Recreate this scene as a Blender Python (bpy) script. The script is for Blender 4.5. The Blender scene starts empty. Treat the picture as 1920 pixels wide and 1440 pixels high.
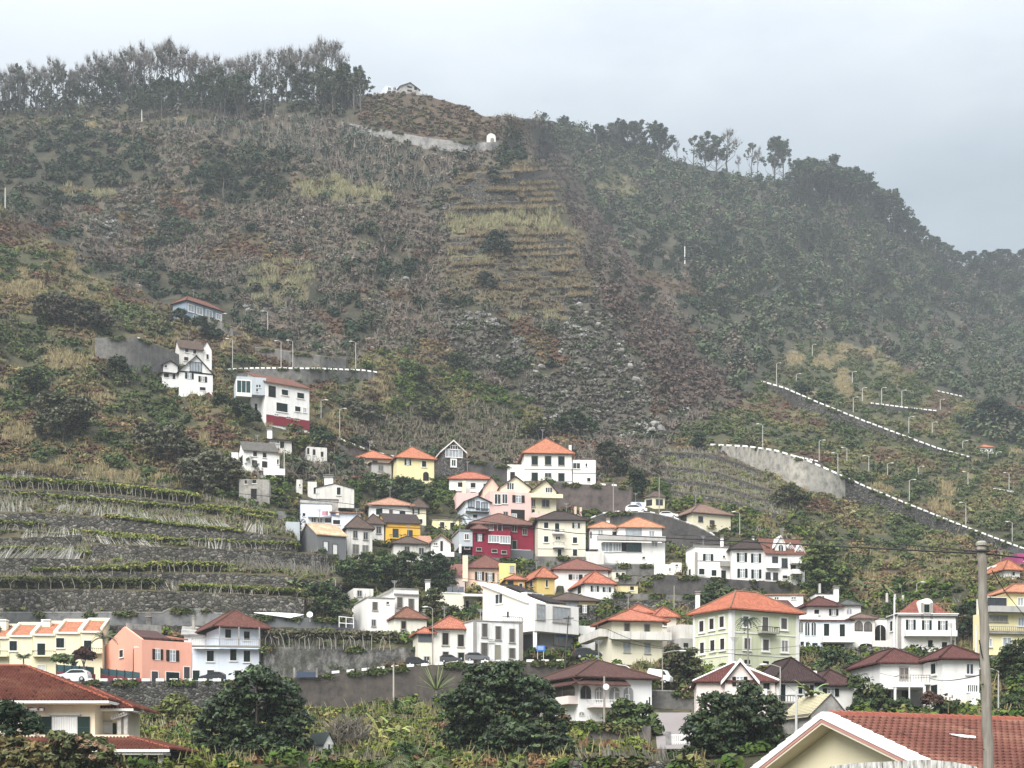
import bpy, math, random
import numpy as np
from math import radians, sin, cos, tan, pi, sqrt
F = 3000.0; XC = 960.0; YH = 1500.0          # focal length and horizon of the view, in photo pixels
rnd = random.Random(7)
rng = np.random.default_rng(11)
S = bpy.context.scene
COL = S.collection

# ------------------------------------------------------------------ helpers
def at(x, y, D):
    return np.array(((x - XC) * D / F, D, (YH - y) * D / F))

def tag(o, label=None, cat=None, group=None, kind=None):
    if label: o['label'] = label
    if cat: o['category'] = cat
    if group: o['group'] = group
    if kind: o['kind'] = kind
    return o

def empty(name, loc):
    o = bpy.data.objects.new(name, None); COL.objects.link(o)
    o.empty_display_size = 0.3
    o.location = [float(c) for c in loc]
    return o

class MB:
    def __init__(s): s.v = []; s.f = []
    def quad(s, a, b, c, d):
        i = len(s.v); s.v += [a, b, c, d]; s.f.append((i, i+1, i+2, i+3))
    def poly(s, pts):
        i = len(s.v); s.v += list(pts); s.f.append(tuple(range(i, i+len(pts))))
    def hexa(s, p):                       # p: 8 points, bottom 4 (ccw from above) then top 4
        i = len(s.v); s.v += list(p)
        for f in ((3,2,1,0),(4,5,6,7),(0,1,5,4),(1,2,6,5),(2,3,7,6),(3,0,4,7)):
            s.f.append(tuple(i+k for k in f))
    def box(s, o, u, v, w):               # o corner, three edge vectors (right handed)
        o, u, v, w = map(np.asarray, (o, u, v, w))
        s.hexa([o, o+u, o+u+v, o+v, o+w, o+u+w, o+u+v+w, o+v+w])
    def cbox(s, c, sx, sy, sz):           # centre of base, axis aligned
        c = np.asarray(c, float)
        s.box(c - (sx/2, sy/2, 0), (sx,0,0), (0,sy,0), (0,0,sz))
    def tube(s, pts, rad, n=6, cap=True):
        pts = [np.asarray(p, float) for p in pts]
        if not hasattr(rad, '__len__'): rad = [rad]*len(pts)
        rings = []
        for k, p in enumerate(pts):
            t = pts[min(k+1, len(pts)-1)] - pts[max(k-1, 0)]
            t = t/(np.linalg.norm(t)+1e-9)
            a = np.cross(t, (0,0,1.0)) if abs(t[2]) < .95 else np.cross(t, (1.0,0,0))
            a /= np.linalg.norm(a)+1e-9; b = np.cross(t, a)
            i = len(s.v)
            for q in range(n):
                an = 2*pi*q/n
                s.v.append(p + (a*cos(an)+b*sin(an))*rad[k])
            rings.append(i)
        for r0, r1 in zip(rings, rings[1:]):
            for q in range(n):
                s.f.append((r0+q, r0+(q+1)%n, r1+(q+1)%n, r1+q))
        if cap:
            s.f.append(tuple(rings[0]+q for q in range(n))[::-1]); s.f.append(tuple(rings[-1]+q for q in range(n)))
    def solid(s, top, faces, t, dirv=(0,0,-1)):    # sheet of faces given a thickness t downwards
        top = [np.asarray(p, float) for p in top]; n = len(top); i = len(s.v)
        dv = np.asarray(dirv, float)*t
        s.v += top + [p+dv for p in top]
        cnt = {}
        for f in faces:
            s.f.append(tuple(i+k for k in f)); s.f.append(tuple(i+n+k for k in f[::-1]))
            for a, b in zip(f, f[1:]+f[:1]): cnt[(a,b)] = 1
        for (a, b) in cnt:
            if (b, a) not in cnt: s.f.append((i+b, i+a, i+n+a, i+n+b))
    def build(s, name, mat, parent=None, uv=False, smooth=False):
        me = bpy.data.meshes.new(name)
        off = np.array(parent_world(parent)) if parent is not None else np.zeros(3)
        me.from_pydata([tuple(float(c) for c in (np.asarray(p)-off)) for p in s.v], [], s.f)
        if uv: slope_uv(me)
        if smooth: me.shade_smooth()
        me.materials.append(mat); me.update()
        o = bpy.data.objects.new(name, me); COL.objects.link(o)
        if parent is not None: o.parent = parent
        return o

def parent_world(p):
    l = np.zeros(3)
    while p is not None:
        l += np.array(p.location); p = p.parent
    return l

def slope_uv(me):
    uv = me.uv_layers.new(name='UVMap')
    for p in me.polygons:
        n = np.array(p.normal); z = np.array((0,0,1.0))
        h = np.cross(z, n); l = np.linalg.norm(h)
        h = h/l if l > 1e-4 else np.array((1.0,0,0))
        sd = np.cross(n, h)
        for li in p.loop_indices:
            c = np.array(me.vertices[me.loops[li].vertex_index].co)
            uv.data[li].uv = (float(c@h), float(c@sd))

def np_mesh(name, V, Fc, mat, col=None, parent=None, smooth=False):
    V = np.asarray(V, np.float32); Fc = np.asarray(Fc, np.int32)
    if parent is not None: V = V - parent_world(parent).astype(np.float32)
    me = bpy.data.meshes.new(name)
    k = Fc.shape[1]
    me.vertices.add(len(V)); me.vertices.foreach_set('co', V.ravel())
    me.loops.add(Fc.size); me.loops.foreach_set('vertex_index', Fc.ravel())
    me.polygons.add(len(Fc))
    me.polygons.foreach_set('loop_start', np.arange(0, Fc.size, k, dtype=np.int32))
    if smooth: me.polygons.foreach_set('use_smooth', np.ones(len(Fc), bool))
    me.update(calc_edges=True)
    if col is not None:
        a = me.attributes.new('Col', 'FLOAT_COLOR', 'POINT')
        c = np.ones((len(V), 4), np.float32); c[:, :3] = col
        a.data.foreach_set('color', c.ravel())
    me.materials.append(mat)
    o = bpy.data.objects.new(name, me); COL.objects.link(o)
    if parent is not None: o.parent = parent
    return o

# value noise ---------------------------------------------------------------
def _h(ix, iy, s):
    n = (ix*374761393 + iy*668265263 + s*974634721) & 0xffffffff
    n = ((n ^ (n >> 13))*1274126177) & 0xffffffff
    return ((n ^ (n >> 16)) & 0xffff)/65535.0
def vnoise(x, y, s=0):
    x = np.asarray(x, float); y = np.asarray(y, float)
    ix = np.floor(x).astype(np.int64); iy = np.floor(y).astype(np.int64)
    fx = x-ix; fy = y-iy; fx = fx*fx*(3-2*fx); fy = fy*fy*(3-2*fy)
    a = _h(ix,iy,s); b = _h(ix+1,iy,s); c = _h(ix,iy+1,s); d = _h(ix+1,iy+1,s)
    return (a*(1-fx)+b*fx)*(1-fy)+(c*(1-fx)+d*fx)*fy
def fbm(x, y, o=4, s=0):
    t = 0; a = .5
    for k in range(o):
        t = t + a*vnoise(x*2**k, y*2**k, s+k); a *= .5
    return t

# materials -----------------------------------------------------------------
def newmat(name):
    m = bpy.data.materials.new(name); m.use_nodes = True
    nt = m.node_tree; b = nt.nodes['Principled BSDF']
    return m, nt, b
def N(nt, t, **k):
    n = nt.nodes.new(t)
    for a, v in k.items():
        if a in n.inputs: n.inputs[a].default_value = v
        else: setattr(n, a, v)
    return n
def c4(c): return (c[0], c[1], c[2], 1)
def wpos(nt): return N(nt, 'ShaderNodeNewGeometry').outputs['Position']
def ramp(nt, fac, stops):
    r = N(nt, 'ShaderNodeValToRGB'); e = r.color_ramp.elements
    e[0].position, e[0].color = stops[0][0], c4(stops[0][1])
    e[1].position, e[1].color = stops[-1][0], c4(stops[-1][1])
    for p, c in stops[1:-1]:
        q = e.new(p); q.color = c4(c)
    nt.links.new(fac, r.inputs['Fac']); return r.outputs['Color']
def mixc(nt, fac, a, b, mode='MIX'):
    m = N(nt, 'ShaderNodeMix', data_type='RGBA', blend_type=mode)
    for v, i in ((fac,0),(a,6),(b,7)):
        if isinstance(v, (int,float)): m.inputs[i].default_value = v
        elif isinstance(v, tuple): m.inputs[i].default_value = c4(v)
        else: nt.links.new(v, m.inputs[i])
    return m.outputs[2]
def mapping(nt, vec, scale):
    m = N(nt, 'ShaderNodeMapping'); m.inputs['Scale'].default_value = scale
    nt.links.new(vec, m.inputs['Vector']); return m.outputs['Vector']
def noise(nt, vec, scale, detail=4, rough=.6):
    n = N(nt, 'ShaderNodeTexNoise'); n.inputs['Scale'].default_value = scale
    n.inputs['Detail'].default_value = detail; n.inputs['Roughness'].default_value = rough
    nt.links.new(vec, n.inputs['Vector']); return n.outputs['Fac']
def bump(nt, b, h, strength=.4, dist=.05):
    n = N(nt, 'ShaderNodeBump'); n.inputs['Strength'].default_value = strength; n.inputs['Distance'].default_value = dist
    nt.links.new(h, n.inputs['Height']); nt.links.new(n.outputs['Normal'], b.inputs['Normal'])
_mc = {}
def plaster(c, dirt=.25):
    """Painted wall: rain streaks and patches of weathering, fine render bump."""
    k = ('pl', c, dirt)
    if k in _mc: return _mc[k]
    m, nt, b = newmat('plaster'); p = wpos(nt)
    st = noise(nt, mapping(nt, p, (1.6,1.6,.16)), 1.0, 5, .65)
    pa = noise(nt, p, .35, 4)
    d = tuple(x*.55 for x in c)
    col = mixc(nt, ramp(nt, st, [(.50,(0,0,0)),(.78,(dirt*1.5,)*3)]), c, (d[0]*1.02,d[1],d[2]*.93))
    col = mixc(nt, ramp(nt, pa, [(.42,(0,0,0)),(.75,(dirt*.7,)*3)]), col, tuple(x*.72 for x in c))
    nt.links.new(col, b.inputs['Base Color']); b.inputs['Roughness'].default_value = .85
    b.inputs['Specular IOR Level'].default_value = .25
    bump(nt, b, noise(nt, p, 9, 3), .25, .03)
    _mc[k] = m; return m
def plain(c, rough=.6, metal=0.0, var=.12, scale=3):
    k = ('pn', c, rough, metal)
    if k in _mc: return _mc[k]
    m, nt, b = newmat('paint'); p = wpos(nt)
    col = mixc(nt, noise(nt, p, scale, 4), tuple(x*(1-var) for x in c), tuple(min(1,x*(1+var)) for x in c))
    nt.links.new(col, b.inputs['Base Color']); b.inputs['Roughness'].default_value = rough
    b.inputs['Metallic'].default_value = metal; b.inputs['Specular IOR Level'].default_value = .5 if metal or rough < .45 else .15
    _mc[k] = m; return m
def glass(c=(.03,.035,.04)):
    k = ('gl', c)
    if k in _mc: return _mc[k]
    m, nt, b = newmat('window_glass'); p = wpos(nt)
    col = mixc(nt, noise(nt, p, 1.3, 2), tuple(x*.5 for x in c), tuple(x*1.5 for x in c))
    nt.links.new(col, b.inputs['Base Color']); b.inputs['Roughness'].default_value = .12
    _mc[k] = m; return m
def tiles(c, moss=(.06,.055,.035), mossy=.35, scale=1.0):
    k = ('ti', c, mossy); c0_ = c; g_ = sum(c)/3; c = tuple((x*.86+g_*.14)*.86 for x in c)
    if k in _mc: return _mc[k]
    m, nt, b = newmat('roof_tile'); p = wpos(nt)
    uv = N(nt, 'ShaderNodeUVMap').outputs['UV']
    br = N(nt, 'ShaderNodeTexBrick'); nt.links.new(uv, br.inputs['Vector'])
    br.inputs['Scale'].default_value = 1; br.inputs['Brick Width'].default_value = .26; br.inputs['Row Height'].default_value = .38
    br.inputs['Mortar Size'].default_value = .018; br.offset = 0
    br.inputs['Color1'].default_value = c4(tuple(x*.72 for x in c)); br.inputs['Color2'].default_value = c4(tuple(min(1,x*1.25) for x in c))
    br.inputs['Mortar'].default_value = c4(tuple(x*.45 for x in c))
    n1 = noise(nt, p, .7, 5); n2 = noise(nt, p, 4, 3)
    col = mixc(nt, ramp(nt, n1, [(.45,(0,0,0)),(.72,(mossy,)*3)]), br.outputs['Color'], moss)
    col = mixc(nt, ramp(nt, n2, [(.3,(0,0,0)),(.8,(.35,)*3)]), col, tuple(x*.6 for x in c))
    nt.links.new(col, b.inputs['Base Color']); b.inputs['Roughness'].default_value = .85
    b.inputs['Specular IOR Level'].default_value = .2
    w = N(nt, 'ShaderNodeTexWave', wave_type='BANDS', bands_direction='X'); w.inputs['Scale'].default_value = 1.3
    nt.links.new(uv, w.inputs['Vector']); bump(nt, b, w.outputs['Fac'], .6, .06)
    _mc[k] = m; return m
def concrete(c=(.16,.155,.145), streak=.6, name='concrete'):
    k = ('co', c, streak)
    if k in _mc: return _mc[k]
    m, nt, b = newmat(name); p = wpos(nt)
    s1 = noise(nt, mapping(nt, p, (.9,.9,.07)), 1.0, 6, .7); s2 = noise(nt, p, .25, 5, .6)
    col = mixc(nt, ramp(nt, s1, [(.36,(0,0,0)),(.68,(streak,)*3)]), c, tuple(x*.38 for x in c))
    s3 = noise(nt, mapping(nt, p, (1.1,1.1,.28)), 1.0, 6, .75); col = mixc(nt, ramp(nt, s3, [(.50,(0,0,0)),(.70,(streak*.8,)*3)]), col, tuple(x*.25 for x in c))
    col = mixc(nt, ramp(nt, s2, [(.4,(0,0,0)),(.7,(.5,)*3)]), col, (c[0]*1.35, c[1]*1.3, c[2]*1.2))
    s4 = noise(nt, p, .55, 9, .78); col = mixc(nt, ramp(nt, s4, [(.38,(.75,)*3),(.52,(0,0,0)),(.66,(.0,)*3)]), col, tuple(x*.30 for x in c)); col = mixc(nt, ramp(nt, s4, [(.55,(0,0,0)),(.68,(.5,)*3)]), col, (min(1,c[0]*1.6+.02), min(1,c[1]*1.55+.02), c[2]*1.35))
    nt.links.new(col, b.inputs['Base Color']); b.inputs['Roughness'].default_value = .9
    bump(nt, b, noise(nt, p, 5, 4), .3, .05)
    _mc[k] = m; return m
def rockmat(c=(.20,.195,.18)):
    m, nt, b = newmat('rock_surface'); p = wpos(nt)
    n1 = noise(nt, mapping(nt, p, (1,1,.6)), .9, 8, .72); n2 = noise(nt, p, .28, 5); n3 = noise(nt, p, 3.5, 5, .7)
    col = ramp(nt, n1, [(.32,tuple(x*.12 for x in c)),(.46,tuple(x*.5 for x in c)),(.56,c),(.70,tuple(x*1.7 for x in c))])
    col = mixc(nt, ramp(nt, n2, [(.48,(0,0,0)),(.68,(.8,)*3)]), col, (.055,.058,.035)); col = mixc(nt, ramp(nt, n3, [(.5,(0,0,0)),(.75,(.5,)*3)]), col, (.03,.028,.024))
    nt.links.new(col, b.inputs['Base Color']); b.inputs['Roughness'].default_value = .95; bump(nt, b, n1, 1.0, .8); return m
def stone(size=.45, c=(.13,.12,.105), name='dry_stone', lo=.2):
    k = ('st', size, c)
    if k in _mc: return _mc[k]
    m, nt, b = newmat(name); p = wpos(nt)
    q = N(nt, 'ShaderNodeVectorMath', operation='ADD'); nz = N(nt, 'ShaderNodeTexNoise'); nz.inputs['Scale'].default_value = 1.2
    nt.links.new(p, nz.inputs['Vector']); sc = N(nt, 'ShaderNodeVectorMath', operation='SCALE'); sc.inputs['Scale'].default_value = .5
    nt.links.new(nz.outputs['Color'], sc.inputs[0]); nt.links.new(p, q.inputs[0]); nt.links.new(sc.outputs[0], q.inputs[1])
    v = N(nt, 'ShaderNodeTexVoronoi'); v.inputs['Scale'].default_value = 1/size; nt.links.new(mapping(nt, q.outputs[0], (1,1,1.45)), v.inputs['Vector'])
    e = N(nt, 'ShaderNodeTexVoronoi', feature='DISTANCE_TO_EDGE'); e.inputs['Scale'].default_value = 1/size
    nt.links.new(mapping(nt, q.outputs[0], (1,1,1.45)), e.inputs['Vector'])
    sx = N(nt, 'ShaderNodeSeparateColor'); nt.links.new(v.outputs['Color'], sx.inputs[0])
    base = ramp(nt, sx.outputs[0], [(0, tuple(x*lo for x in c)), (.55, c), (.85, tuple(x*1.5 for x in c)), (1, tuple(x*2.6 for x in c))])
    lar = noise(nt, p, .3, 4)
    base = mixc(nt, ramp(nt, lar, [(.4,(0,0,0)),(.7,(.45,)*3)]), base, (c[0]*.5, c[1]*.55, c[2]*.35))
    gap = ramp(nt, e.outputs['Distance'], [(.02,(0,0,0)),(.11,(1,1,1))])
    col = mixc(nt, gap, (.012,.011,.009), base)
    nt.links.new(col, b.inputs['Base Color']); b.inputs['Roughness'].default_value = .92
    bump(nt, b, e.outputs['Distance'], 1.0, .25)
    _mc[k] = m; return m
def leafmat(name='leaf', spec=.15, rough=.6, trans=.0):
    m, nt, b = newmat(name)
    a = N(nt, 'ShaderNodeAttribute', attribute_name='Col')
    nt.links.new(a.outputs['Color'], b.inputs['Base Color'])
    b.inputs['Roughness'].default_value = rough; b.inputs['Specular IOR Level'].default_value = spec
    return m
LEAF = leafmat('leaf', .06, .8); TWIG = leafmat('dry_twig', .05, .9); GLOSSY = leafmat('glossy_leaf', .18, .5)
BARK = plain((.11,.095,.08), .9, 0, .35, 2); PALEBARK = plain((.24,.22,.19), .9, 0, .3, 2)
WHITE = plaster((.80,.79,.76), .30); CONC = concrete(); CONCL = concrete((.30,.295,.28), .45); CONCD = concrete((.075,.07,.068), .5)
STONE = stone(); ASPHALT = plain((.06,.06,.062), .9); METAL = plain((.55,.56,.57), .45, .3); BLACK = plain((.012,.013,.014), .5)
RAIL = plain((.05,.05,.05), .5, .5); WOODP = None

# leaf clouds ---------------------------------------------------------------
def unit(n):
    d = rng.normal(size=(n,3)); return d/np.linalg.norm(d, axis=1, keepdims=True)
def cloud(C, R, k, leaf, col, shell=.45, up=.5, aspect=1.5, jit=.28, zmin=-.3, out=.8, sizevar=.5):
    """k leaf faces per clump: centres C (n,3), radii R (n,3), colours col (n,3). Returns vertices, quads, vertex colours."""
    C = np.asarray(C, float); n = len(C)
    C = np.repeat(C, k, 0); R = np.repeat(np.broadcast_to(np.asarray(R, float), (n,3)), k, 0)
    cl = np.repeat(np.broadcast_to(np.asarray(col, float), (n,3)), k, 0)
    lf = np.repeat(np.broadcast_to(np.asarray(leaf, float), (n,)), k, 0)
    d = unit(n*k); d[:,2] = np.where(d[:,2] < zmin, -d[:,2]*.6, d[:,2])
    P = C + d*R*(rng.random((n*k,1))**shell)
    nn = d*out + unit(n*k)*.75; nn[:,2] += up
    nn /= np.linalg.norm(nn, axis=1, keepdims=True)
    a = np.cross(nn, unit(n*k)); a /= np.linalg.norm(a, axis=1, keepdims=True)+1e-9
    b = np.cross(nn, a)
    s = (lf*(1-sizevar+2*sizevar*rng.random(n*k)))[:,None]*.5
    a = a*s*aspect; b = b*s
    V = np.stack([P-a-b*.35, P+b*-1.0+a*.25, P+a, P+b*.9+a*.1], 1).reshape(-1,3)
    Fc = np.arange(n*k*4).reshape(-1,4)
    cc = cl*(1+jit*(rng.random((n*k,1))*2-1)) + (rng.random((n*k,3))-.5)*.012
    return V, Fc, np.repeat(np.clip(cc,.004,1), 4, 0)
def blades(P, h, w, col, lean=.25, jit=.25):
    """upright blades or sticks: base points P (n,3), heights h, widths w"""
    P = np.asarray(P, float); n = len(P)
    h = np.broadcast_to(h, (n,)).astype(float); w = np.broadcast_to(w, (n,)).astype(float)
    an = rng.random(n)*2*pi; sd = np.stack([np.cos(an), np.sin(an), np.zeros(n)], 1)*w[:,None]*.5
    ln = rng.normal(size=(n,3))*lean; ln[:,2] = 1; t = ln*h[:,None]
    V = np.stack([P-sd, P+sd, P+sd*.5+t, P-sd*.5+t], 1).reshape(-1,3)
    cc = np.broadcast_to(np.asarray(col, float), (n,3))*(1+jit*(rng.random((n,1))*2-1))
    return V, np.arange(n*4).reshape(-1,4), np.repeat(np.clip(cc,.004,1), 4, 0)
def merge(parts):
    Vs, Fs, Cs = [], [], []; o = 0
    for V, Fc, C in parts:
        Vs.append(V); Fs.append(Fc+o); Cs.append(C); o += len(V)
    return np.concatenate(Vs), np.concatenate(Fs), np.concatenate(Cs)
# ------------------------------------------------------------------ lie of the land: distance from the viewpoint of the ground along each line of sight
CP = [(-700,2200,6),(0,2200,6),(960,2200,6),(1920,2200,6),(2700,2200,6),(-700,1560,52),(0,1560,52),(960,1560,60),(1500,1560,52),(1920,1560,48),(2700,1560,48),
(0,1440,112),(300,1440,110),(600,1440,116),(960,1440,122),(1300,1440,115),(1600,1440,104),(1920,1440,98),(-400,1440,112),(2400,1440,98),
(60,1390,135),(250,1345,188),(600,1332,190),(800,1318,192),(1000,1310,186),(1200,1345,172),(1100,1385,146),(1300,1340,170),(1500,1330,172),(1750,1315,176),(1900,1310,176),(60,1330,195),
(-400,1275,226),(0,1273,228),(100,1272,228),(300,1272,228),(490,1270,227),(650,1246,226),(860,1238,224),(1050,1230,222),(1150,1238,220),(1370,1242,214),(1500,1237,220),
(1250,1260,212),(1600,1208,236),(1800,1205,230),(1905,1232,216),(2400,1230,216),
(700,1190,246),(950,1190,240),(1100,1190,238),(1250,1190,236),(1450,1190,236),(620,1180,244),(560,1190,240),
(700,1150,256),(950,1150,252),(1250,1150,252),(1550,1140,256),(1750,1140,256),(1250,1100,270),(950,1100,270),(700,1100,270),
(850,1050,290),(1050,1050,288),(1250,1055,288),(1420,1085,274),(1550,1080,282),(700,1040,292),(900,1000,312),(1150,1000,312),(1400,1000,312),(700,1000,306),
(700,950,326),(900,950,330),(1100,950,330),(1350,960,330),(750,900,346),(900,900,352),(1030,903,352),(1200,900,356),(700,850,366),(850,850,374),(1050,850,376),(1200,850,378),
(0,1165,240),(250,1165,240),(450,1165,241),(0,1110,250),(300,1110,250),(550,1110,254),(0,1050,262),(250,1050,262),(500,1050,266),(600,1060,272),
(0,960,280),(250,960,280),(500,960,288),(0,860,302),(200,870,302),(400,900,300),(500,880,316),(0,760,326),(200,770,326),(400,790,330),(520,795,345),(620,820,356),
(0,650,354),(200,680,350),(350,735,362),(440,720,372),(600,740,372),(0,540,390),(150,570,390),(280,620,384),(500,690,388),(600,690,390),(650,760,378),(-400,900,302),(-400,600,372),(-400,330,440),
(0,396,432),(100,460,424),(200,530,416),(300,580,410),(440,630,404),(560,668,398),(700,712,398),
(0,376,515),(100,440,502),(200,508,488),(300,558,472),(440,610,450),(560,648,432),(700,695,412),
(0,300,565),(0,215,640),(100,330,550),(200,400,522),(200,300,572),(200,200,650),(300,500,498),(300,350,545),(300,240,592),(400,560,466),(450,450,502),(500,350,540),(500,240,592),(500,192,640),
(-400,250,570),(-400,205,640),(600,600,450),(650,550,465),(650,450,497),(650,350,532),(650,250,575),(690,180,612),(800,750,414),(800,650,440),(800,550,470),(850,450,502),(880,350,537),(900,280,568),
(780,240,582),(780,176,612),(900,216,606),(960,222,610),(1000,800,412),(1000,700,435),(1000,600,462),(1000,500,492),(960,400,525),(1150,800,416),(1150,700,440),(1130,620,466),(1300,800,432),(1260,760,440),
(1000,300,582),(1055,385,546),(1105,475,520),(1175,565,498),(1255,655,480),(1320,730,462),
(1015,290,634),(1075,375,614),(1125,460,594),(1200,545,560),(1275,635,520),(1345,712,490),
(1050,235,662),(1130,252,690),(1200,350,655),(1250,305,704),(1270,450,622),(1330,560,584),(1380,640,545),(1420,712,510),(1350,332,704),(1450,348,722),(1450,450,662),(1500,600,592),(1500,700,532),
(1600,375,742),(1600,500,672),(1650,425,752),(1700,600,652),(1700,445,770),(1790,500,802),(1850,505,812),(1920,505,820),(1920,600,722),(2300,520,850),(2650,560,860),
(1400,840,402),(1400,780,452),(1500,800,446),(1500,900,372),(1400,920,352),(1600,980,352),(1600,1050,312),(1700,1000,352),(1700,900,412),(1700,800,482),(1700,700,556),(1900,1100,252),(1750,1090,276),
(1900,1030,342),(1900,900,442),(1900,800,522),(1900,700,602),(2300,1200,232),(2300,900,422),(2300,700,602)]
CPa = np.array(CP, float)
_far = (CPa[:,0] >= 1015) & (CPa[:,1] < 760) & (CPa[:,2] > 500)
CPa[_far, 2] *= 1+.32*np.clip((CPa[_far,2]-500)/160, 0, 1)      # the misty wooded ridge stands well behind the spur
def _fit():
    P = CPa[:, :2]/1000; d = np.log(CPa[:, 2])
    K = np.linalg.norm(P[:,None]-P[None], axis=2); n = len(P)
    Q = np.concatenate([np.ones((n,1)), P], 1)
    A = np.block([[K - 1e-4*np.eye(n), Q],[Q.T, np.zeros((3,3))]])
    return P, np.linalg.solve(A, np.concatenate([d, np.zeros(3)]))
_P, _W = _fit()
def D0(x, y):
    x = np.asarray(x, float); y = np.asarray(y, float); sh = np.broadcast(x, y).shape
    q = np.stack([np.broadcast_to(x, sh).ravel(), np.broadcast_to(y, sh).ravel()], 1)/1000
    out = np.empty(len(q))
    for i in range(0, len(q), 20000):
        c = q[i:i+20000]; K = np.linalg.norm(c[:,None]-_P[None], axis=2)
        out[i:i+20000] = K@_W[:-3] + _W[-3] + c@_W[-2:]
    return np.exp(out).reshape(sh)
def gd(x, y): return float(D0(x, y))
SKY = np.array([(-700,198),(-200,208),(0,207),(100,200),(200,188),(300,195),(500,190),(640,185),(690,176),(740,174),(800,179),(850,192),(900,215),(990,220),(1050,234),(1130,252),(1230,278),(1270,304),(1350,322),(1450,340),(1600,370),(1660,415),(1710,445),(1780,495),(1850,503),(1920,500),(2100,505),(2650,545)], float)
def skyy(x):
    x = np.asarray(x, float); return np.interp(x, SKY[:,0], SKY[:,1]) + (fbm(x/28., x*0+3.3, 4, 77)-.47)*17*np.clip((x-640)/60, .25, 1)

DKSTONE = stone(.5, (.085,.08,.072), 'basalt_wall', .15); TSTONE = stone(.66, (.105,.097,.083), 'dry_stone', .16); ROCK = rockmat()
RETAIN = concrete((.078,.066,.057), .55, 'stained_concrete'); BLOCKW = concrete((.17,.175,.18), .35)
PALEWALL = concrete((.36,.345,.31), .42, 'streaked_concrete')
PURPLE = concrete((.105,.085,.08), .3)
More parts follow.
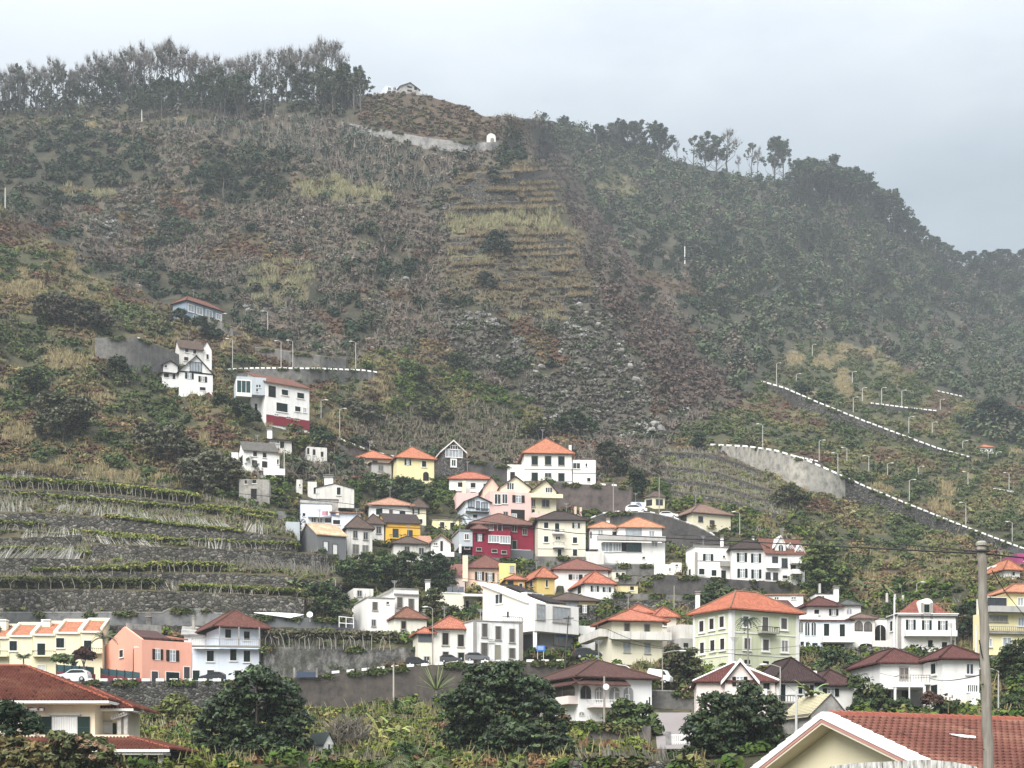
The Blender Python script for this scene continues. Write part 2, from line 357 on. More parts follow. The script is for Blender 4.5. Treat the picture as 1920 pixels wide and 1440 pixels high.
# name, label, category, top line, foot line, material, distance (None: at the ground), terrace depth, parapet blocks (spacing, size in px)
WALLS = [
('road_wall','dark basalt stone wall holding the road before the salmon pink and white houses','wall',[(-260,1277),(130,1277),(490,1277)],[(-260,1335),(130,1335),(490,1345)],DKSTONE,220,7,(27,15,130,480)),
('road_wall','tall stained brown concrete wall curving under the road with white blocks','wall',[(490,1277),(560,1271),(620,1263),(740,1252),(860,1244),(960,1241),(1060,1241),(1100,1250)],[(490,1328),(600,1328),(760,1318),(900,1306),(1100,1296)],RETAIN,217,7,(28,14,620,1060)),
('road_wall','dark grey concrete wall curving round behind the white villa with two orange roofs','wall',[(1105,974),(1130,964),(1165,960),(1220,962),(1260,971),(1310,989),(1352,1012)],[(1105,1030),(1240,1030),(1352,1020)],CONCD,309,6,(22,9,1106,1340)),
('retaining_wall','brown purple retaining wall below the big white house with annex','wall',[(1040,906),(1120,909),(1184,913)],[(1040,952),(1183,962)],PURPLE,None,4,(21,9,1062,1160)),
('retaining_wall','dark grey wall stepping down beside the grey stone gable house','wall',[(871,861),(905,867),(952,874)],[(871,897),(952,900)],CONCD,None,4,None),
('retaining_wall','long dark retaining wall with a pipe under the row of white houses','wall',[(1227,1078),(1300,1081),(1400,1088),(1482,1092)],[(1227,1114),(1350,1116),(1482,1108)],CONCD,None,4,None),
('garden_wall','pale grey low wall beside the cream hut below the white villa','wall',[(1160,1079),(1227,1082)],[(1160,1094),(1227,1096)],CONC,None,3,None),
('garden_wall','grey terrace wall running behind the cream house with orange roof','wall',[(1150,1112),(1230,1115),(1312,1117)],[(1150,1124),(1312,1126)],CONC,None,3,None),
('terrace_wall','dark rubble wall under the grey terrace wall behind the cream house','wall',[(1152,1126),(1305,1127)],[(1152,1138),(1305,1140)],DKSTONE,None,2,None),
('retaining_wall','light concrete footing wall under the cream three storey house','wall',[(1002,1043),(1098,1044)],[(1002,1062),(1098,1064)],CONC,None,3,None),
('retaining_wall','slate grey footing wall under the crimson house','wall',[(848,1037),(950,1048),(1001,1052)],[(848,1052),(950,1062),(1001,1066)],plain((.10,.11,.12),.8),None,3,None),
('retaining_wall','blotchy grey wall under the white villa with two orange roofs','wall',[(1098,1058),(1200,1058),(1228,1060)],[(1098,1076),(1228,1078)],CONC,None,3,None),
('block_wall','long grey concrete block wall behind the cream terraced houses','wall',[(-260,1149),(308,1149),(312,1143),(395,1143),(398,1150),(478,1154)],[(-260,1168),(478,1172)],BLOCKW,None,5,None),
('terrace_wall','low black stone wall under the grey block wall','wall',[(-260,1171),(480,1174)],[(-260,1184),(480,1190)],DKSTONE,None,2,None),
('garden_wall','dark grey rendered wall beside the white tarpaulin','wall',[(462,1156),(560,1158),(668,1162)],[(462,1174),(560,1176),(668,1180)],plain((.15,.155,.16),.9),None,4,None),
('cliff','pale grey lichened cliff beside the white house with a gallery','cliff',[(486,1215),(560,1212),(700,1216),(785,1214)],[(486,1272),(640,1252),(785,1242)],ROCK,None,3,None),
('terrace_wall','dry stone wall behind the rock face under the dry cane','wall',[(488,1178),(600,1180),(700,1184)],[(488,1190),(700,1194)],TSTONE,None,2,None),
('garden_wall','grey garden wall below the white house with arched windows','wall',[(1500,1213),(1640,1213),(1702,1216)],[(1500,1226),(1702,1230)],stone(.4,(.2,.19,.175)),None,3,None),
('road_wall','tall pale streaked concrete wall of the hillside road with white blocks','wall',[(1330,835),(1400,838),(1455,846),(1510,863),(1560,885),(1585,896)],[(1330,838),(1390,864),(1450,892),(1510,917),(1560,931),(1585,934)],PALEWALL,None,6,(15,9.5,1330,1585)),
('road_wall','dark stone wall of the hillside road descending with a line of white blocks','wall',[(1585,896),(1620,912),(1700,945),(1800,985),(1920,1030),(2100,1095)],[(1585,934),(1660,958),(1740,986),(1920,1046),(2100,1106)],DKSTONE,None,6,(12,8,1588,1925)),
('road_wall','upper hillside road wall with a long sloping line of white blocks','wall',[(1425,715),(1470,728),(1540,758),(1620,790),(1700,820),(1760,842),(1822,859)],[(1425,718),(1470,745),(1490,762),(1540,780),(1620,804),(1700,831),(1822,865)],DKSTONE,None,6,(11,7.5,1426,1820)),
('road_wall','short level hillside wall with white blocks above the long sloping one','wall',[(1630,756),(1700,765),(1757,771)],[(1630,759),(1645,768),(1695,773),(1757,774)],CONCD,None,5,(9,6,1631,1757)),
('road_wall','tiny hillside wall with white blocks near the two white posts','wall',[(1755,733),(1805,744)],[(1755,735),(1805,746)],CONCD,None,4,(8,5,1756,1804)),
('road_wall','short spur of road wall with white blocks meeting the pale streaked wall','wall',[(1490,856),(1535,866)],[(1490,859),(1535,870)],CONCD,None,4,(9,6,1490,1534)),
('road_wall','short hillside wall with white blocks beside a lamp near the edge','wall',[(1860,917),(1906,924)],[(1860,921),(1906,929)],CONCD,None,4,(8,6,1861,1905)),
('road_wall','grey road wall with white blocks above the white modern house','wall',[(424,694),(480,691),(600,692),(680,695),(708,699)],[(424,706),(500,714),(600,714),(708,710)],CONC,None,6,(10.5,7,424,706)),
('retaining_wall','grey wall with a pale cap above the road with lamp posts','wall',[(478,652),(545,660),(600,668),(648,673)],[(478,657),(545,678),(648,692)],CONC,None,5,None),
('retaining_wall','big grey concrete wall left of the two old white houses','wall',[(178,634),(252,631),(335,664)],[(178,668),(252,690),(335,704)],CONC,None,5,None),
('retaining_wall','grey buttress wall below the blue house','wall',[(363,599),(387,592),(418,606),(447,624)],[(363,612),(418,627),(447,631)],CONC,None,4,None),
('road_wall','pale grey road wall crossing high on the mountain towards the white arch','wall',[(640,228),(700,240),(800,258),(880,268),(935,266)],[(640,235),(700,256),(800,276),(880,286),(935,275)],concrete((.26,.255,.25),.4),None,8,None),
('road_wall','grey ramp wall with white blocks above the orange roofed low house','wall',[(600,806),(650,830),(700,849),(745,858)],[(600,813),(650,850),(700,864),(745,869)],CONC,None,5,(18,9,602,744)),
('retaining_wall','pale grey concrete garden wall beside the light blue flat house','wall',[(518,958),(580,960),(625,966)],[(518,972),(580,980),(625,985)],CONCL,None,3,None),
('garden_wall','low grey wall under the small yellow house by the old palm','wall',[(788,984),(850,996)],[(788,1000),(850,1006)],CONC,None,3,None),
('garden_wall','grey wall with a maroon cap between the arched house and the pink gable house','wall',[(1222,1296),(1306,1298)],[(1222,1326),(1306,1332)],CONC,180,2,None),
('garden_wall','rough rubble wall at the bottom beside the big round tree','wall',[(1070,1425),(1200,1424),(1290,1432)],[(1070,1452),(1290,1458)],stone(.35,(.16,.15,.135)),None,1,None),
('garden_wall','dark garden wall below the white house with arches','wall',[(1062,1358),(1150,1360),(1220,1362)],[(1062,1384),(1220,1388)],concrete((.12,.11,.105),.4),None,2,None),
]
for i,(t,b) in enumerate([([(-260,912),(140,922),(250,932),(372,948)],15),([(-260,960),(60,962),(200,972),(330,986),(500,1004),(545,1012)],30),([(-260,1010),(60,1008),(150,1004)],20),([(170,1020),(300,1026),(450,1030),(620,1042)],28),
  ([(-260,1046),(0,1046),(140,1048),(190,1056)],32),([(190,1070),(300,1075),(430,1076),(520,1080),(640,1094)],20),([(-260,1106),(0,1106),(170,1106),(340,1110),(480,1116),(570,1122)],36),([(430,1092),(500,1098),(600,1104)],12),([(-260,880),(60,884),(160,896)],7)]):
    L = ['uppermost thin terrace wall over the top vine stakes','dry stone terrace wall under the long silver reed fence','stubby terrace wall ending beside leaning reeds','dry stone terrace wall level with the grey house with striped roof','tall rubble wall below the combed silver reeds','broken terrace wall under the trimmed vine hedge','longest and tallest rubble wall right above the block wall','short stone terrace wall above the banana plants','grass topped terrace wall under the dry yellow grass'][i]
    WALLS.append(('terrace_wall',L,'wall',t,[(x,y+b) for x,y in t],TSTONE,None,2.5,None))
for i,(t,b) in enumerate([([(1240,848),(1340,852),(1425,884)],9),([(1232,872),(1340,884),(1445,920)],9),([(1240,897),(1340,908),(1455,944)],9),([(1255,920),(1350,932),(1475,970)],8)]):
    WALLS.append(('terrace_wall',['topmost','second','third','lowest'][i]+' dark vineyard terrace wall below the pale streaked road wall','wall',t,[(x,y+b) for x,y in t],DKSTONE,None,3,None))
_o = 'first second third fourth fifth sixth seventh eighth ninth tenth eleventh twelfth thirteenth fourteenth fifteenth sixteenth seventeenth'.split()
for i,(a,b,y) in enumerate([(890,1020,322),(872,1030,334),(858,1038,346),(850,1044,357),(845,1048,368),(842,1052,379),(842,1056,391),(848,1062,441),(846,1070,454),(846,1078,467),(850,1084,480),(850,990,496),(900,1096,510),(940,1040,522),(880,1106,541),(990,1112,556),(960,1126,584),(110,250,356)]):
    lab = _o[i]+' grassy terrace wall from the top on the mountain spur' if i < 17 else 'terrace wall with yellow grass on the dark wooded slope'
    WALLS.append(('terrace_wall',lab,'wall',[(a,y+3),(a*.75+b*.25,y+1),(a*.4+b*.6,y),(b,y-4)],[(a,y+9),(a*.75+b*.25,y+6),(a*.4+b*.6,y+6),(b,y+1)],DKSTONE,None,3,None))
CUTS = []
def wall_lines(w):
    t = np.array(w[3], float); b = np.array(w[4], float)
    return (lambda x: np.interp(x, t[:,0], t[:,1])), (lambda x: np.interp(x, b[:,0], b[:,1])), t[0,0], t[-1,0]
def wall_D(w, x):
    if w[6]: return np.full(np.shape(x), float(w[6]))
    _, fb, a, b = wall_lines(w)
    d = D0(x, fb(x)); 
    return d
def terrainD(x, y):
    """ground distance with the terrace steps of all the walls cut in"""
    D = D0(x, y)
    m = np.clip((860-y)/200, 0, 1)*np.clip((y-skyy(x))/60, 0, 1)*(x > -650)
    D = D*(1 + m*.075*(fbm(x/85.+y/500., y/240., 4, 3)-.47)) * (1 + .006*(fbm(x/14., y/14., 3, 9)-.47)*np.clip((1500-y)/400,0,1))
    for w in WALLS:
        ft, fb, a, b = wall_lines(w)
        s = (x >= a-2) & (x <= b+2) & (y > ft(x)-60) & (y < fb(x)+2)
        if not s.any(): continue
        xs = x[s]; ys = y[s]; dw = wall_D(w, xs); d = D[s]
        d = np.where(ys >= ft(xs)-.5, dw+.45, np.maximum(d, dw+w[7]))
        D[s] = d
    for a, b, c, e, dm in CUTS:      # level platforms cut into the slope for the houses
        s = (x > a) & (x < b) & (y > c) & (y < e)
        D[s] = np.maximum(D[s], dm)
    return D
# rows follow the skyline; ten more rows fold down behind it
def build_terrain():
    xs = np.concatenate([np.arange(-700,-60,20), np.arange(-60,1985,4), np.arange(1985,2660,20)]).astype(float)
    t = np.concatenate([np.linspace(0,1,400), 1+np.linspace(.02,1,26)])
    sk = skyy(xs)
    Y = np.where(t[:,None] <= 1, sk[None]+(1470-sk[None])*t[:,None], 1470+(2200-1470)*(t[:,None]-1)**1.0)
    X = np.broadcast_to(xs[None], Y.shape).copy()
    D = terrainD(X.ravel(), Y.ravel()).reshape(Y.shape)
    P = np.stack([(X-XC)*D/F, D, (YH-Y)*D/F], -1)
    back = []
    for dd, dz in ((15,-1),(40,-8),(90,-35),(200,-120),(330,-230),(520,-330)):
        q = P[0].copy(); s = (q[:,1]+dd)/q[:,1]; q[:,0] *= s; q[:,1] += dd; q[:,2] = np.maximum(q[:,2]+dz, -4); back.append(q)
    P = np.concatenate([np.stack(back[::-1]), P]); nb = len(back)
    XX = np.concatenate([np.repeat(X[:1], nb, 0), X]); YY = np.concatenate([np.repeat(Y[:1], nb, 0), Y])
    nr, nc = P.shape[:2]; idx = np.arange(nr*nc).reshape(nr, nc)
    Fc = np.stack([idx[1:,:-1], idx[1:,1:], idx[:-1,1:], idx[:-1,:-1]], -1).reshape(-1,4)
    gc = ground_colour(XX.ravel(), YY.ravel())
    m, nt, b = newmat('hillside'); p = wpos(nt)
    a = N(nt, 'ShaderNodeAttribute', attribute_name='Col').outputs['Color']
    n1 = noise(nt, p, 1.1, 8, .78); n2 = noise(nt, p, .11, 5)
    col = mixc(nt, ramp(nt, n1, [(.40,(0,0,0)),(.66,(.8,)*3)]), a, (.042,.037,.026))
    col = mixc(nt, ramp(nt, n2, [(.45,(0,0,0)),(.75,(.5,)*3)]), col, (.13,.105,.065))
    nt.links.new(col, b.inputs['Base Color']); b.inputs['Roughness'].default_value = .95; b.inputs['Specular IOR Level'].default_value = .1
    bump(nt, b, n1, .9, .5)
    o = np_mesh('hillside', P.reshape(-1,3), Fc, m, gc, smooth=True); tag(o, kind='structure')
    g = MB(); R_ = 5500
    g.poly([(R_*cos(q*pi/32), R_*sin(q*pi/32), -4.6) for q in range(64)])
    tag(g.build('ground', plain((.10,.10,.07),.95)), kind='structure')

# ------------------------------------------------------------------ what grows where
def inpoly(x, y, poly):
    r = np.zeros(x.shape, bool); n = len(poly)
    for i in range(n):
        x1, y1 = poly[i]; x2, y2 = poly[(i+1)%n]
        if y1 == y2: continue
        c = ((y1 > y) != (y2 > y)) & (x < (x2-x1)*(y-y1)/(y2-y1)+x1)
        r ^= c
    return r
# type: ground colour, cover, radius range, height factor, leaf, leaves per clump, colours (colour, weight)
G = {
'scrub': ((.098,.080,.060),3.9,(.5,2.4),.8,.46,60,[((.155,.122,.096),.30),((.118,.096,.074),.22),((.09,.10,.056),.28),((.19,.165,.13),.12),((.062,.075,.044),.08)]),
'shaded_flank': ((.075,.058,.048),4.2,(.6,2.2),.9,.5,60,[((.115,.084,.07),.45),((.088,.068,.056),.25),((.075,.08,.05),.2),((.15,.12,.10),.1)]),  # purple-brown scrub, colours darkened for the shadowed side of the spur
'wood':  ((.04,.047,.032),5.0,(2.0,4.4),1.55,.8,95,[((.065,.085,.048),.40),((.088,.108,.06),.28),((.115,.095,.075),.12),((.046,.062,.04),.2)]),
'ridge': ((.06,.06,.042),4.0,(2.2,4.6),1.6,.75,80,[((.075,.085,.06),.45),((.105,.10,.08),.3),((.06,.072,.046),.25)]),
'dark':  ((.03,.034,.022),3.0,(1.6,4.0),.95,.62,100,[((.03,.047,.027),.5),((.045,.06,.033),.3),((.07,.064,.046),.2)]),
'young': ((.07,.062,.046),2.6,(.9,2.2),1.6,.5,60,[((.075,.10,.075),.4),((.05,.072,.05),.25),((.20,.17,.14),.2),((.13,.105,.085),.15)]),
'straw': ((.15,.125,.07),1.0,(.7,1.3),.7,.5,24,[((.16,.165,.08),.5),((.20,.18,.105),.25),((.08,.085,.05),.25)]),
'terr':  ((.098,.082,.056),2.2,(.4,1.4),.6,.42,44,[((.145,.105,.066),.36),((.165,.14,.08),.2),((.08,.088,.05),.34),((.10,.075,.055),.1)]),
'summit':((.085,.06,.04),2.0,(.8,1.9),.6,.45,50,[((.12,.082,.056),.5),((.09,.085,.045),.3),((.15,.12,.075),.2)]),
'rocky': ((.088,.082,.068),2.9,(.7,2.0),.75,.45,48,[((.095,.088,.07),.35),((.14,.13,.115),.2),((.07,.082,.045),.3),((.24,.235,.22),.15)]),
'heath': ((.125,.108,.056),3.2,(.4,1.5),.6,.36,62,[((.135,.135,.052),.36),((.155,.105,.06),.24),((.088,.11,.042),.28),((.22,.18,.09),.12)]),
'olive': ((.108,.104,.05),3.4,(.5,1.9),.65,.42,62,[((.125,.13,.052),.42),((.145,.115,.058),.2),((.078,.10,.04),.28),((.19,.17,.08),.1)]),
'vine':  ((.095,.085,.046),2.0,(.4,1.1),.55,.3,36,[((.12,.145,.036),.5),((.145,.12,.058),.25),((.075,.10,.032),.25)]),
'garden':((.045,.048,.022),3.0,(.7,2.4),.85,.36,95,[((.05,.082,.02),.36),((.09,.12,.026),.32),((.034,.055,.018),.22),((.13,.12,.045),.1)]),
'cane':  ((.075,.064,.044),2.2,(.7,1.6),.75,.42,44,[((.10,.086,.058),.4),((.06,.075,.03),.45),((.15,.13,.10),.15)]),
'bare':  ((.17,.14,.078),.6,(.4,.9),.4,.36,24,[((.26,.21,.11),.6),((.13,.11,.05),.4)]),
'field': ((.08,.08,.03),3.0,(.4,1.3),.75,.24,100,[((.12,.145,.03),.34),((.18,.16,.055),.16),((.06,.09,.022),.36),((.15,.085,.045),.14)]),
'rust':  ((.082,.056,.036),2.6,(.5,1.4),.6,.36,55,[((.125,.072,.046),.45),((.105,.085,.042),.35),((.19,.14,.07),.2)]),
'bushy': ((.06,.066,.034),3.0,(1.0,2.8),.85,.4,90,[((.058,.082,.03),.45),((.085,.105,.04),.35),((.095,.09,.05),.2)]),
'none':  ((.12,.11,.10),0,(.5,1),.5,.4,10,[((.1,.1,.05),1)]),
}
GT = list(G)
HILL = [(-700,250),(-300,300),(0,390),(100,454),(200,524),(300,574),(440,624),(560,664),(700,708),(720,760),(640,840),(440,900),(-700,900)]
ZONES = [('scrub',[(-700,100),(2700,100),(2700,900),(-700,900)]),
('wood',[(1000,150),(2700,150),(2700,800),(1920,762),(1780,742),(1640,650),(1500,636),(1440,700),(1385,740),(1290,650),(1180,540),(1110,440),(1060,380),(1000,285)]),
('scrub',[(1180,430),(1300,500),(1330,640),(1290,640),(1190,540)]),
('shaded_flank',[(990,285),(1045,268),(1130,420),(1205,535),(1295,645),(1400,742),(1345,775),(1240,765),(1175,640),(1105,520),(1060,400)]),
('olive',[(1130,300),(1200,340),(1180,380),(1120,350)]),
('ridge',[(-700,150),(690,150),(700,215),(640,226),(400,220),(250,222),(-700,224)]),
('olive',[(-700,226),(130,226),(250,222),(420,222),(420,236),(250,240),(-700,244)]),
('dark',[(-700,240),(150,240),(290,282),(275,335),(190,360),(100,400),(110,430),(-10,385),(-700,300)]),
('dark',[(370,270),(540,290),(560,350),(470,385),(380,375),(365,320)]),
('dark',[(230,500),(330,520),(440,540),(470,600),(560,650),(300,565),(220,525)]),
('young',[(260,236),(420,224),(640,226),(720,262),(860,300),(840,345),(770,372),(640,322),(540,288),(400,262)]),
('summit',[(690,172),(850,185),(940,240),(930,262),(800,255),(660,226)]),
('terr',[(850,330),(1000,300),(1062,400),(1104,500),(1116,600),(850,562),(842,470)]),
('straw',[(532,346),(640,338),(742,370),(720,386),(600,376),(530,366)]),('straw',[(846,402),(1060,396),(1066,436),(850,440)]),('straw',[(478,500),(592,490),(578,566),(488,582)]),('straw',[(110,350),(252,354),(252,370),(130,370)]),('straw',[(960,580),(1130,584),(1128,598),(960,596)]),('straw',[(846,478),(900,474),(900,492),(846,496)]),
('rocky',[(1062,545),(1130,560),(1215,705),(1245,825),(1110,825),(1000,792),(950,740),(1050,690)]),('rocky',[(800,560),(960,600),(1000,680),(860,690)]),
('garden',[(640,690),(720,650),(850,690),(1010,760),(1010,820),(860,800),(640,770)]),
('heath',HILL),
('cane',[(640,800),(760,770),(900,760),(1010,800),(1050,860),(720,856)]),
('olive',[(1375,760),(1440,700),(1500,640),(1640,652),(1780,744),(1920,764),(2700,800),(2700,1120),(1900,1100),(1600,1080),(1500,990),(1440,900),(1330,842),(1250,830),(1300,790)]),
('wood',[(1780,800),(1830,790),(2700,800),(2700,880),(1860,840)]),
('vine',[(-700,884),(0,884),(200,888),(380,932),(505,962),(560,1000),(640,1080),(660,1156),(-700,1170)]),
('vine',[(1240,840),(1340,846),(1440,890),(1490,975),(1260,930)]),
('bare',[(60,868),(200,880),(330,902),(320,914),(160,902),(50,882)]),('bare',[(1610,1040),(1690,1048),(1680,1058),(1610,1054)]),('bare',[(1700,1025),(1760,1034),(1810,1062),(1780,1058),(1700,1036)]),('bare',[(80,650),(210,682),(200,690),(80,660)]),
('field',[(240,1325),(1220,1325),(1240,1440),(240,1440)]),
]
def kind_at(x, y, soft=15):
    n1 = (fbm(x/26., y/26., 3, 21)-.45)*2; n2 = (fbm(x/26., y/26., 3, 33)-.45)*2
    X = x+n1*soft*2; Y = y+n2*soft
    k = np.full(x.shape, GT.index('garden'))
    pt = fbm(x/16., y/11., 3, 61)
    for t, pl in ZONES:
        q = inpoly(X, Y, pl)
        if t in ('straw','bare','young','olive') and len(pl) < 9: q &= pt > .40
        k[q] = GT.index(t)
    a = fbm(x/75.+y/300., y/30.-x/160., 4, 91); b = fbm(x/48., y/34., 4, 95)
    I = GT.index
    m = k == I('olive'); k[m & (a > .475)] = I('bushy'); k[m & (a < .34)] = I('rust'); k[m & (b < .285)] = I('bare')
    m = k == I('heath'); k[m & (a > .53)] = I('bushy'); k[m & (a < .405)] = I('rust'); k[m & (b < .315)] = I('bare')
    m = k == I('scrub'); k[m & (b > .555)] = I('dark'); k[m & (b < .315)] = I('rocky'); k[m & (a < .335)] = I('rust')
    m = k == I('wood'); k[m & (b < .34)] = I('dark'); m = k == I('garden'); k[m & (b < .37)] = I('heath')
    return k
def ground_colour(x, y):
    k = kind_at(x, y); g = np.array([G[t][0] for t in GT])[k]
    return g*(.75+.5*fbm(x/40., y/20., 4, 5))[:,None]
NOPLANT = []          # pixel rectangles where houses, yards or roads stand
def blocked(x, y):
    r = np.zeros(x.shape, bool)
    for a, b, c, d in NOPLANT: r |= (x > a) & (x < b) & (y > c) & (y < d)
    for w in WALLS:
        ft, fb, a, b = wall_lines(w); r |= (x > a-3) & (x < b+3) & (y > ft(x)-3) & (y < fb(x)+(1 if w[6] is None else 3))
    return r
def pick(cols, u):
    c = np.array([q[0] for q in cols]); w = np.cumsum([float(q[1]) for q in cols]); w /= w[-1]
    return c[np.minimum(np.searchsorted(w, u), len(c)-1)]
STUFFN = {'scrub':'scrub','wood':'woodland','dark':'thicket','young':'saplings','straw':'dry_grass','terr':'dry_grass','summit':'heath','rocky':'scrub','heath':'heath','olive':'heath','vine':'vine_weeds','garden':'undergrowth','cane':'dry_cane','bare':'dry_grass','rust':'heath','shaded_flank':'scrub','ridge':'thicket','bushy':'thicket','field':'ground_cover'}
def scatter():
    bins = {}
    for lo, hi, dm in ((-60,1980,1.0),(-420,-60,.35),(1980,2340,.35)):
        area = (hi-lo)*1300
        M = int(area/26*dm)
        x = rng.uniform(lo, hi, M); y = rng.uniform(150, 1450, M)
        s = y > skyy(x)+2; x = x[s]; y = y[s]
        s = ~blocked(x, y); x = x[s]; y = y[s]
        k = kind_at(x, y)
        for ti, t in enumerate(GT):
            gc, cov, (r0, r1), zs, leaf, nl, cols = G[t]
            if cov == 0: continue
            i = np.where(k == ti)[0]
            if not len(i): continue
            xx = x[i]; yy = y[i]; D = terrainD(xx, yy)
            r = r0+(r1-r0)*rng.random(len(i))**1.6
            rp = r*F/D
            acc = rng.random(len(i)) < np.minimum(1, cov*26*1.0/(pi*rp**2*zs))
            xx, yy, D, r = xx[acc], yy[acc], D[acc], r[acc]
            if not len(xx): continue
            u = np.clip(.6*(fbm(xx/42., yy/32., 3, 51+ti)-.46)*3.6+.5+ .42*(rng.random(len(xx))-.5), 0, .999)
            c = pick(cols, u)*(.8+.45*rng.random((len(xx),1)))
            P = np.stack([(xx-XC)*D/F, D, (YH-yy)*D/F + r*zs*.35], 1)
            R = np.stack([r, r, r*zs], 1)
            part = [cloud(P, R, nl, leaf*(.8+.4*rng.random(len(xx))), c, shell=.5)]
            if t in ('straw','terr','bare','cane','heath','olive','scrub','young','field','vine'):
                nb = {'straw':60,'terr':14,'bare':34,'cane':6,'heath':5,'olive':4,'scrub':4,'young':9,'field':5,'vine':10}[t]
                q = np.repeat(P, nb, 0) + rng.normal(size=(len(P)*nb,3))*np.array((1,1,.1))*np.repeat(r,nb)[:,None]*.9
                q[:,2] -= np.repeat(r*zs*.5, nb)
                bc = {'straw':(.26,.245,.14),'terr':(.20,.165,.10),'bare':(.27,.225,.125),'cane':(.20,.175,.135),'heath':(.21,.17,.09),'olive':(.17,.155,.07),'scrub':(.19,.165,.14),'young':(.22,.19,.165),'field':(.26,.23,.12),'vine':(.24,.22,.17)}[t]
                h = {'straw':1.7,'cane':1.4,'scrub':1.9,'young':3.0}.get(t, .9)
                part.append(blades(q, h*(.5+rng.random(len(q))), .13 if t not in ('field','vine') else .07, bc, .3))
            bins.setdefault(STUFFN[t], []).append(merge(part))
    for nme, parts in bins.items():
        V, Fc, C = merge(parts)
        o = np_mesh(nme, V, Fc, LEAF, C)
        tag(o, {'scrub':'brown and grey scrub covering the mountain face','woodland':'dark hazy woodland covering the far ridge','thicket':'dark green thicket on the upper slopes','saplings':'pale grey green saplings below the high road','dry_grass':'straw coloured dry grass on terraces','heath':'olive and rusty heath on the open slopes','vine_weeds':'low weeds between the vineyard terraces','undergrowth':'green undergrowth between the village houses','dry_cane':'dry brown cane below the rocky slope','ground_cover':'yellow green garden growth in the fields at the bottom'}[nme], nme.replace('_',' '), None, 'stuff')
        print('STUFF', nme, len(Fc))

def build_wall(w):
    nme, lab, cat, tp, bp, mat, Dw, tread, blk = w
    ft, fb, a, b = wall_lines(w)
    n = max(2, int((b-a)/6)); xs = np.linspace(a, b, n+1)
    D = wall_D(w, xs)
    th = .55
    root = empty(nme, at((a+b)/2, float(fb((a+b)/2)), float(np.interp((a+b)/2, xs, D))))
    m = MB(); rows = []
    for x, d in zip(xs, D):
        jt = rnd.uniform(-.12,.12) if 'stone' in mat.name or 'basalt' in mat.name or mat.name.startswith('rock') else 0
        lo = at(x, float(fb(x)), d); hi = at(x, float(ft(x)), d); hi[2] += jt
        lo[2] -= 1.2; bk = np.array((0, th, 0.0))
        rows.append((lo, hi, hi+bk, lo+bk))
    i0 = 0
    for r in rows: m.v += r
    for q in range(len(rows)-1):
        p = q*4; r = p+4
        m.f += [(p, r, r+1, p+1), (p+1, r+1, r+2, p+2), (p+2, r+2, r+3, p+3)]
    m.f += [(0,1,2,3), (len(m.v)-4, len(m.v)-1, len(m.v)-2, len(m.v)-3)]
    m.build('wall_body', mat, root)
    if 'cap' in lab or nme == 'block_wall' or 'dark grey concrete wall curving' in lab:
        c = MB()
        for (l0,h0,b0,_), (l1,h1,b1,_) in zip(rows, rows[1:]):
            e = np.array((0,-.06,.0)); up = np.array((0,0,.16))
            c.hexa([h0+e, h1+e, b1-e, b0-e, h0+e+up, h1+e+up, b1-e+up, b0-e+up])
        c.build('wall_cap', CONCL, root)
    L_ = b-a
    if 'grass' in lab or nme != 'terrace_wall':
        gr = 'grass' in lab; nf = int(L_*(1.5 if gr else .55)); xx = rng.uniform(a, b, nf)
        if gr: xx = xx[fbm(xx/30., xx*0+a+float(ft(a))*.3, 3, 9) > .475]
        if not gr: xx = xx[(fbm(xx/22., xx*0+a, 3, 5) > .50)]
        if len(xx) > 3:
            dd = np.interp(xx, xs, D); yy = np.array([float(ft(q)) for q in xx]); k_ = dd/F; P = np.stack([(xx-XC)*k_, dd+.2, (YH-yy)*k_], 1)
            if gr:
                q_ = np.repeat(P, 5, 0)+rng.normal(size=(len(P)*5,3))*np.array((.8,.5,.1)); V, Fc, C = blades(q_, .8+.8*rng.random(len(q_)), .16, (.205,.165,.10), .35); V2, F2, C2 = cloud(P, np.array((1.1,.8,.5)), 14, .5, np.array([(.15,.115,.068)])); V, Fc, C = merge([(V,Fc,C),(V2,F2,C2)]); np_mesh('grass_fringe', V, Fc, LEAF, C, root)
            else:
                s_ = .35+.75*rng.random((len(P),1)); V, Fc, C = cloud(P-np.array((0,.3,0))-np.array((0,0,1.0))*s_*.5, s_*np.array((1.2,.45,.9)), 46, .26, pick([((.06,.09,.025),.5),((.10,.12,.04),.3),((.14,.115,.06),.2)], rng.random(len(P)))); np_mesh('creeper', V, Fc, LEAF, C, root)
    if blk:
        sp, sz, x0, x1 = blk; x = x0+2; cnt = 0
        while x < x1-sz*.4 and cnt < 99:
            d = float(np.interp(x+sz/2, xs, D)); p = at(x, float(ft(x)), d); q = at(x+sz, float(ft(x+sz)), d)
            c = MB(); u = q-p; u[2] *= 1.0; hgt = min(.5, max(.34, .34*np.linalg.norm(u)))
            c.box(p+(0,-.04,-.02), u, (0,.5,0), (0,0,hgt)); c.build('parapet_block', WHITEP, root); x += sp*rnd.uniform(.96,1.04); cnt += 1
    tag(root, lab, cat, {'road_wall':'road walls on the hillside','terrace_wall':'dry stone terrace walls'}.get(nme))
    if nme == 'road_wall':
        r = MB(); e = np.array((0,0,-.05))
        for (l0,h0,b0,_), (l1,h1,b1,_) in zip(rows, rows[1:]):
            y = np.array((0,max(4,tread-.4),0)); r.quad(b0+e, b1+e, b1+e+y, b0+e+y)
        tag(r.build('road', ASPHALT), kind='structure')
WHITEP = plain((.80,.80,.78), .7, 0, .08, 2)
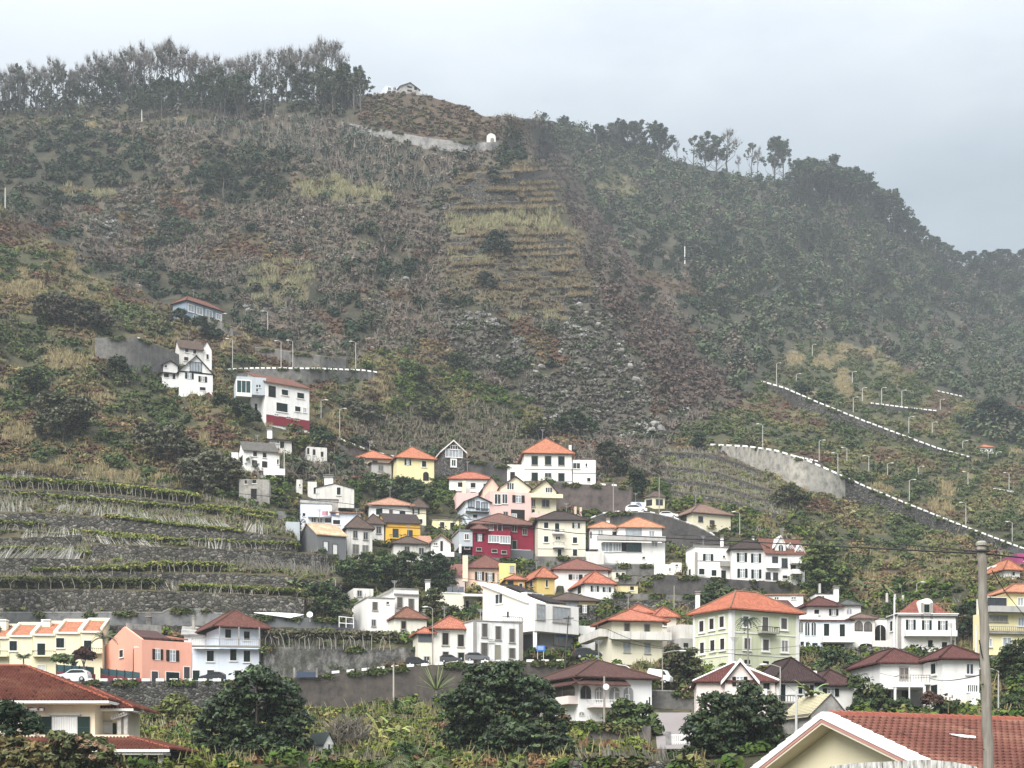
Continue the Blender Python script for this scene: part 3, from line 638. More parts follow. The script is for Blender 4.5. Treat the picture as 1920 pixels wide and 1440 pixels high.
# ------------------------------------------------------------------ houses
SHUT = plain((.006,.016,.013), .7, 0, .3, 6); SHUTB = plain((.026,.02,.016), .75, 0, .3, 6); SHUTG = plain((.10,.092,.08), .8, 0, .2, 5)
DARKG = glass(); PALEG = glass((.30,.33,.35)); CURT = plain((.62,.62,.60), .8, 0, .18, 3); DARKHOLE = plain((.018,.017,.016), .9)
FRW = plain((.74,.73,.70), .7, 0, .06); FRG = plain((.30,.285,.26), .8, 0, .2); FRD = plain((.05,.05,.052), .6); STONEFR = plain((.40,.385,.35), .85, 0, .15)
ORANGE = (.52,.17,.075); SALMON = (.50,.25,.155); MAROON = (.125,.038,.032); RED = (.30,.085,.05); BROWN = (.115,.075,.058); DKBROWN = (.055,.036,.033); RUST = (.19,.07,.045)
def T(c, moss=.25): return tiles(c, mossy=moss)
CREAM = plaster((.70,.65,.53), .25); CREAM2 = plaster((.74,.69,.50), .2); YEL = plaster((.78,.70,.40), .2); AMBER = plaster((.72,.44,.07), .2); PEACH = plaster((.74,.54,.42), .2); PINK = plaster((.74,.50,.46), .2)
SALM = plaster((.74,.37,.27), .16); CRIM = plaster((.22,.014,.038), .25); MINT = plaster((.59,.61,.43), .25); SKYB = plaster((.23,.29,.36), .25); GREYW = plaster((.42,.41,.39), .5); DGREY = plaster((.15,.155,.16), .35); OLDW = plaster((.66,.64,.60), .75); BLUEW = plaster((.66,.71,.78), .2); MAG = plaster((.32,.06,.17), .2); PALEPINK = plaster((.76,.66,.62), .18); OCHRE = plaster((.62,.47,.17), .25); GREYBLUE = plaster((.45,.49,.52), .3)

class Blk: pass
class House:
    def __init__(s, label, name='house', cat='house', group=None):
        s.label, s.name, s.cat, s.group = label, name, cat, group; s.root = None; s.b = None; s.n = 0
    def block(s, xl, xr, yb, yt, yaw=0, xs=None, W=8, D=None, dD=0, wall=None, roof='flat', rc=None, yr=None, rise=None, ov=.45, base=1.3, par=.5, rf=.5, zb=None, thick=.16, wname='wall', capm=None):
        if D is None: D = (s.D if s.root is not None else gd(xl, yb)) + dD
        for _ in range(60):
            a = radians(yaw); d = np.array((cos(a), sin(a), 0)); bk = np.array((-sin(a), cos(a), 0))
            o = at(xl, yb, D); H = (yb-yt)*D/F
            k = (xr-XC)/F; L = (k*D - o[0])/(d[0]-k*d[1])
            if xs is None: break
            if xs < xl:
                ks = (xs-XC)/F; W = (o[0]-ks*D)/(-bk[0]+ks*bk[1])
            else:
                p = o+d*L; ks = (xs-XC)/F; W = (ks*p[1]-p[0])/(bk[0]-ks*bk[1])
            if 4.5 < W < 11.5: break
            yaw += .5*(1 if xs < xl else -1)*(-1 if 0 < W <= 4.5 else 1)
        if s.root is None: s.D = D
        b = Blk(); b.o, b.d, b.bk, b.L, b.W, b.H, b.D = o, d, bk, L, abs(W), H, D
        W = b.W
        b.z0 = o[2]; b.ze = o[2]+H; b.roof = roof; s.b = b
        if s.root is None:
            s.root = empty(s.name, o); tag(s.root, s.label, s.cat, s.group)
        mid = o + d*L/2 + bk*W/2
        if yr is not None: rise = (YH-yr)*((o+d*L*rf)[1] if roof == 'gy' else mid[1])/F - b.ze
        if rise is None: rise = .28*min(L, W)
        b.rise = rise
        P = lambda u, v, z: o + d*u + bk*v + np.array((0,0,z))
        b.P = P; z0 = -base if zb is None else zb
        m = MB(); wall = wall or WHITE
        top = H + (par if roof == 'flat' else 0)
        if roof == 'flat':
            m.hexa([P(0,0,z0),P(L,0,z0),P(L,W,z0),P(0,W,z0),P(0,0,H),P(L,0,H),P(L,W,H),P(0,W,H)])
            if par > 0:
                t = .22
                m.box(P(0,0,H), d*L, bk*t, (0,0,par)); m.box(P(0,W-t,H), d*L, bk*t, (0,0,par))
                m.box(P(0,t,H), d*t, bk*(W-2*t), (0,0,par)); m.box(P(L-t,t,H), d*t, bk*(W-2*t), (0,0,par))
        elif roof == 'gy':
            pr = [(0,z0),(L,z0),(L,H),(L*rf,H+rise),(0,H)]
            f = [P(u,0,z) for u, z in pr]; g = [P(u,W,z) for u, z in pr]; i = len(m.v); m.v += f+g
            m.f += [(0,1,2,3,4), (9,8,7,6,5)] + [(q, q+5, (q+1)%5+5, (q+1)%5) for q in range(5)]
        elif roof == 'gx':
            pr = [(0,z0),(W,z0),(W,H),(W*rf,H+rise),(0,H)]
            f = [P(0,v,z) for v, z in pr]; g = [P(L,v,z) for v, z in pr]; m.v += f+g
            m.f += [(4,3,2,1,0), (5,6,7,8,9)] + [((q+1)%5, (q+1)%5+5, q+5, q) for q in range(5)]
        else:
            hb = H + (rise if roof == 'shed' else 0)
            m.hexa([P(0,0,z0),P(L,0,z0),P(L,W,z0),P(0,W,z0),P(0,0,H),P(L,0,H),P(L,W,hb),P(0,W,hb)])
        b.wallobj = m.build(wname, wall, s.root)
        rm = rc if not isinstance(rc, tuple) else T(rc)
        if roof in ('hip', 'gx', 'gy', 'shed') and rm is not None:
            r = MB(); v = ov; e = .02
            if roof == 'hip':
                s1 = rise/(min(L,W)/2); ze = H + e - 0*s1*v
                if L >= W: r1, r2 = P(W/2, W/2, H+rise), P(L-W/2, W/2, H+rise)
                else: r1, r2 = P(L/2, L/2, H+rise), P(L/2, W-L/2, H+rise)
                tp = [P(-v,-v,ze),P(L+v,-v,ze),P(L+v,W+v,ze),P(-v,W+v,ze), r1, r2]
                fs = [(0,1,5,4),(1,2,5),(2,3,4,5),(3,0,4)] if L >= W else [(0,1,4),(1,2,5,4),(2,3,5),(3,0,4,5)]
                tp = [q+np.array((0,0,thick)) for q in tp]
                r.solid(tp, fs, thick)
                ro = r.build('roof', rm, s.root, uv=True)
                hc = MB()
                for a_, b_ in ((0,4),(1,5 if L >= W else 4),(3,4 if L >= W else 5),(2,5),(4,5)):
                    if np.linalg.norm(tp[a_]-tp[b_]) > .3: hc.tube([tp[a_]+(0,0,.03), tp[b_]+(0,0,.03)], .11, 5)
                hc.build('ridge_tile', capm or rm, ro)
            elif roof == 'gx':
                s1 = rise/(W*rf); s2 = rise/(W*(1-rf)); v2 = .25
                tp = [P(-v2,-v,H-s1*v+e),P(L+v2,-v,H-s1*v+e),P(L+v2,W*rf,H+rise+e),P(-v2,W*rf,H+rise+e),P(L+v2,W+v,H-s2*v+e),P(-v2,W+v,H-s2*v+e)]
                tp = [q+np.array((0,0,thick)) for q in tp]
                r.solid(tp, [(0,1,2,3),(3,2,4,5)], thick); r.build('roof', rm, s.root, uv=True)
            elif roof == 'gy':
                s1 = rise/(L*rf); s2 = rise/(L*(1-rf)); v2 = ov
                tp = [P(-v,-v2,H-s1*v+e),P(L*rf,-v2,H+rise+e),P(L*rf,W+v2,H+rise+e),P(-v,W+v2,H-s1*v+e),P(L+v,-v2,H-s2*v+e),P(L+v,W+v2,H-s2*v+e)]
                tp = [q+np.array((0,0,thick)) for q in tp]
                r.solid(tp, [(0,1,2,3),(1,4,5,2)], thick); r.build('roof', rm, s.root, uv=True)
            else:
                sl = rise/W
                tp = [P(-v,-v,H-sl*v+e),P(L+v,-v,H-sl*v+e),P(L+v,W+v,H+rise+sl*v+e),P(-v,W+v,H+rise+sl*v+e)]
                tp = [q+np.array((0,0,thick)) for q in tp]
                r.solid(tp, [(0,1,2,3)], thick); r.build('roof', rm, s.root, uv=True)
        elif roof == 'flat' and rm is not None:
            r = MB(); t = .12
            r.box(P(-t,-t,H+par+.003), d*(L+2*t), bk*(.3+t), (0,0,.14)); r.box(P(-t,.3,H+par+.003), d*(.3+t), bk*(W-.3+t), (0,0,.14))
            r.box(P(L-.3,.3,H+par+.003), d*(.3+t), bk*(W-.3+t), (0,0,.14)); r.box(P(.3,W-.2,H+par+.003), d*(L-.6), bk*(.2+t), (0,0,.14))
            r.build('coping', rm, s.root)
        if s.n == 0 and roof in ('hip','gx','flat') and rnd.random() < .6:
            m = MB(); t = P(L*rnd.uniform(.35,.65), W*.55, H+(rise if roof != 'flat' else par)-.1); hh = rnd.uniform(1.8,3.0)
            m.tube([t, t+(0,0,hh)], .045, 4)
            for q in range(4): m.tube([t+(-.5+.08*q,-.1,hh-.12*q-.05), t+(.5-.08*q,.1,hh-.12*q-.05)], .03, 3)
            m.build('aerial', plain((.30,.30,.30), .5), s.root)
        s.n += 1
        x0 = min(xl, xr, xs if xs is not None else xl); x1 = max(xl, xr, xs if xs is not None else xr)
        NOPLANT.append((x0-1, x1+1, yb-26, yb-1))
        if zb is None: CUTS.append((x0-1, x1+1, min(yt, yr or yt)-1, yb-.5, max(o[1], (o+d*L)[1])+W+.8))
        return b
    def face(s, f='F', b=None):
        b = b or s.b
        if f == 'F': return b.o, b.d, -b.bk
        if f == 'L': return b.o+b.bk*b.W, -b.bk, -b.d
        return b.o+b.d*b.L, b.bk, b.d
    def hit(s, px, py, f='F', b=None):
        o, u, n = s.face(f, b); r = np.array(((px-XC)/F, 1.0, (YH-py)/F))
        t = float(o@n)/float(r@n); p = r*t
        return float((p-o)@u), float(p[2]-o[2])
    def fbox(s, m, f, b, u0, u1, z0, z1, n0, n1):
        o, u, n = s.face(f, b); Z = np.array((0,0,1.0))
        m.box(o+u*u0+n*n1+Z*z0, u*(u1-u0), -n*(n1-n0), Z*(z1-z0))
    def win(s, kind, cx, cy, w, h, f='F', b=None, fr=None, sh=None, gl=None, t=.10, bars=None, name=None):
        b = b or s.b; sh = sh or SHUT
        u0, _ = s.hit(cx-w/2, cy, f, b); u1, _ = s.hit(cx+w/2, cy, f, b)
        _, z1 = s.hit(cx, cy-h/2, f, b); _, z0 = s.hit(cx, cy+h/2, f, b)
        if u1 < u0: u0, u1 = u1, u0
        W_, H_ = u1-u0, z1-z0
        fr = fr or FRW
        def ring(m, a0, a1, c0, c1, t, n0, n1):
            s.fbox(m,f,b,a0-t,a0,c0-t,c1+t,n0,n1); s.fbox(m,f,b,a1,a1+t,c0-t,c1+t,n0,n1); s.fbox(m,f,b,a0,a1,c1,c1+t,n0,n1); s.fbox(m,f,b,a0,a1,c0-t,c0,n0,n1)
        if kind in 'dD':
            m = MB(); s.fbox(m,f,b,u0,u1,z0,z1,0.004,.04); dr = m.build('door', sh if kind == 'd' else DARKHOLE, s.root)
            m = MB(); s.fbox(m,f,b,u0-t,u0,z0,z1+t,0.003,.09); s.fbox(m,f,b,u1,u1+t,z0,z1+t,0.003,.09); s.fbox(m,f,b,u0,u1,z1,z1+t,0.003,.09); m.build('door_frame', fr, dr); return dr
        if kind == 'k':
            m = MB(); s.fbox(m,f,b,u0,u1,z0,z1,-.02,.008); wo = m.build(name or 'window', DARKHOLE, s.root)
            m = MB(); s.fbox(m,f,b,u0-.1,u1+.1,z0-.12,z0,0.003,.12); m.build('sill', fr, wo); return wo
        if kind == 'o':
            g0, g1 = u0+W_*.29, u1-W_*.29
            m = MB(); ring(m, g0, g1, z0, z1, t, .003, .08); s.fbox(m,f,b,(g0+g1)/2-.05,(g0+g1)/2+.05,z0,z1,.03,.07); s.fbox(m,f,b,g0,g1,z0+H_*.66,z0+H_*.66+.07,.03,.066)
            wo = m.build(name or 'window', fr, s.root)
            m = MB(); s.fbox(m,f,b,g0,g1,z0,z1,.004,.03); m.build('pane', gl or PALEG, wo)
            for a0, a1 in ((u0, g0-t*.6), (g1+t*.6, u1)):
                m = MB(); s.fbox(m,f,b,a0,a1,z0-.03,z1+.03,.02,.10); m.build('shutter', sh, wo)
            return wo
        if kind == 'a':
            o, u, n = s.face(f, b); Z = np.array((0,0,1.0)); r = W_/2; arc = [(u0, z0), (u1, z0)] + [((u0+u1)/2+r*cos(q*pi/8), z1-min(r,H_*.5)+min(r,H_*.5)*sin(q*pi/8)) for q in range(9)]
            def prism(e, n0, n1):
                cx_, cz_ = (u0+u1)/2, (z0+z1)/2; m = MB(); pts = [((p-cx_)*(1+2*e/W_)+cx_, (q-cz_)*(1+2*e/H_)+cz_) for p, q in arc]
                fr_ = [o+u*p+Z*q+n*n1 for p, q in pts]; bk_ = [o+u*p+Z*q+n*n0 for p, q in pts]; k = len(pts); m.v += fr_+bk_
                m.f.append(tuple(range(k))); m.f += [(i, i+k, (i+1)%k+k, (i+1)%k) for i in range(k)]; return m
            wo = prism(t, .003, .05).build(name or 'window', fr, s.root)
            prism(0, .03, .06).build('pane', gl or DARKG, wo); 
            m = MB(); s.fbox(m,f,b,(u0+u1)/2-.04,(u0+u1)/2+.04,z0,z1-.1,.05,.085); m.build('mullion', fr, wo); return wo
        m = MB(); ring(m, u0, u1, z0, z1, t, .003, .10); s.fbox(m,f,b,u0-t-.08,u1+t+.08,z0-t-.07,z0-t,.003,.17)
        nb = bars if bars is not None else (1 if kind == 'g' else 0)
        if kind == 'w': nb = bars or max(2, int(W_/1.0))
        for q in range(nb):
            x = u0+W_*(q+1)/(nb+1); s.fbox(m,f,b,x-.045,x+.045,z0,z1,.03,.08)
        wo = m.build(name or 'window', fr, s.root)
        m = MB(); s.fbox(m,f,b,u0,u1,z0,z1,.004,.035); 
        if kind == 's':
            m.build('shutter', sh, wo); m = MB(); s.fbox(m,f,b,(u0+u1)/2-.02,(u0+u1)/2+.02,z0,z1,.034,.055); m.build('shutter_slat', FRD, wo)
        else: m.build('pane', gl or DARKG, wo)
        return wo
    def wins(s, kind, lst, **k):
        for q in lst: s.win(kind, *q, **k)
    def band(s, px, py, hpx, f='F', b=None, mat=None, pro=.07, name='string_course', ext=0):
        b = b or s.b; _, z = s.hit(px, py, f, b); hh = hpx*b.D/F; m = MB(); L = b.L if f == 'F' else b.W
        s.fbox(m,f,b,-ext,L+ext,z-hh/2,z+hh/2,.004,pro); return m.build(name, mat or FRW, s.root)
    def pilaster(s, f, side, wm, b=None, mat=None, z1=None, pro=.08):
        b = b or s.b; L = b.L if f == 'F' else b.W; m = MB(); u = 0 if side == 0 else L-wm
        s.fbox(m,f,b,u,u+wm,-.3,z1 or b.H-.02,.005,pro); m.build('corner_trim', mat or FRW, s.root)
    def balcony(s, x0, x1, y0, y1, dep=1.2, f='F', b=None, solid=True, mat=None, rmat=None, slab=True, name='balcony'):
        """slab foot at y1, parapet top at y0 (px), on face f between x0 and x1"""
        b = b or s.b; o, u, n = s.face(f, b); cx = (x0+x1)/2
        u0, _ = s.hit(x0, y1, f, b); u1, _ = s.hit(x1, y1, f, b); 
        if u1 < u0: u0, u1 = u1, u0
        _, zb = s.hit(cx, y1, f, b); _, zt = s.hit(cx, y0, f, b)
        m = MB(); s.fbox(m,f,b,u0,u1,zb,zb+.2,.004,dep); bo = m.build(name, mat or WHITE, s.root)
        r = MB(); zt = max(zt, zb+.8)
        if solid:
            s.fbox(r,f,b,u0,u1,zb+.202,zt,dep-.14,dep); s.fbox(r,f,b,u0,u0+.14,zb+.202,zt,.004,dep-.142); s.fbox(r,f,b,u1-.14,u1,zb+.202,zt,.004,dep-.142)
        else:
            s.fbox(r,f,b,u0,u1,zt-.08,zt,dep-.08,dep); s.fbox(r,f,b,u0,u0+.07,zt-.08,zt,.004,dep-.082); s.fbox(r,f,b,u1-.07,u1,zt-.08,zt,.004,dep-.082)
            nb = max(2, min(40, int((u1-u0)/.28)))
            for q in range(nb+1):
                x = u0+.03+(u1-u0-.06)*q/nb; s.fbox(r,f,b,x-.025,x+.025,zb+.202,zt-.081,dep-.07,dep-.02)
        r.build('railing', rmat or mat or WHITE, bo); return bo
    def chimney(s, cx, yt, yb, wpx, D=None, mat=None, cap=True, name='chimney'):
        b = s.b; D = D or b.D+b.W*.5; p = at(cx, yb, D); w = wpx*D/F; h = (yb-yt)*D/F
        m = MB(); m.cbox(p-(0,0,.4), w, w, h+.4); c = m.build(name, mat or WHITE, s.root)
        if cap:
            m = MB(); m.cbox(p+(0,0,h+.002), w*1.3, w*1.3, .12); m.cbox(p+(0,0,h+.122), w*.8, w*.8, .22); m.cbox(p+(0,0,h+.342), w*1.25, w*1.25, .1); m.build('chimney_cap', FRG, c)
        return c
    def pbox(s, x0, x1, y0, y1, name, mat, D=None, dep=1.0, yaw=0):
        """free box whose front spans the pixel rectangle at distance D"""
        D = D or s.D; a = radians(yaw); p = at(x0, y1, D); q = at(x1, y1, D); L = q[0]-p[0]; m = MB()
        d = np.array((cos(a), sin(a), 0)); bk = np.array((-sin(a), cos(a), 0))
        m.box(p, d*L, bk*dep, (0,0,(y1-y0)*D/F)); return m.build(name, mat, s.root)
def houses():
    O = ORANGE
    # --- on the upper slope
    h = House('long blue house with white windows highest on the open slope')
    h.block(350,417,602,564,52,xs=324,wall=SKYB,roof='hip',rc=RUST,yr=562,ov=.6)
    h.wins('g',[(358,578,10,12),(374,583,10,12),(392,588.5,11,12),(410,594,9,9)],gl=PALEG,t=.2); h.win('g',367,596,9,7)
    h = House('tall old white house with mossy roof directly behind the gabled white house')
    h.block(336,380,692,650,36,xs=328,wall=OLDW,roof='gx',rc=BROWN,yr=640); h.wins('s',[(350,656,6,9),(365,659,6,9),(349,673,8,7)],sh=SHUTB,t=.06)
    h.block(379,397,694,655,24,wall=WHITE,roof='gy',rc=BROWN,yr=641,W=5,dD=2.5,ov=.15); h.win('s',389,669,4,9,t=.06,sh=SHUTB)
    h = House('white house with black gable trim and a big glazed gable window')
    h.block(336,399,742,696,22,W=9,wall=WHITE,roof='gy',rc=DKBROWN,yr=668,rf=.5,ov=.5); h.band(366,699,2.6,mat=BLACK,name='eave_trim')
    h.wins('o',[(355,705,16,10),(380,711,16,10)],sh=BLACK); h.win('w',367,688,21,17,fr=FRD,gl=PALEG,bars=3); h.win('k',380,729,11,6)
    h.block(305,336,714,699,22,W=6,wall=WHITE,roof='shed',rc=DKBROWN,rise=.8,ov=.6,dD=-.3); h.win('D',326,706,5,9); h.win('k',312,704,9,7)
    h.block(306,333,692,684,22,W=5,wall=WHITE,roof='gy',rc=DKBROWN,yr=677,dD=7); h.win('k',311,687,4,4)
    h = House('white modern house with brick red base and long red tiled roof')
    h.block(499,580,798,716,35,W=9,wall=WHITE,roof='shed',rc=RUST,rise=3.7,ov=.5,base=.4); b = h.b
    h.wins('s',[(534,736,12,10),(563.5,742,13,10),(528.5,764,21,16),(558,767,10,9)]); h.win('g',571,769,5,8,gl=PALEG); h.win('D',510,734,14,21,fr=FRW)
    h.band(540,792,18,mat=plain((.20,.025,.035),.8),pro=.12,name='red_plinth'); h.wins('g',[(518,778,7,3),(541,783,7,3),(557,786,8,3)],gl=PALEG,t=.05)
    h.block(444,499,775,706,14,W=8,dD=-1.2,wall=GREYBLUE,roof='flat',par=.1,zb=4.2); h.win('w',457,727,25,26,fr=FRW,gl=glass((.02,.05,.05)),bars=2,t=.25)
    h.wins('k',[(482,724,3,5),(482,732,3,5),(487,724,3,5)]); h.balcony(444,471,738,745,.9,mat=WHITE)
    h.block(470,499,776,745,14,W=6,dD=2,wall=WHITE,roof='flat',par=0); h.win('s',491,757,7,11); h.win('D',480,764,5,14)
    h = House('small white house with grey slate roof above the stone ruin')
    h.block(457,519,886,843,18,xs=447,wall=WHITE,roof='gx',rc=(.13,.12,.105),yr=831); h.wins('s',[(478,851,7,9),(496,853.5,7,9),(477,868,10,10),(496,871,10,12)],sh=SHUTB,t=.05)
    h.win('D',453,863,6,14,f='L'); h.block(519,524,872,850,18,W=4,dD=2,wall=WHITE,roof='shed',rc=(.45,.16,.11),rise=.9); h.win('k',521,866,3,9)
    h.pbox(494,534,878,890,'porch_wall',WHITE,D=h.D-1.5,dep=.3,yaw=6); h.block(434,447,870,850,10,W=5,dD=2,wall=WHITE,roof='flat',par=.2)
    h = House('low white house with brown roof tucked behind the small slate roofed one')
    h.block(506,547,842,824,16,W=6,wall=OLDW,roof='shed',rc=DKBROWN,rise=1.2,ov=.6); h.win('D',529,834,8,12); h.win('g',521,829,4,5); h.chimney(506,807,824,9,D=h.D+2,mat=WHITE)
    h = House('flat roofed roofless looking white cottage with three dark openings')
    h.block(576,613,862,840,14,xs=559,wall=OLDW,roof='flat',par=.3); h.wins('k',[(578,846,4,12),(589,848,5,11),(604,852,5,10)])
    h = House('roofless grey stone ruin with one dark doorway','ruin','ruin')
    h.block(448,505,940,898,6,W=6,wall=concrete((.34,.325,.30),.7,'old_render'),roof='flat',par=0); h.win('D',476,926,11,19,fr=FRG); h.win('k',477,903,7,7); h.wins('k',[(461,904,4,7)])
    h = House('broken white wall of a ruin between bushes','ruin','ruin')
    h.block(577,594,930,903,8,W=3,wall=OLDW,roof='shed',rise=-1.5,rc=None); h.win('D',590,920,4,12)
    h = House('small fragment of collapsed grey wall beside the white chimney house','ruin','ruin')
    h.block(556,567,922,899,12,W=2,wall=OLDW,roof='shed',rise=-1.2,rc=None); h.win('k',562,910,2.5,4)
    h = House('low white house with a white box chimney and one green window')
    h.block(592,664,938,915,9,W=8,wall=OLDW,roof='gy',rc=FRD,yr=907,ov=.15,thick=.1); h.win('s',635,921,7,14); h.chimney(617,896,909,16,mat=WHITE); h.win('D',590,921,3,10,f='L')
    h = House('light blue grey flat house with washing on its terrace')
    h.block(563,622,982,947,8,W=8,wall=BLUEW,roof='flat',par=.3,rc=CONCL); h.win('k',570,965,5,6); h.wins('g',[(588,975,8,8),(600,976,7,8)],gl=DARKG); h.balcony(577,622,962,971,1.0,mat=BLUEW)
    h.block(622,676,984,961,10,W=8,dD=-1,wall=BLUEW,roof='shed',rc=SALMON,rise=.8); h.wins('k',[(615,976,11,9),(631,979,13,8)])
    h.block(562,634,950,936,8,W=6,dD=6,wall=concrete((.40,.39,.36),.6,'old_render'),roof='flat',par=0,rc=FRD)
    for q,(c_,w_) in enumerate([((.5,.25,.3),1.0),((.65,.65,.62),.7),((.12,.16,.3),.8),((.6,.55,.5),.6)]):
        m = MB(); p_ = at(604+q*8.5,966,h.D-1.15); m.box(p_, (w_,0,0), (0,.05,0), (0,0,.75)); m.build('laundry', plain(c_,.9), h.root)
    h = House('dark grey cottage with an orange and cream striped roof')
    h.block(595,649,1036,1002,22,xs=558,wall=DGREY,roof='gx',rc=tiles((.55,.36,.2),moss=(.62,.52,.36),mossy=1.0),yr=984,ov=.25); h.wins('d',[(610.5,1024,8,17),(628,1030,8,18)],sh=CURT,fr=FRD)
    h.block(536,562,1034,978,10,W=3,dD=4,wall=GREYBLUE,roof='flat',par=0,zb=2)
    h = House('white two storey house with mossy hipped roof beside the grey cottage')
    h.block(650,698,1044,991,16,xs=632,wall=OLDW,roof='hip',rc=BROWN,yr=973); h.wins('g',[(666,1002,7,13),(685.5,1005,7,13)],gl=DARKG,fr=FRG); h.wins('g',[(667,1030,10,17),(685,1031.5,10,17)],gl=glass((.12,.12,.11)),fr=FRG)
    h = House('little white house with a brown pyramid roof beside the amber house')
    h.block(686,720,1014,983,16,xs=676,wall=OLDW,roof='hip',rc=BROWN,yr=967); h.win('g',710,994,8,12,fr=FRG)
    h = House('bright amber yellow house with dark brown roof')
    h.block(723,788,1020,980,5,xs=706,wall=AMBER,roof='gx',rc=DKBROWN,yr=965,ov=.3); h.wins('g',[(741.5,1000,9,15),(768.5,1002.5,8,15)],gl=DARKG,fr=FRD); h.band(755,989,1.6,mat=plain((.35,.16,.03)))
    h.balcony(730,786,1006,1012,.8,solid=False,mat=AMBER,rmat=RAIL)
    h = House('long white house with salmon roof and a yellow end bay')
    h.block(692,772,980,948,8,W=8,wall=WHITE,roof='hip',rc=SALMON,yr=935,ov=.7); h.wins('s',[(711,959.5,12,12),(754.5,964,11,11)]); h.win('s',733,962,7,12,sh=SHUTG)
    h.block(772,799,980,953,8,W=9,dD=1,wall=CREAM2,roof='hip',rc=BROWN,yr=939,ov=.6); h.win('o',780,959,13,9); h.win('D',789,977,6,7)
    h = House('lemon yellow house with orange hipped roof and arched door')
    h.block(744,814,902,859,12,xs=725,wall=YEL,roof='hip',rc=O,yr=842,ov=.6); h.wins('o',[(764.5,866.5,12,10)]); h.win('s',795,870,8,11); h.win('a',798.5,893,9,15,gl=DARKHOLE,fr=FRD)
    h = House('low cream house with wide orange roof beside the lemon house')
    h.block(671,732,872,860,10,W=8,D=gd(744,902)+6,wall=CREAM2,roof='hip',rc=O,yr=847,ov=.7); h.wins('s',[(681,864,6,6),(703,866,10,5)])
    h = House('small grey rendered house with brown lean roof under the orange roofs')
    h.block(697,734,890,868,12,xs=686,wall=GREYW,roof='shed',rc=BROWN,rise=1.2,ov=.4); h.win('g',714,878,8,10,fr=FRG,gl=glass((.10,.10,.10)))
    h = House('grey stone house with white gable and glazed gable window')
    h.block(829,871,899,846,12,xs=812,wall=stone(.4,(.12,.115,.11),'rubble_house'),roof='gy',rc=FRW,yr=828,ov=.5,thick=.3); h.win('w',851,850,31,14,bars=4,gl=PALEG); h.win('g',850.5,868,7,11,t=.3); h.win('w',851,839,13,7,bars=2,gl=DARKG)
    h = House('big white two storey house with orange hipped roof and green shutters')
    h.block(983,1072,905,851,4,xs=975,wall=plaster((.84,.83,.76),.1),roof='hip',rc=O,yr=824,ov=.7); h.wins('s',[(1002.5,863.5,11,16),(1027.5,863.5,11,16),(1052.5,864,11,16),],fr=FRG)
    h.wins('d',[(1002.5,895,11,17),(1052.5,896,11,17)],fr=FRG); h.win('g',1027.5,891,11,7,fr=FRG); h.band(1028,880,1.5,mat=FRG); h.band(1028,904,4,mat=CONC,name='plinth'); h.chimney(1069,835,851,5,D=h.D+3,cap=False)
    h.block(1074,1117,915,863,4,W=7,wall=WHITE,roof='flat',par=.1,dD=1); h.win('g',1081,873.5,13,10); h.wins('k',[(1099.5,872,3,6),(1104,899.5,6,7)]); h.band(1096,887,1.2,mat=FRG)
    h.block(951,982,905,876,4,W=5,dD=2,wall=WHITE,roof='flat',par=.6); h.win('D',961,893,9,16)
    h = House('long low white house with orange red roof below the stone gable')
    h.block(842,922,922,899,3,W=7,wall=WHITE,roof='hip',rc=(.48,.14,.075),yr=887,ov=.5); h.wins('k',[(863,909,9,9),(887,910,9,9),(911,911,9,8)]); h.pbox(867,874,902,924,'pillar',CREAM2,D=h.D-2,dep=1.2); h.pbox(842,865,913,921,'terrace_wall_panel',WHITE,D=h.D-1.8,dep=.2)
    h = House('pink house with yellow gabled upper floor and broad terrace')
    h.block(918,996,982,922,8,xs=896,wall=PINK,roof='flat',par=.15); p = h.b
    h.wins('w',[(933,936,11,18),(946.5,935.5,9,17)],bars=1,gl=DARKG); h.win('o',972,935.5,23,13,sh=SHUTB); h.win('k',971,967,26,23,fr=CREAM2); h.win('g',964,970,8,12,gl=PALEG); h.win('g',948,963,7,6,fr=FRG)
    h.block(938,995,930,914,8,W=8,D=p.D+3,wall=CREAM2,roof='gy',rc=DKBROWN,yr=894,rf=.5,ov=.4,capm=FRW); h.win('w',957,912,12,12,gl=DARKG,bars=2)
    h.block(905,938,930,916,8,W=7,D=p.D+5,wall=PEACH,roof='gy',rc=DKBROWN,yr=895,ov=.4)
    h.block(996,1043,968,921,8,W=9,D=p.D+2.5,wall=CREAM2,roof='gy',rc=DKBROWN,yr=900,ov=.5,rf=.58); h.win('w',1029,919,12,9,gl=DARKG,bars=2); h.wins('g',[(1000,943,6,13),(1023,944,13,13)],fr=STONEFR)
    h.balcony(994,1053,929,936,1.6,mat=CREAM2); h.pbox(996,1092,962,970,'terrace_parapet',PINK,D=p.D-1,dep=.3,yaw=8); h.wins('k',[(1000,958,5,6)])
    h.pbox(1077,1081,950,968,'terrace_pillar',PINK,D=p.D-.5,dep=.6); h.pbox(1087,1091,951,969,'terrace_pillar',PINK,D=p.D-.2,dep=.6)
    h.block(856,897,950,925,8,W=8,dD=8,wall=PINK,roof='flat',par=.2)
    h = House('white and pale blue chalet like house with low curved dark eaves')
    h.block(873,918,984,940,12,xs=858,wall=BLUEW,roof='gy',rc=FRD,yr=931,ov=.5,thick=.12); h.wins('g',[(883.5,944,10,13),(896,947.5,5,13),(908,949,10,12)],fr=FRD,gl=PALEG); h.balcony(873,916,956,962,.9,solid=False,mat=FRD,rmat=BLACK); h.win('k',891,968,8,6)
    h = House('weathered white house with a low brown roof under the amber house')
    h.block(738,797,1060,1020,14,xs=733,wall=OLDW,roof='hip',rc=BROWN,yr=1008,ov=.5); h.wins('g',[(763,1031,8,12),(790,1034,8,12)],fr=FRG); h.win('k',806,1030,5,8,f='R') if 0 else None
    h = House('white house with a salmon verged gable next to the crimson house')
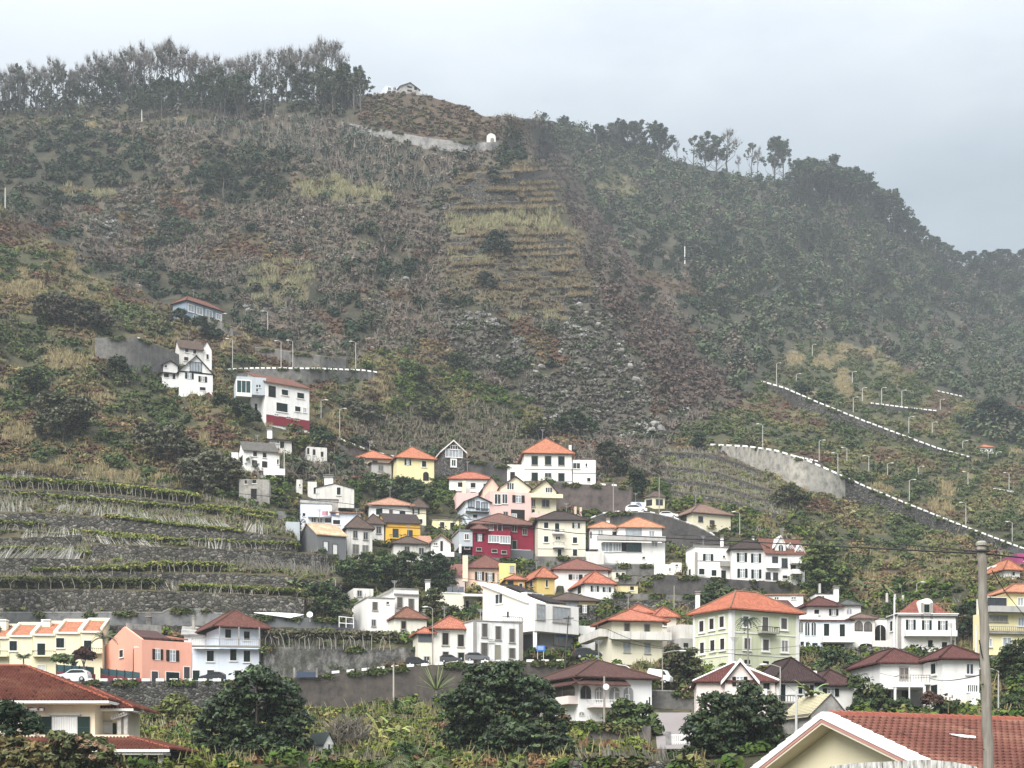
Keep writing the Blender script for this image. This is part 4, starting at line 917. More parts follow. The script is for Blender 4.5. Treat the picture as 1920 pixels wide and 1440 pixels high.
    h.block(808,845,1062,1017,6,W=8,wall=WHITE,roof='gy',rc=SALMON,yr=1003,ov=.5); h.win('d',828,1024,5,19,sh=SHUTB); h.win('g',817,1020,6,4); h.balcony(813,851,1038,1045,1.0,mat=WHITE); h.win('k',838,1056,4,6)
    h.block(789,808,1040,1018,6,W=8,dD=1,wall=WHITE,roof='shed',rc=SALMON,rise=2.4,ov=.3)
    h = House('small yellow house with two dark doors by the old palm')
    h.block(811,866,993,976,6,W=5,wall=YEL,roof='flat',par=.1,rc=CONCL); h.wins('d',[(829,985,8,12),(848,986,8,12)],sh=SHUTB)
    h = House('crimson red house of three storeys with white annex')
    h.block(886,957,1050,996,9,xs=868,wall=CRIM,roof='flat',par=.1); c = h.b
    h.win('o',899.5,1008,16,12,sh=DARKHOLE,gl=PALEG); h.wins('w',[(926,1010.5,19,12),(947,1012,18,13)],bars=3,gl=PALEG); h.wins('g',[(876,1026.5,9,5),(898,1030,9,5),(927,1033,9,5),(945,1035.5,9,5)],fr=FRG,gl=DARKHOLE,bars=0)
    h.block(887,1001,1050,984,9,xs=872,D=c.D+4,wall=CRIM,roof='hip',rc=(.19,.085,.062),yr=965,ov=.9); u = h.b
    h.win('g',918,987,14,13,gl=PALEG); h.win('D',937,992,8,18); h.wins('g',[(964.5,990.5,8,12),(984,997,7,11)],fr=FRG,gl=DARKHOLE); h.win('d',964.5,1022,8,16,fr=FRG); h.balcony(925,957,990,1001,2.2,solid=False,mat=CRIM,rmat=FRD)
    h.wins('w',[(968,1041,10,12),(984,1042,12,12)],bars=2,gl=PALEG); h.block(861,886,1024,995,9,xs=848,D=c.D-.6,wall=GREYBLUE,roof='shed',rc=CONCL,rise=.4,zb=0,ov=.2); h.win('g',875,1006.5,7,10)
    h.block(886,912,1000,993,9,W=4,D=c.D-.3,wall=CRIM,roof='hip',rc=(.19,.085,.062),yr=985,zb=.1,ov=.5)
    h.pbox(860.5,865,1021,1037,'post',WHITEP,D=c.D-.6,dep=.5); h.pbox(957,1001,1031,1056,'basement_wall',plain((.12,.13,.14),.8),D=u.D-.3,dep=1.0,yaw=9); h.wins('w',[(968,1041,10,12),(984,1042,12,12)],bars=2,gl=PALEG,b=u,t=.5)
    h = House('cream three storey house with dark hipped roof and small balconies')
    h.block(1009,1098,1045,976,5,xs=1002,wall=CREAM,roof='hip',rc=DKBROWN,yr=961,ov=.6); h.wins('s',[(1024,985,8,11),(1024,1011,8,11),(1078,1013,8,11)]); h.win('d',1044.5,989,8,16); h.win('o',1080,985.5,14,9); h.win('g',1046,1009,8,6); h.wins('d',[(1049,1036,7,12),(1078,1036,8,12)])
    h.balcony(1035,1057,994,1002,1.1,solid=False,mat=WHITE,rmat=FRG); h.balcony(1036,1057,1018,1028,1.1,solid=False,mat=WHITE,rmat=FRG); h.band(1050,1029,1,mat=STONEFR)
    h = House('white villa with two orange roofs and a wide terrace over dark glazing')
    h.block(1130,1247,1060,1016,4,xs=1110,wall=WHITE,roof='flat',par=.05); v = h.b; h.win('k',1166,1026,74,17); h.wins('w',[(1138,1026,20,16),(1157,1026,14,15)],gl=PALEG,bars=2); h.win('w',1188,1026,26,15,gl=glass((.015,.04,.035)),bars=1,fr=FRD)
    h.win('g',1227.5,1021,9,8,gl=PALEG); h.win('k',1207,1046,5,4); h.balcony(1119,1245,1008,1015,1.4,mat=GREYW); h.band(1190,1056,2,mat=FRW)
    h.block(1160,1241,1016,990,4,xs=1150,D=v.D+2,wall=WHITE,roof='hip',rc=(.60,.25,.12),yr=972,ov=.5); h.win('w',1188,997.5,28,13,gl=PALEG,fr=FRG,bars=1); h.win('g',1222,1002.5,9,13,gl=PALEG)
    h.block(1106,1158,1016,991,4,xs=1102,D=v.D+4.5,wall=WHITE,roof='hip',rc=(.60,.25,.12),yr=980,ov=.5); h.wins('g',[(1126,1001,8,14)],gl=PALEG); h.wins('D',[(1108,1003,3,13),(1152,1002,8,11)]); h.chimney(1140,976,984,6)
    h.pbox(1098,1132,1034,1059,'lower_wall',OLDW,D=v.D-2,dep=2)
    h = House('white house with roof terrace at the end of the white row')
    h.block(1303,1372,1088,1035,10,xs=1286,wall=WHITE,roof='flat',par=.9,rc=CONCL); h.win('o',1327.5,1045,19,12); h.wins('s',[(1315.5,1072,10,11),(1338.5,1074.5,9,11)]); h.win('D',1356.5,1077,9,15); h.win('k',1357.5,1044,4,4); h.pilaster('F',0,.45,mat=FRG); h.band(1340,1052,1,mat=FRG); h.balcony(1350,1367,1060,1063,.9,mat=FRG); h.win('D',1294,1073,4,11,f='L')
    h.block(1318,1368,1040,1021,10,W=6,dD=9,wall=WHITE,roof='shed',rc=DKBROWN,rise=1.2); h.chimney(1353.5,1010,1028,5.5,D=h.D+8)
    h = House('white house with dark brown hipped roof in the middle of the white row')
    h.block(1372,1436,1090,1031,6,xs=1365,wall=WHITE,roof='hip',rc=DKBROWN,yr=1013,ov=.6); h.wins('o',[(1391,1045,19,16),(1417.5,1046.5,19,16),(1392,1074.5,19,16),(1418,1076,19,16)]); h.chimney(1412,1010,1020,4)
    h = House('white house with red brown roof and three white dormers')
    h.block(1436,1509,1094,1037,8,W=8,wall=WHITE,roof='gx',rc=RUST,yr=1012,ov=.35); e = h.b; h.wins('g',[(1453,1051,9,13),(1471,1055.5,9,15)],fr=FRD); h.wins('g',[(1440,1079,7,10),(1454,1080,7,11)],fr=FRD); h.win('k',1472,1082,9,6); h.balcony(1436,1460,1058,1066,.7,mat=WHITE)
    for x0,x1,yb,yt,yr,dd in ((1453,1473,1037,1023,1006,.75),(1475,1487,1036,1028,1020,1.7),(1492,1506,1042,1033,1022,1.15)):
        h.block(x0,x1,yb,yt,8,W=3.5,D=e.D+dd,wall=WHITE,roof='gy',rc=FRW,yr=yr,zb=-1,ov=.3,wname='dormer'); h.win('a',(x0+x1)/2+1,(yb+yt)/2-2,(x1-x0)*.42,(yb-yt)*.95,gl=DARKG)
    h.balcony(1480,1508,1052,1058,1.5,b=e,mat=WHITE,name='awning'); h.balcony(1481,1497,1071,1078,1.5,b=e,mat=WHITE); h.win('D',1487,1064,10,10,b=e)
    h = House('plain white flat box building on the dark wall','outbuilding','outbuilding')
    h.block(1227,1260,1079,1059,5,W=5,wall=WHITE,roof='flat',par=.1); h.win('k',1256,1068,2.5,6); h.block(1260,1278,1074,1056,5,W=4,dD=.4,wall=WHITE,roof='flat',par=.1); h.win('k',1269,1060,5,3)
    h = House('tiny cream flat hut with two dark windows','hut','hut')
    h.block(1147,1173,1090,1073,5,W=4,wall=CREAM,roof='flat',par=.15,rc=CONCL); h.wins('s',[(1157,1078,5,9),(1168.5,1078,6,8)],sh=SHUTB,t=.05)
    h = House('pale yellow peeling hut under the grey terrace wall','hut','hut')
    h.block(1159,1196,1113,1097,4,W=4,wall=plaster((.70,.62,.36),.7),roof='shed',rc=CONCD,rise=.4,ov=.15); h.win('k',1185,1103,7,7)
    h = House('white house with broad brick red hipped roof and a lamp post before it')
    h.block(1039,1140,1098,1069,6,xs=1020,wall=WHITE,roof='hip',rc=(.24,.085,.06),yr=1051,ov=.6); h.wins('o',[(1079,1082,26,9)]); h.wins('g',[(1065,1065,0.1,0.1)]) if 0 else None
    h = House('white house with bright orange pyramid roof and a balcony')
    h.block(1097,1151,1122,1095,10,xs=1060,wall=WHITE,roof='hip',rc=(.50,.15,.08),yr=1078,ov=.5); h.win('s',1087,1106,7,15,f='L'); h.win('D',1065,1107,7,12,f='L'); h.wins('o',[(1115,1107,15,16),(1137.5,1109,15,15)]); h.balcony(1100,1155,1112,1128,1.2,mat=WHITE)
    h = House('ochre yellow house with orange pyramid roof')
    h.block(1007,1040,1114,1084,14,xs=974,wall=OCHRE,roof='hip',rc=(.50,.16,.08),yr=1071,ov=.5); h.win('s',997,1094,5,12,f='L',sh=SHUTB,t=.05); h.win('s',1025,1094,4,13,sh=SHUTB,t=.05)
    h.block(949,984,1112,1088,8,W=5,dD=-1,wall=plaster((.66,.37,.10),.2),roof='hip',rc=(.50,.16,.08),yr=1081,ov=.4); h.win('d',957,1098,9,16,fr=FRD); h.win('s',976.5,1099,6,10,sh=SHUTB)
    h.block(936,967,1090,1057,8,W=5,dD=4,wall=plaster((.76,.60,.25),.15),roof='flat',par=.1); h.win('g',960,1067,7,11,gl=PALEG,fr=STONEFR)
    h = House('peach house with red brown roof and tall peach chimney')
    h.block(877,950,1110,1066,8,xs=866,wall=PEACH,roof='hip',rc=(.20,.075,.055),yr=1044,ov=.6); h.wins('o',[(899,1080,17,15),(918.5,1082,17,15)],sh=SHUTB); h.win('g',939.5,1085,13,16,fr=STONEFR,gl=PALEG); h.chimney(872.5,1042,1086,10,D=h.D-.5,mat=PEACH,cap=False); h.win('D',897,1104,9,10)
    h.block(843,872,1102,1079,8,W=6,dD=1.5,wall=PALEPINK,roof='shed',rc=(.24,.09,.07),rise=2.6,ov=.4); h.wins('g',[(851,1089,6,12)],gl=PALEG); h.block(903,950,1114,1096,8,W=3,dD=-.5,wall=PEACH,roof='flat',par=0) if 0 else None
    h = House('low cream house with solar panels and a tall capped white chimney')
    h.block(812,870,1146,1113,10,xs=800,wall=plaster((.74,.70,.58),.15),roof='flat',par=.1,rc=WHITEP); h.win('D',869,1136,5,15) if 0 else None; h.chimney(802,1092,1116,9,D=h.D,mat=WHITE); b = h.b
    h.block(870,894,1146,1118,10,W=5,dD=2,wall=CREAM,roof='flat',par=0); h.win('d',876,1134,6,16,sh=SHUTB); h.pbox(869,906,1113,1117.5,'canopy',WHITEP,D=h.D-.5,dep=4,yaw=8)
    for k in range(3):
        x = 838+k*11; p = at(x,1111,h.D+2); q = at(x+9.5,1111,h.D+2); m = MB(); m.solid([p,q,q+(0,1.2,1.1),p+(0,1.2,1.1)],[(0,1,2,3)],.08); m.build('solar_panel', glass((.03,.035,.05)), h.root)
    h = House('large white modern house with sloping roof and tall grey windows')
    h.block(1003,1085,1180,1132,38,xs=905,D=226,wall=WHITE,roof='flat',par=.2,zb=-.2); w = h.b
    h.wins('w',[(1014,1148,14,27)],fr=FRG,gl=PALEG,bars=1); h.wins('w',[(1052.5,1153,31,27)],fr=FRG,gl=PALEG,bars=3); h.win('D',953,1152,4,11,f='L',b=w); h.wins('k',[(940,1130,.1,.1)],f='L') if 0 else None
    h.block(1012,1072,1222,1180,38,xs=940,D=w.D+3,wall=plain((.20,.20,.20),.8),roof='flat',par=0,base=.5); g = h.b; h.wins('w',[(1056,1197,34,24)],gl=PALEG,fr=FRG,bars=3); h.win('k',1078,1196,14,30)
    m = MB(); h.fbox(m,'F',g,*[h.hit(1043,1189,'F',g)[0],h.hit(1072,1189,'F',g)[0]],h.hit(1057,1195,'F',g)[1],h.hit(1057,1184,'F',g)[1],.05,.25); m.build('shop_sign', plain((.05,.16,.50),.5), h.root)
    m = MB(); h.fbox(m,'F',g,*[h.hit(1049,1189,'F',g)[0],h.hit(1066,1189,'F',g)[0]],h.hit(1057,1190.5,'F',g)[1],h.hit(1057,1188.5,'F',g)[1],.251,.27); m.build('sign_line', plain((.25,.38,.62),.5), h.root)
    p = at(1003,1222,w.D+.6); m = MB(); m.cbox(p,.55,.55,(1222-1168)*w.D/F); m.build('pillar', WHITEP, h.root)
    # sloping upper volume along the side wall
    o, uu, nn = h.face('L', w); Wd = w.W; q = lambda u, v, z: o+uu*u-nn*v+np.array((0,0,z)); HH = w.H
    m = MB(); f0 = [(0,HH),(Wd*.86,HH),(Wd*.86,HH+.5),(0,HH+4.0)]; A = [q(u,.02,z) for u, z in f0]; B = [q(u,6.5,z) for u, z in f0]; m.v += A+B; m.f += [(0,1,2,3),(7,6,5,4),(0,4,5,1),(1,5,6,2),(2,6,7,3),(3,7,4,0)]; m.build('upper_wall', plaster((.74,.70,.60),.15), h.root)
    m = MB(); m.solid([q(-.5,-.4,HH+4.25),q(Wd*.9,-.4,HH+.45),q(Wd*.9,3.2,HH+.45),q(-.5,3.2,HH+4.25)],[(0,1,2,3)],.3); m.build('sloping_roof', WHITEP, h.root)
    m = MB(); m.solid([q(.3,3.3,HH+4.35),q(Wd*.95,3.3,HH+.6),q(Wd*.95,6.5,HH+.6),q(.3,6.5,HH+4.35)],[(0,1,2,3)],.2); m.build('roof_tile_field', T(DKBROWN), h.root)
    h.win('g',936,1123,13,17,f='L',b=w,gl=DARKG); h.block(986,1020,1134,1110,38,W=5,D=w.D+6,wall=WHITE,roof='flat',par=0); h.win('w',1006,1118,19,9,gl=PALEG,bars=1)
    h.block(1086,1116,1222,1173,20,W=4,D=w.D+8,wall=WHITE,roof='flat',par=0)
    h = House('rough grey house with one shuttered window behind the white modern house')
    h.block(1084,1118,1178,1134,12,W=6,D=gd(1100,1160),wall=stone(.4,(.13,.12,.11),'rubble_house'),roof='flat',par=0); h.win('o',1096,1142,16,13,sh=BLACK)
    h.block(1030,1118,1140,1127,10,W=7,dD=2,wall=plaster((.66,.55,.28),.3),roof='hip',rc=BROWN,yr=1114,ov=.6); h.wins('w',[(1072,1133,24,7)],gl=PALEG,fr=FRG)
    h = House('weathered white house with planted roof terrace and quoined corner')
    h.block(887,979,1242,1166,9,xs=836,wall=plaster((.78,.78,.77),.6),roof='flat',par=.15,rc=FRG); h.wins('s',[(908.5,1182,9,24),(934,1187,9,24),(960,1192,9,24)],sh=SHUTG,fr=FRG); h.wins('s',[(908,1218,11,24),(960,1225,10,18)],sh=SHUTG,fr=FRG); h.win('d',933,1224,9,27,sh=plain((.25,.24,.18)),fr=FRG)
    h.balcony(940,978,1156,1167,.15,solid=False,mat=FRG,rmat=RAIL,name='roof_fence'); h.pilaster('F',0,.5,mat=FRG); h.pilaster('F',1,.5,mat=FRG); m = MB(); h.fbox(m,'F',h.b,*[h.hit(914,1200)[0],h.hit(929,1200)[0]],h.hit(921,1207)[1],h.hit(921,1197)[1],.01,.06); sgn = m.build('name_board', plain((.6,.6,.58)), h.root)
    for yy, xa, xb in ((1199.5,915,924),(1203,916,928),(1206,917,926)):
        m = MB(); h.fbox(m,'F',h.b,h.hit(xa,yy)[0],h.hit(xb,yy)[0],h.hit(921,yy+.6)[1],h.hit(921,yy-.6)[1],.061,.075); m.build('faded_line', FRG, sgn)
    h = House('white house with orange hipped roof beside the wooden lamp pole')
    h.block(812,888,1246,1180,12,xs=785,wall=plaster((.78,.76,.68),.3),roof='hip',rc=(.48,.15,.08),yr=1161,ov=.6); h.wins('s',[(835,1198,11,22),(864,1201,11,22)],sh=SHUTB,fr=STONEFR); h.win('s',835.5,1232,10,19,sh=SHUTB,fr=STONEFR); h.win('d',864.5,1232,11,16,fr=STONEFR)
    h.block(784,812,1246,1189,12,W=5,dD=-.5,wall=plaster((.74,.70,.58),.4),roof='hip',rc=(.48,.15,.08),yr=1180,ov=.5); h.band(798,1196,16,mat=plain((.10,.115,.125),.8),name='dark_cladding'); h.win('g',800,1236,9,9,fr=STONEFR)
    h = House('white house with rusty brown hipped roof under the flat white house')
    h.block(740,800,1196,1160,14,xs=706,wall=plaster((.76,.73,.64),.2),roof='hip',rc=(.24,.10,.06),yr=1144,ov=.4); h.win('s',756.5,1172,8,14,sh=SHUTB,fr=FRG); h.chimney(795,1148,1164,5)
    h = House('white two storey flat house with a balustrade on its roof')
    h.block(738,785,1180,1116,16,xs=706,wall=WHITE,roof='flat',par=1.0,rc=CONCL); z = h.b; h.wins('s',[(749.5,1130,9,19),(771,1133,9,19)],sh=SHUTG,fr=FRG); h.band(760,1114.5,2.4,mat=FRG,pro=.3); h.band(722,1114.5,2.4,f='L',mat=FRG,pro=.3)
    h.block(688,740,1196,1122,12,xs=660,D=z.D-3,wall=WHITE,roof='flat',par=.1,rc=FRG); h.win('s',703,1136.5,8,14,sh=SHUTG,fr=FRG); h.win('k',727,1130.5,5,4); h.win('g',700.5,1168,6,11,fr=FRG)
    h = House('weathered white annex with one window at the edge of the bushes')
    h.block(663,700,1126,1104,12,xs=640,wall=OLDW,roof='flat',par=.1); h.win('g',674,1113,7,10,fr=FRG)
    h = House('cream house with orange hipped roof and wraparound balcony')
    h.block(1147,1242,1246,1165,12,xs=1121,wall=plaster((.72,.68,.53),.2),roof='hip',rc=(.50,.155,.08),yr=1145,ov=.9); h.wins('s',[(1175.5,1177.5,9,17),(1213,1180,9,17)],sh=SHUTG,fr=FRG); h.wins('g',[(1175.5,1213,10,18),(1214,1215.5,9,18)],gl=PALEG,fr=STONEFR); h.win('s',1119,1180,4,15,f='L',sh=SHUTB)
    h.balcony(1141,1254,1186,1201,1.3,mat=plaster((.66,.64,.60),.8)); h.balcony(1101,1141,1187,1201,1.3,f='L',mat=plaster((.66,.64,.60),.8)); h.block(1180,1225,1160,1150,12,W=4,dD=9,wall=CREAM,roof='hip',rc=(.50,.155,.08),yr=1136) 
    h = House('narrow cream house with orange roof beside the mint house')
    h.block(1230,1268,1226,1158,12,W=8,D=gd(1147,1246)+7,wall=plaster((.74,.68,.58),.2),roof='hip',rc=(.50,.155,.08),yr=1144,ov=.5); h.win('s',1247,1167,7,13,sh=FRD); h.win('D',1262,1208,5,18)
    h = House('mint green three storey house with white trim and orange hipped roof')
    h.block(1371,1498,1256,1143,31,xs=1300,wall=MINT,roof='hip',rc=(.50,.135,.06),yr=1112,ov=.7,capm=T((.55,.28,.17))); G_ = h.b
    h.wins('s',[(1316,1174.5,8,20),(1335,1170,8,20),(1354,1166,8,20),(1317,1215,7.5,20),(1336.5,1210.5,8,20),(1355,1207.5,8,20)],f='L',sh=SHUTB,t=.22); h.wins('s',[(1398,1165,10,18),(1469.5,1169.5,11,20),(1400.5,1207,11,20),(1435.5,1209.5,11,20)],sh=SHUTG,t=.22); h.win('g',1471,1211.5,11,20,gl=glass((.2,.19,.17)),t=.22); h.win('d',1434.5,1170,11,25,sh=SHUTG)
    h.wins('k',[(1401,1241,11,8),(1436,1243,11,7)]); h.band(1410,1187.5,2,b=G_); h.band(1340,1189,2,f='L',b=G_); h.band(1410,1228,1.5,b=G_); h.band(1340,1232,1.5,f='L',b=G_); h.band(1430,1145,3,b=G_); h.band(1340,1148,3,f='L',b=G_)
    h.pilaster('F',0,.55); h.pilaster('F',1,.55); h.pilaster('L',1,.5); h.pilaster('L',0,.4); h.balcony(1420,1453,1176,1189,1.0,solid=False,mat=FRG,rmat=RAIL); h.chimney(1308,1115,1154,8,D=h.D+8,mat=WHITE)
    h.block(1276,1302,1232,1198,20,W=4,D=h.D+8,wall=GREYW,roof='flat',par=.1); h.win('k',1286,1210,9,9); h.block(1274,1302,1206,1172,20,W=4,D=h.D+11,wall=OLDW,roof='flat',par=.1)
    h = House('white mansion with maroon roofs and arched windows behind the mint house')
    h.block(1500,1598,1216,1164,4,W=8,wall=BLUEW,roof='shed',rc=MAROON,rise=.9,ov=.3); M_ = h.b; h.wins('s',[(1549.5,1181,10,23),(1579,1182,10,23)],t=.06); h.wins('a',[(1501.5,1176,7,20),(1513.5,1179,8,25),(1525.5,1179,8,25)],gl=DARKG); h.balcony(1538,1599,1203,1206,1.6,mat=WHITE,name='awning'); h.wins('k',[(1504,1207,6,8),(1514,1208,6,8),(1528,1208,10,5),(1563,1210,40,6)])
    h.pbox(1497,1534,1151,1161,'roof_balustrade',WHITE,D=M_.D,dep=.3)
    h.block(1514,1573,1160,1138,6,xs=1496,D=M_.D+4,wall=WHITE,roof='hip',rc=MAROON,yr=1121,ov=.6); h.win('s',1531,1147.5,9,9); h.win('o',1563,1148,17,11); h.block(1573,1614,1160,1136,6,W=6,D=M_.D+4.5,wall=WHITE,roof='hip',rc=(.10,.11,.10),yr=1128,ov=.4,rise=None); h.win('a',1592,1145.5,9,11,gl=PALEG)
    h.block(1598,1640,1214,1161,4,W=6,D=M_.D+.5,wall=plaster((.80,.77,.70),.2),roof='hip',rc=(.20,.12,.09),yr=1154,ov=.5); h.wins('a',[(1610,1174,13,16),(1627.5,1174.5,13,16)],gl=glass((.14,.12,.11)),fr=FRD); h.win('a',1624,1210,24,7,gl=DARKHOLE)
    h.block(1640,1663,1212,1162,4,W=4,D=M_.D+2.5,wall=WHITE,roof='flat',par=.1,rc=FRG); h.win('a',1650.5,1187,20,31,gl=DARKHOLE); h.pbox(1636,1682,1201,1214,'stair_wall',OLDW,D=M_.D-.6,dep=.3)
    h.block(1440,1500,1160,1150,20,W=8,D=M_.D+9,wall=WHITE,roof='gx',rc=MAROON,yr=1126,ov=.3)
    h = House('white flat building with orange edged roof behind the mint roof')
    h.block(1437,1506,1134,1116,3,xs=1432,wall=WHITE,roof='shed',rc=SALMON,rise=.5,ov=.3); h.wins('g',[(1456,1122,7,4),(1488,1121.5,8,3)],t=.05)
    h = House('white flat block with a thick white chimney above the maroon roofs')
    h.block(1528,1570,1136,1115,3,W=5,wall=WHITE,roof='flat',par=.1,rc=FRD); h.win('g',1541,1121,8,7); h.chimney(1567.5,1104,1132,9,D=h.D-.5,mat=WHITE)
    h = House('white villa with a round topped dormer and long balcony')
    h.block(1683,1796,1222,1157,4,xs=1663,wall=WHITE,roof='flat',par=.45,rc=WHITEP); V_ = h.b; h.wins('o',[(1707.5,1172,18,19),(1737.5,1173,18,19),(1767.5,1174,18,19)]); h.balcony(1694,1790,1183,1194,1.1,mat=WHITE); h.win('d',1744,1207,9,13); h.wins('s',[(1770.5,1209,10,10)]); h.win('g',1785,1207,6,11,fr=STONEFR); h.band(1740,1155.5,2.4,mat=FRD,pro=.25); h.band(1673,1156,2.4,f='L',mat=FRD,pro=.25); h.win('s',1672,1174,5,18,f='L'); h.pilaster('F',0,.5,mat=FRG); h.pilaster('F',1,.3,mat=FRD)
    p = V_; m = MB(); P = p.P; L, W, H = p.L, p.W, p.H
    m.solid([P(.3,.4,H+.1),P(L-.3,.4,H+.1),P(L-.3,W-.2,H+.1),P(.3,W-.2,H+.1),P(3.2,W/2,H+2.7),P(L-3.2,W/2,H+2.7)],[(0,1,5,4),(1,2,5),(2,3,4,5),(3,0,4)],.12); m.build('roof', T((.30,.085,.055)), h.root, uv=True)
    h.block(1727,1749,1156,1130,4,W=2.6,D=V_.D+.25,wall=WHITE,roof='flat',par=0,zb=.05,wname='dormer'); b = h.b; h.win('s',1737.5,1141,10,15,fr=STONEFR); h.pilaster('F',0,.35,mat=FRG); h.pilaster('F',1,.35,mat=FRG)
    m = MB(); cx = b.L/2; arc = [(cx+cx*cos(q*pi/10), b.H+cx*.75*sin(q*pi/10)) for q in range(11)]; A = [b.P(u,0,z) for u, z in arc]; B = [b.P(u,2.6,z) for u, z in arc]; k = len(arc); m.v += A+B; m.f += [tuple(range(k))[::-1], tuple(range(k,2*k))]+[(i,i+1,i+1+k,i+k) for i in range(k-1)]; m.build('dormer_arch', WHITE, h.root)
    h = House('tall pale yellow apartment house with terraces and an orange roof','apartment_house')
    h.block(1850,2000,1236,1148,10,W=4,D=gd(1860,1236),wall=plaster((.76,.68,.40),.2),roof='flat',par=.05); Y_ = h.b; h.wins('g',[(1870,1160,36,10)],fr=FRG,gl=glass((.2,.19,.16)),bars=4); h.win('g',1888,1203,15,14,gl=PALEG); h.win('g',1914,1166,10,15,gl=PALEG); h.win('g',1855,1205,8,14,gl=PALEG); h.balcony(1848,1990,1142,1150,1.2,mat=GREYW); h.band(1890,1187,4,mat=CONCL,pro=.5); h.balcony(1852,1990,1177,1187,.5,solid=False,mat=CONCL,rmat=FRG,slab=False)
    h.block(1886,2000,1150,1112,10,W=5,D=Y_.D+2,wall=plaster((.76,.68,.40),.2),roof='hip',rc=(.55,.22,.11),yr=1098,ov=.6); h.win('g',1913,1128.5,9,14,gl=PALEG); h.block(1850,1888,1150,1120,10,W=3,D=Y_.D+1.2,wall=plaster((.80,.77,.66),.2),roof='flat',par=.1); h.win('w',1869,1130,33,16,fr=FRD,gl=DARKG,bars=1)
    h.pbox(1850,1940,1228,1246,'stone_base',stone(.4,(.2,.19,.165)),D=Y_.D-.3,dep=3,yaw=8); h.win('g',1883,1240,11,9,b=Y_,t=.4)
    h = House('magenta walled house at the far edge above the orange roofed cottage')
    h.block(1908,1960,1062,1038,5,W=8,wall=MAG,roof='flat',par=.1); h.win('k',1922,1048,6,8)
    h = House('white cottage with orange pyramid roof beside the magenta house')
    h.block(1884,1912,1086,1070,12,W=6,wall=WHITE,roof='hip',rc=O,yr=1053,ov=.6); h.win('s',1900,1076,5,7); h.block(1866,1882,1079,1060,8,W=4,dD=4,wall=WHITE,roof='flat',par=.1); h.win('k',1876,1074,7,6)
    h = House('small yellow hexagonal gazebo with a brown pointed roof','gazebo','gazebo')
    Dg = gd(1228,955); c = at(1229,962,Dg+3); r = 22*Dg/F; hh = 27*Dg/F; h.root = empty('gazebo', c); tag(h.root, h.label, h.cat); h.D = Dg
    m = MB(); pts = [(cos(q*pi/3+.3)*r, sin(q*pi/3+.3)*r) for q in range(6)]; m.v += [c+(x,y,-1.2) for x, y in pts]+[c+(x,y,hh) for x, y in pts]; m.f += [(i,(i+1)%6,(i+1)%6+6,i+6) for i in range(6)]; m.build('wall', CREAM2, h.root)
    m = MB(); m.v += [c+(x*1.2,y*1.2,hh) for x, y in pts]+[c+(0,0,hh+1.6)]; m.f += [(i,(i+1)%6,6) for i in range(6)]+[(5,4,3,2,1,0)]; m.build('roof', T(BROWN), h.root, uv=True)
    for i in range(6):
        a, b2 = [c+np.array((pts[q%6][0],pts[q%6][1],0)) for q in (i, i+1)]; nn = ((a+b2)/2-c); nn[2] = 0; nn /= np.linalg.norm(nn); m = MB(); A = a+(b2-a)*.18; B = a+(b2-a)*.82; m.box(A+nn*.05+(0,0,hh*.42), B-A, -nn*.045, (0,0,hh*.42)); m.build('window', DARKG, h.root)
    NOPLANT.append((1200,1250,930,965))
    h = House('white garage with a dark arch beside the yellow gazebo','garage','garage')
    h.block(1184,1210,964,943,8,W=5,wall=BLUEW,roof='flat',par=.2); h.win('a',1197,950,9,13,gl=plain((.25,.30,.42)),fr=FRD)
    h = House('cream bungalow with brown hipped roof above the curved dark wall')
    h.block(1299,1370,996,962,24,xs=1264,wall=plaster((.74,.68,.50),.2),roof='hip',rc=(.24,.14,.10),yr=947,ov=.6); h.win('g',1282,972,10,8,f='L',fr=FRD); h.wins('g',[(1313.5,973,7,8)],fr=FRD); h.wins('g',[(1335,981,7,9)],fr=FRD)
    # --- at the foot of the slope
    h = House('pale pink house with a white edged gable and maroon roof')
    h.block(1306,1453,1360,1281,-5,W=9,wall=PALEPINK,roof='hip',rc=(.13,.035,.028),yr=1246,ov=.4,capm=FRW); q = h.b
    h.block(1359,1416,1340,1279,-5,W=6,D=q.D-.45,wall=PALEPINK,roof='gy',rc=(.13,.035,.028),yr=1243,zb=.1,ov=.35); h.win('o',1387,1277.5,28,16,gl=PALEG)
    g2 = h.b; o, u, n = h.face('F', g2); 
    for sgn in (0,1):
        m = MB(); a = g2.P(-.4 if sgn == 0 else g2.L+.4, -.42, g2.H-.3); t2 = g2.P(g2.L/2, -.42, g2.H+g2.rise+.1); m.hexa([a, t2, t2+(0,.12,0), a+(0,.12,0), a+(0,0,.34), t2+(0,0,.34), t2+(0,.12,.34), a+(0,.12,.34)] if sgn == 0 else [t2, a, a+(0,.12,0), t2+(0,.12,0), t2+(0,0,.34), a+(0,0,.34), a+(0,.12,.34), t2+(0,.12,.34)]); m.build('verge_board', WHITEP, h.root)
    h.win('s',1421,1289,7,17,b=q); h.win('s',1437,1287,12,12,b=q,fr=STONEFR); h.balcony(1421,1437,1300,1308,.9,b=q,mat=WHITE); h.win('k',1446,1327,8,10,b=q)
    h = House('white house with big dark maroon roof and green shutters by the lamp post')
    h.block(1456,1535,1360,1280,8,W=10,wall=WHITE,roof='hip',rc=(.055,.028,.028),yr=1240,ov=.6,D=gd(1456,1340)+4); h.win('d',1467,1300,11,34); h.win('o',1511,1295,28,20,gl=PALEG); h.balcony(1455,1491,1305,1320,1.2,solid=False,mat=FRG,rmat=RAIL)
    e = h.b; h.block(1535,1602,1350,1287,10,W=9,D=e.D+1,wall=WHITE,roof='hip',rc=(.085,.036,.034),yr=1262,ov=.6); h.win('o',1557.5,1298,30,13,gl=PALEG); h.chimney(1526,1258,1275,10,D=e.D+4,mat=WHITE,cap=False)
    h = House('small grey shed with a yellowish ribbed roof','shed','shed')
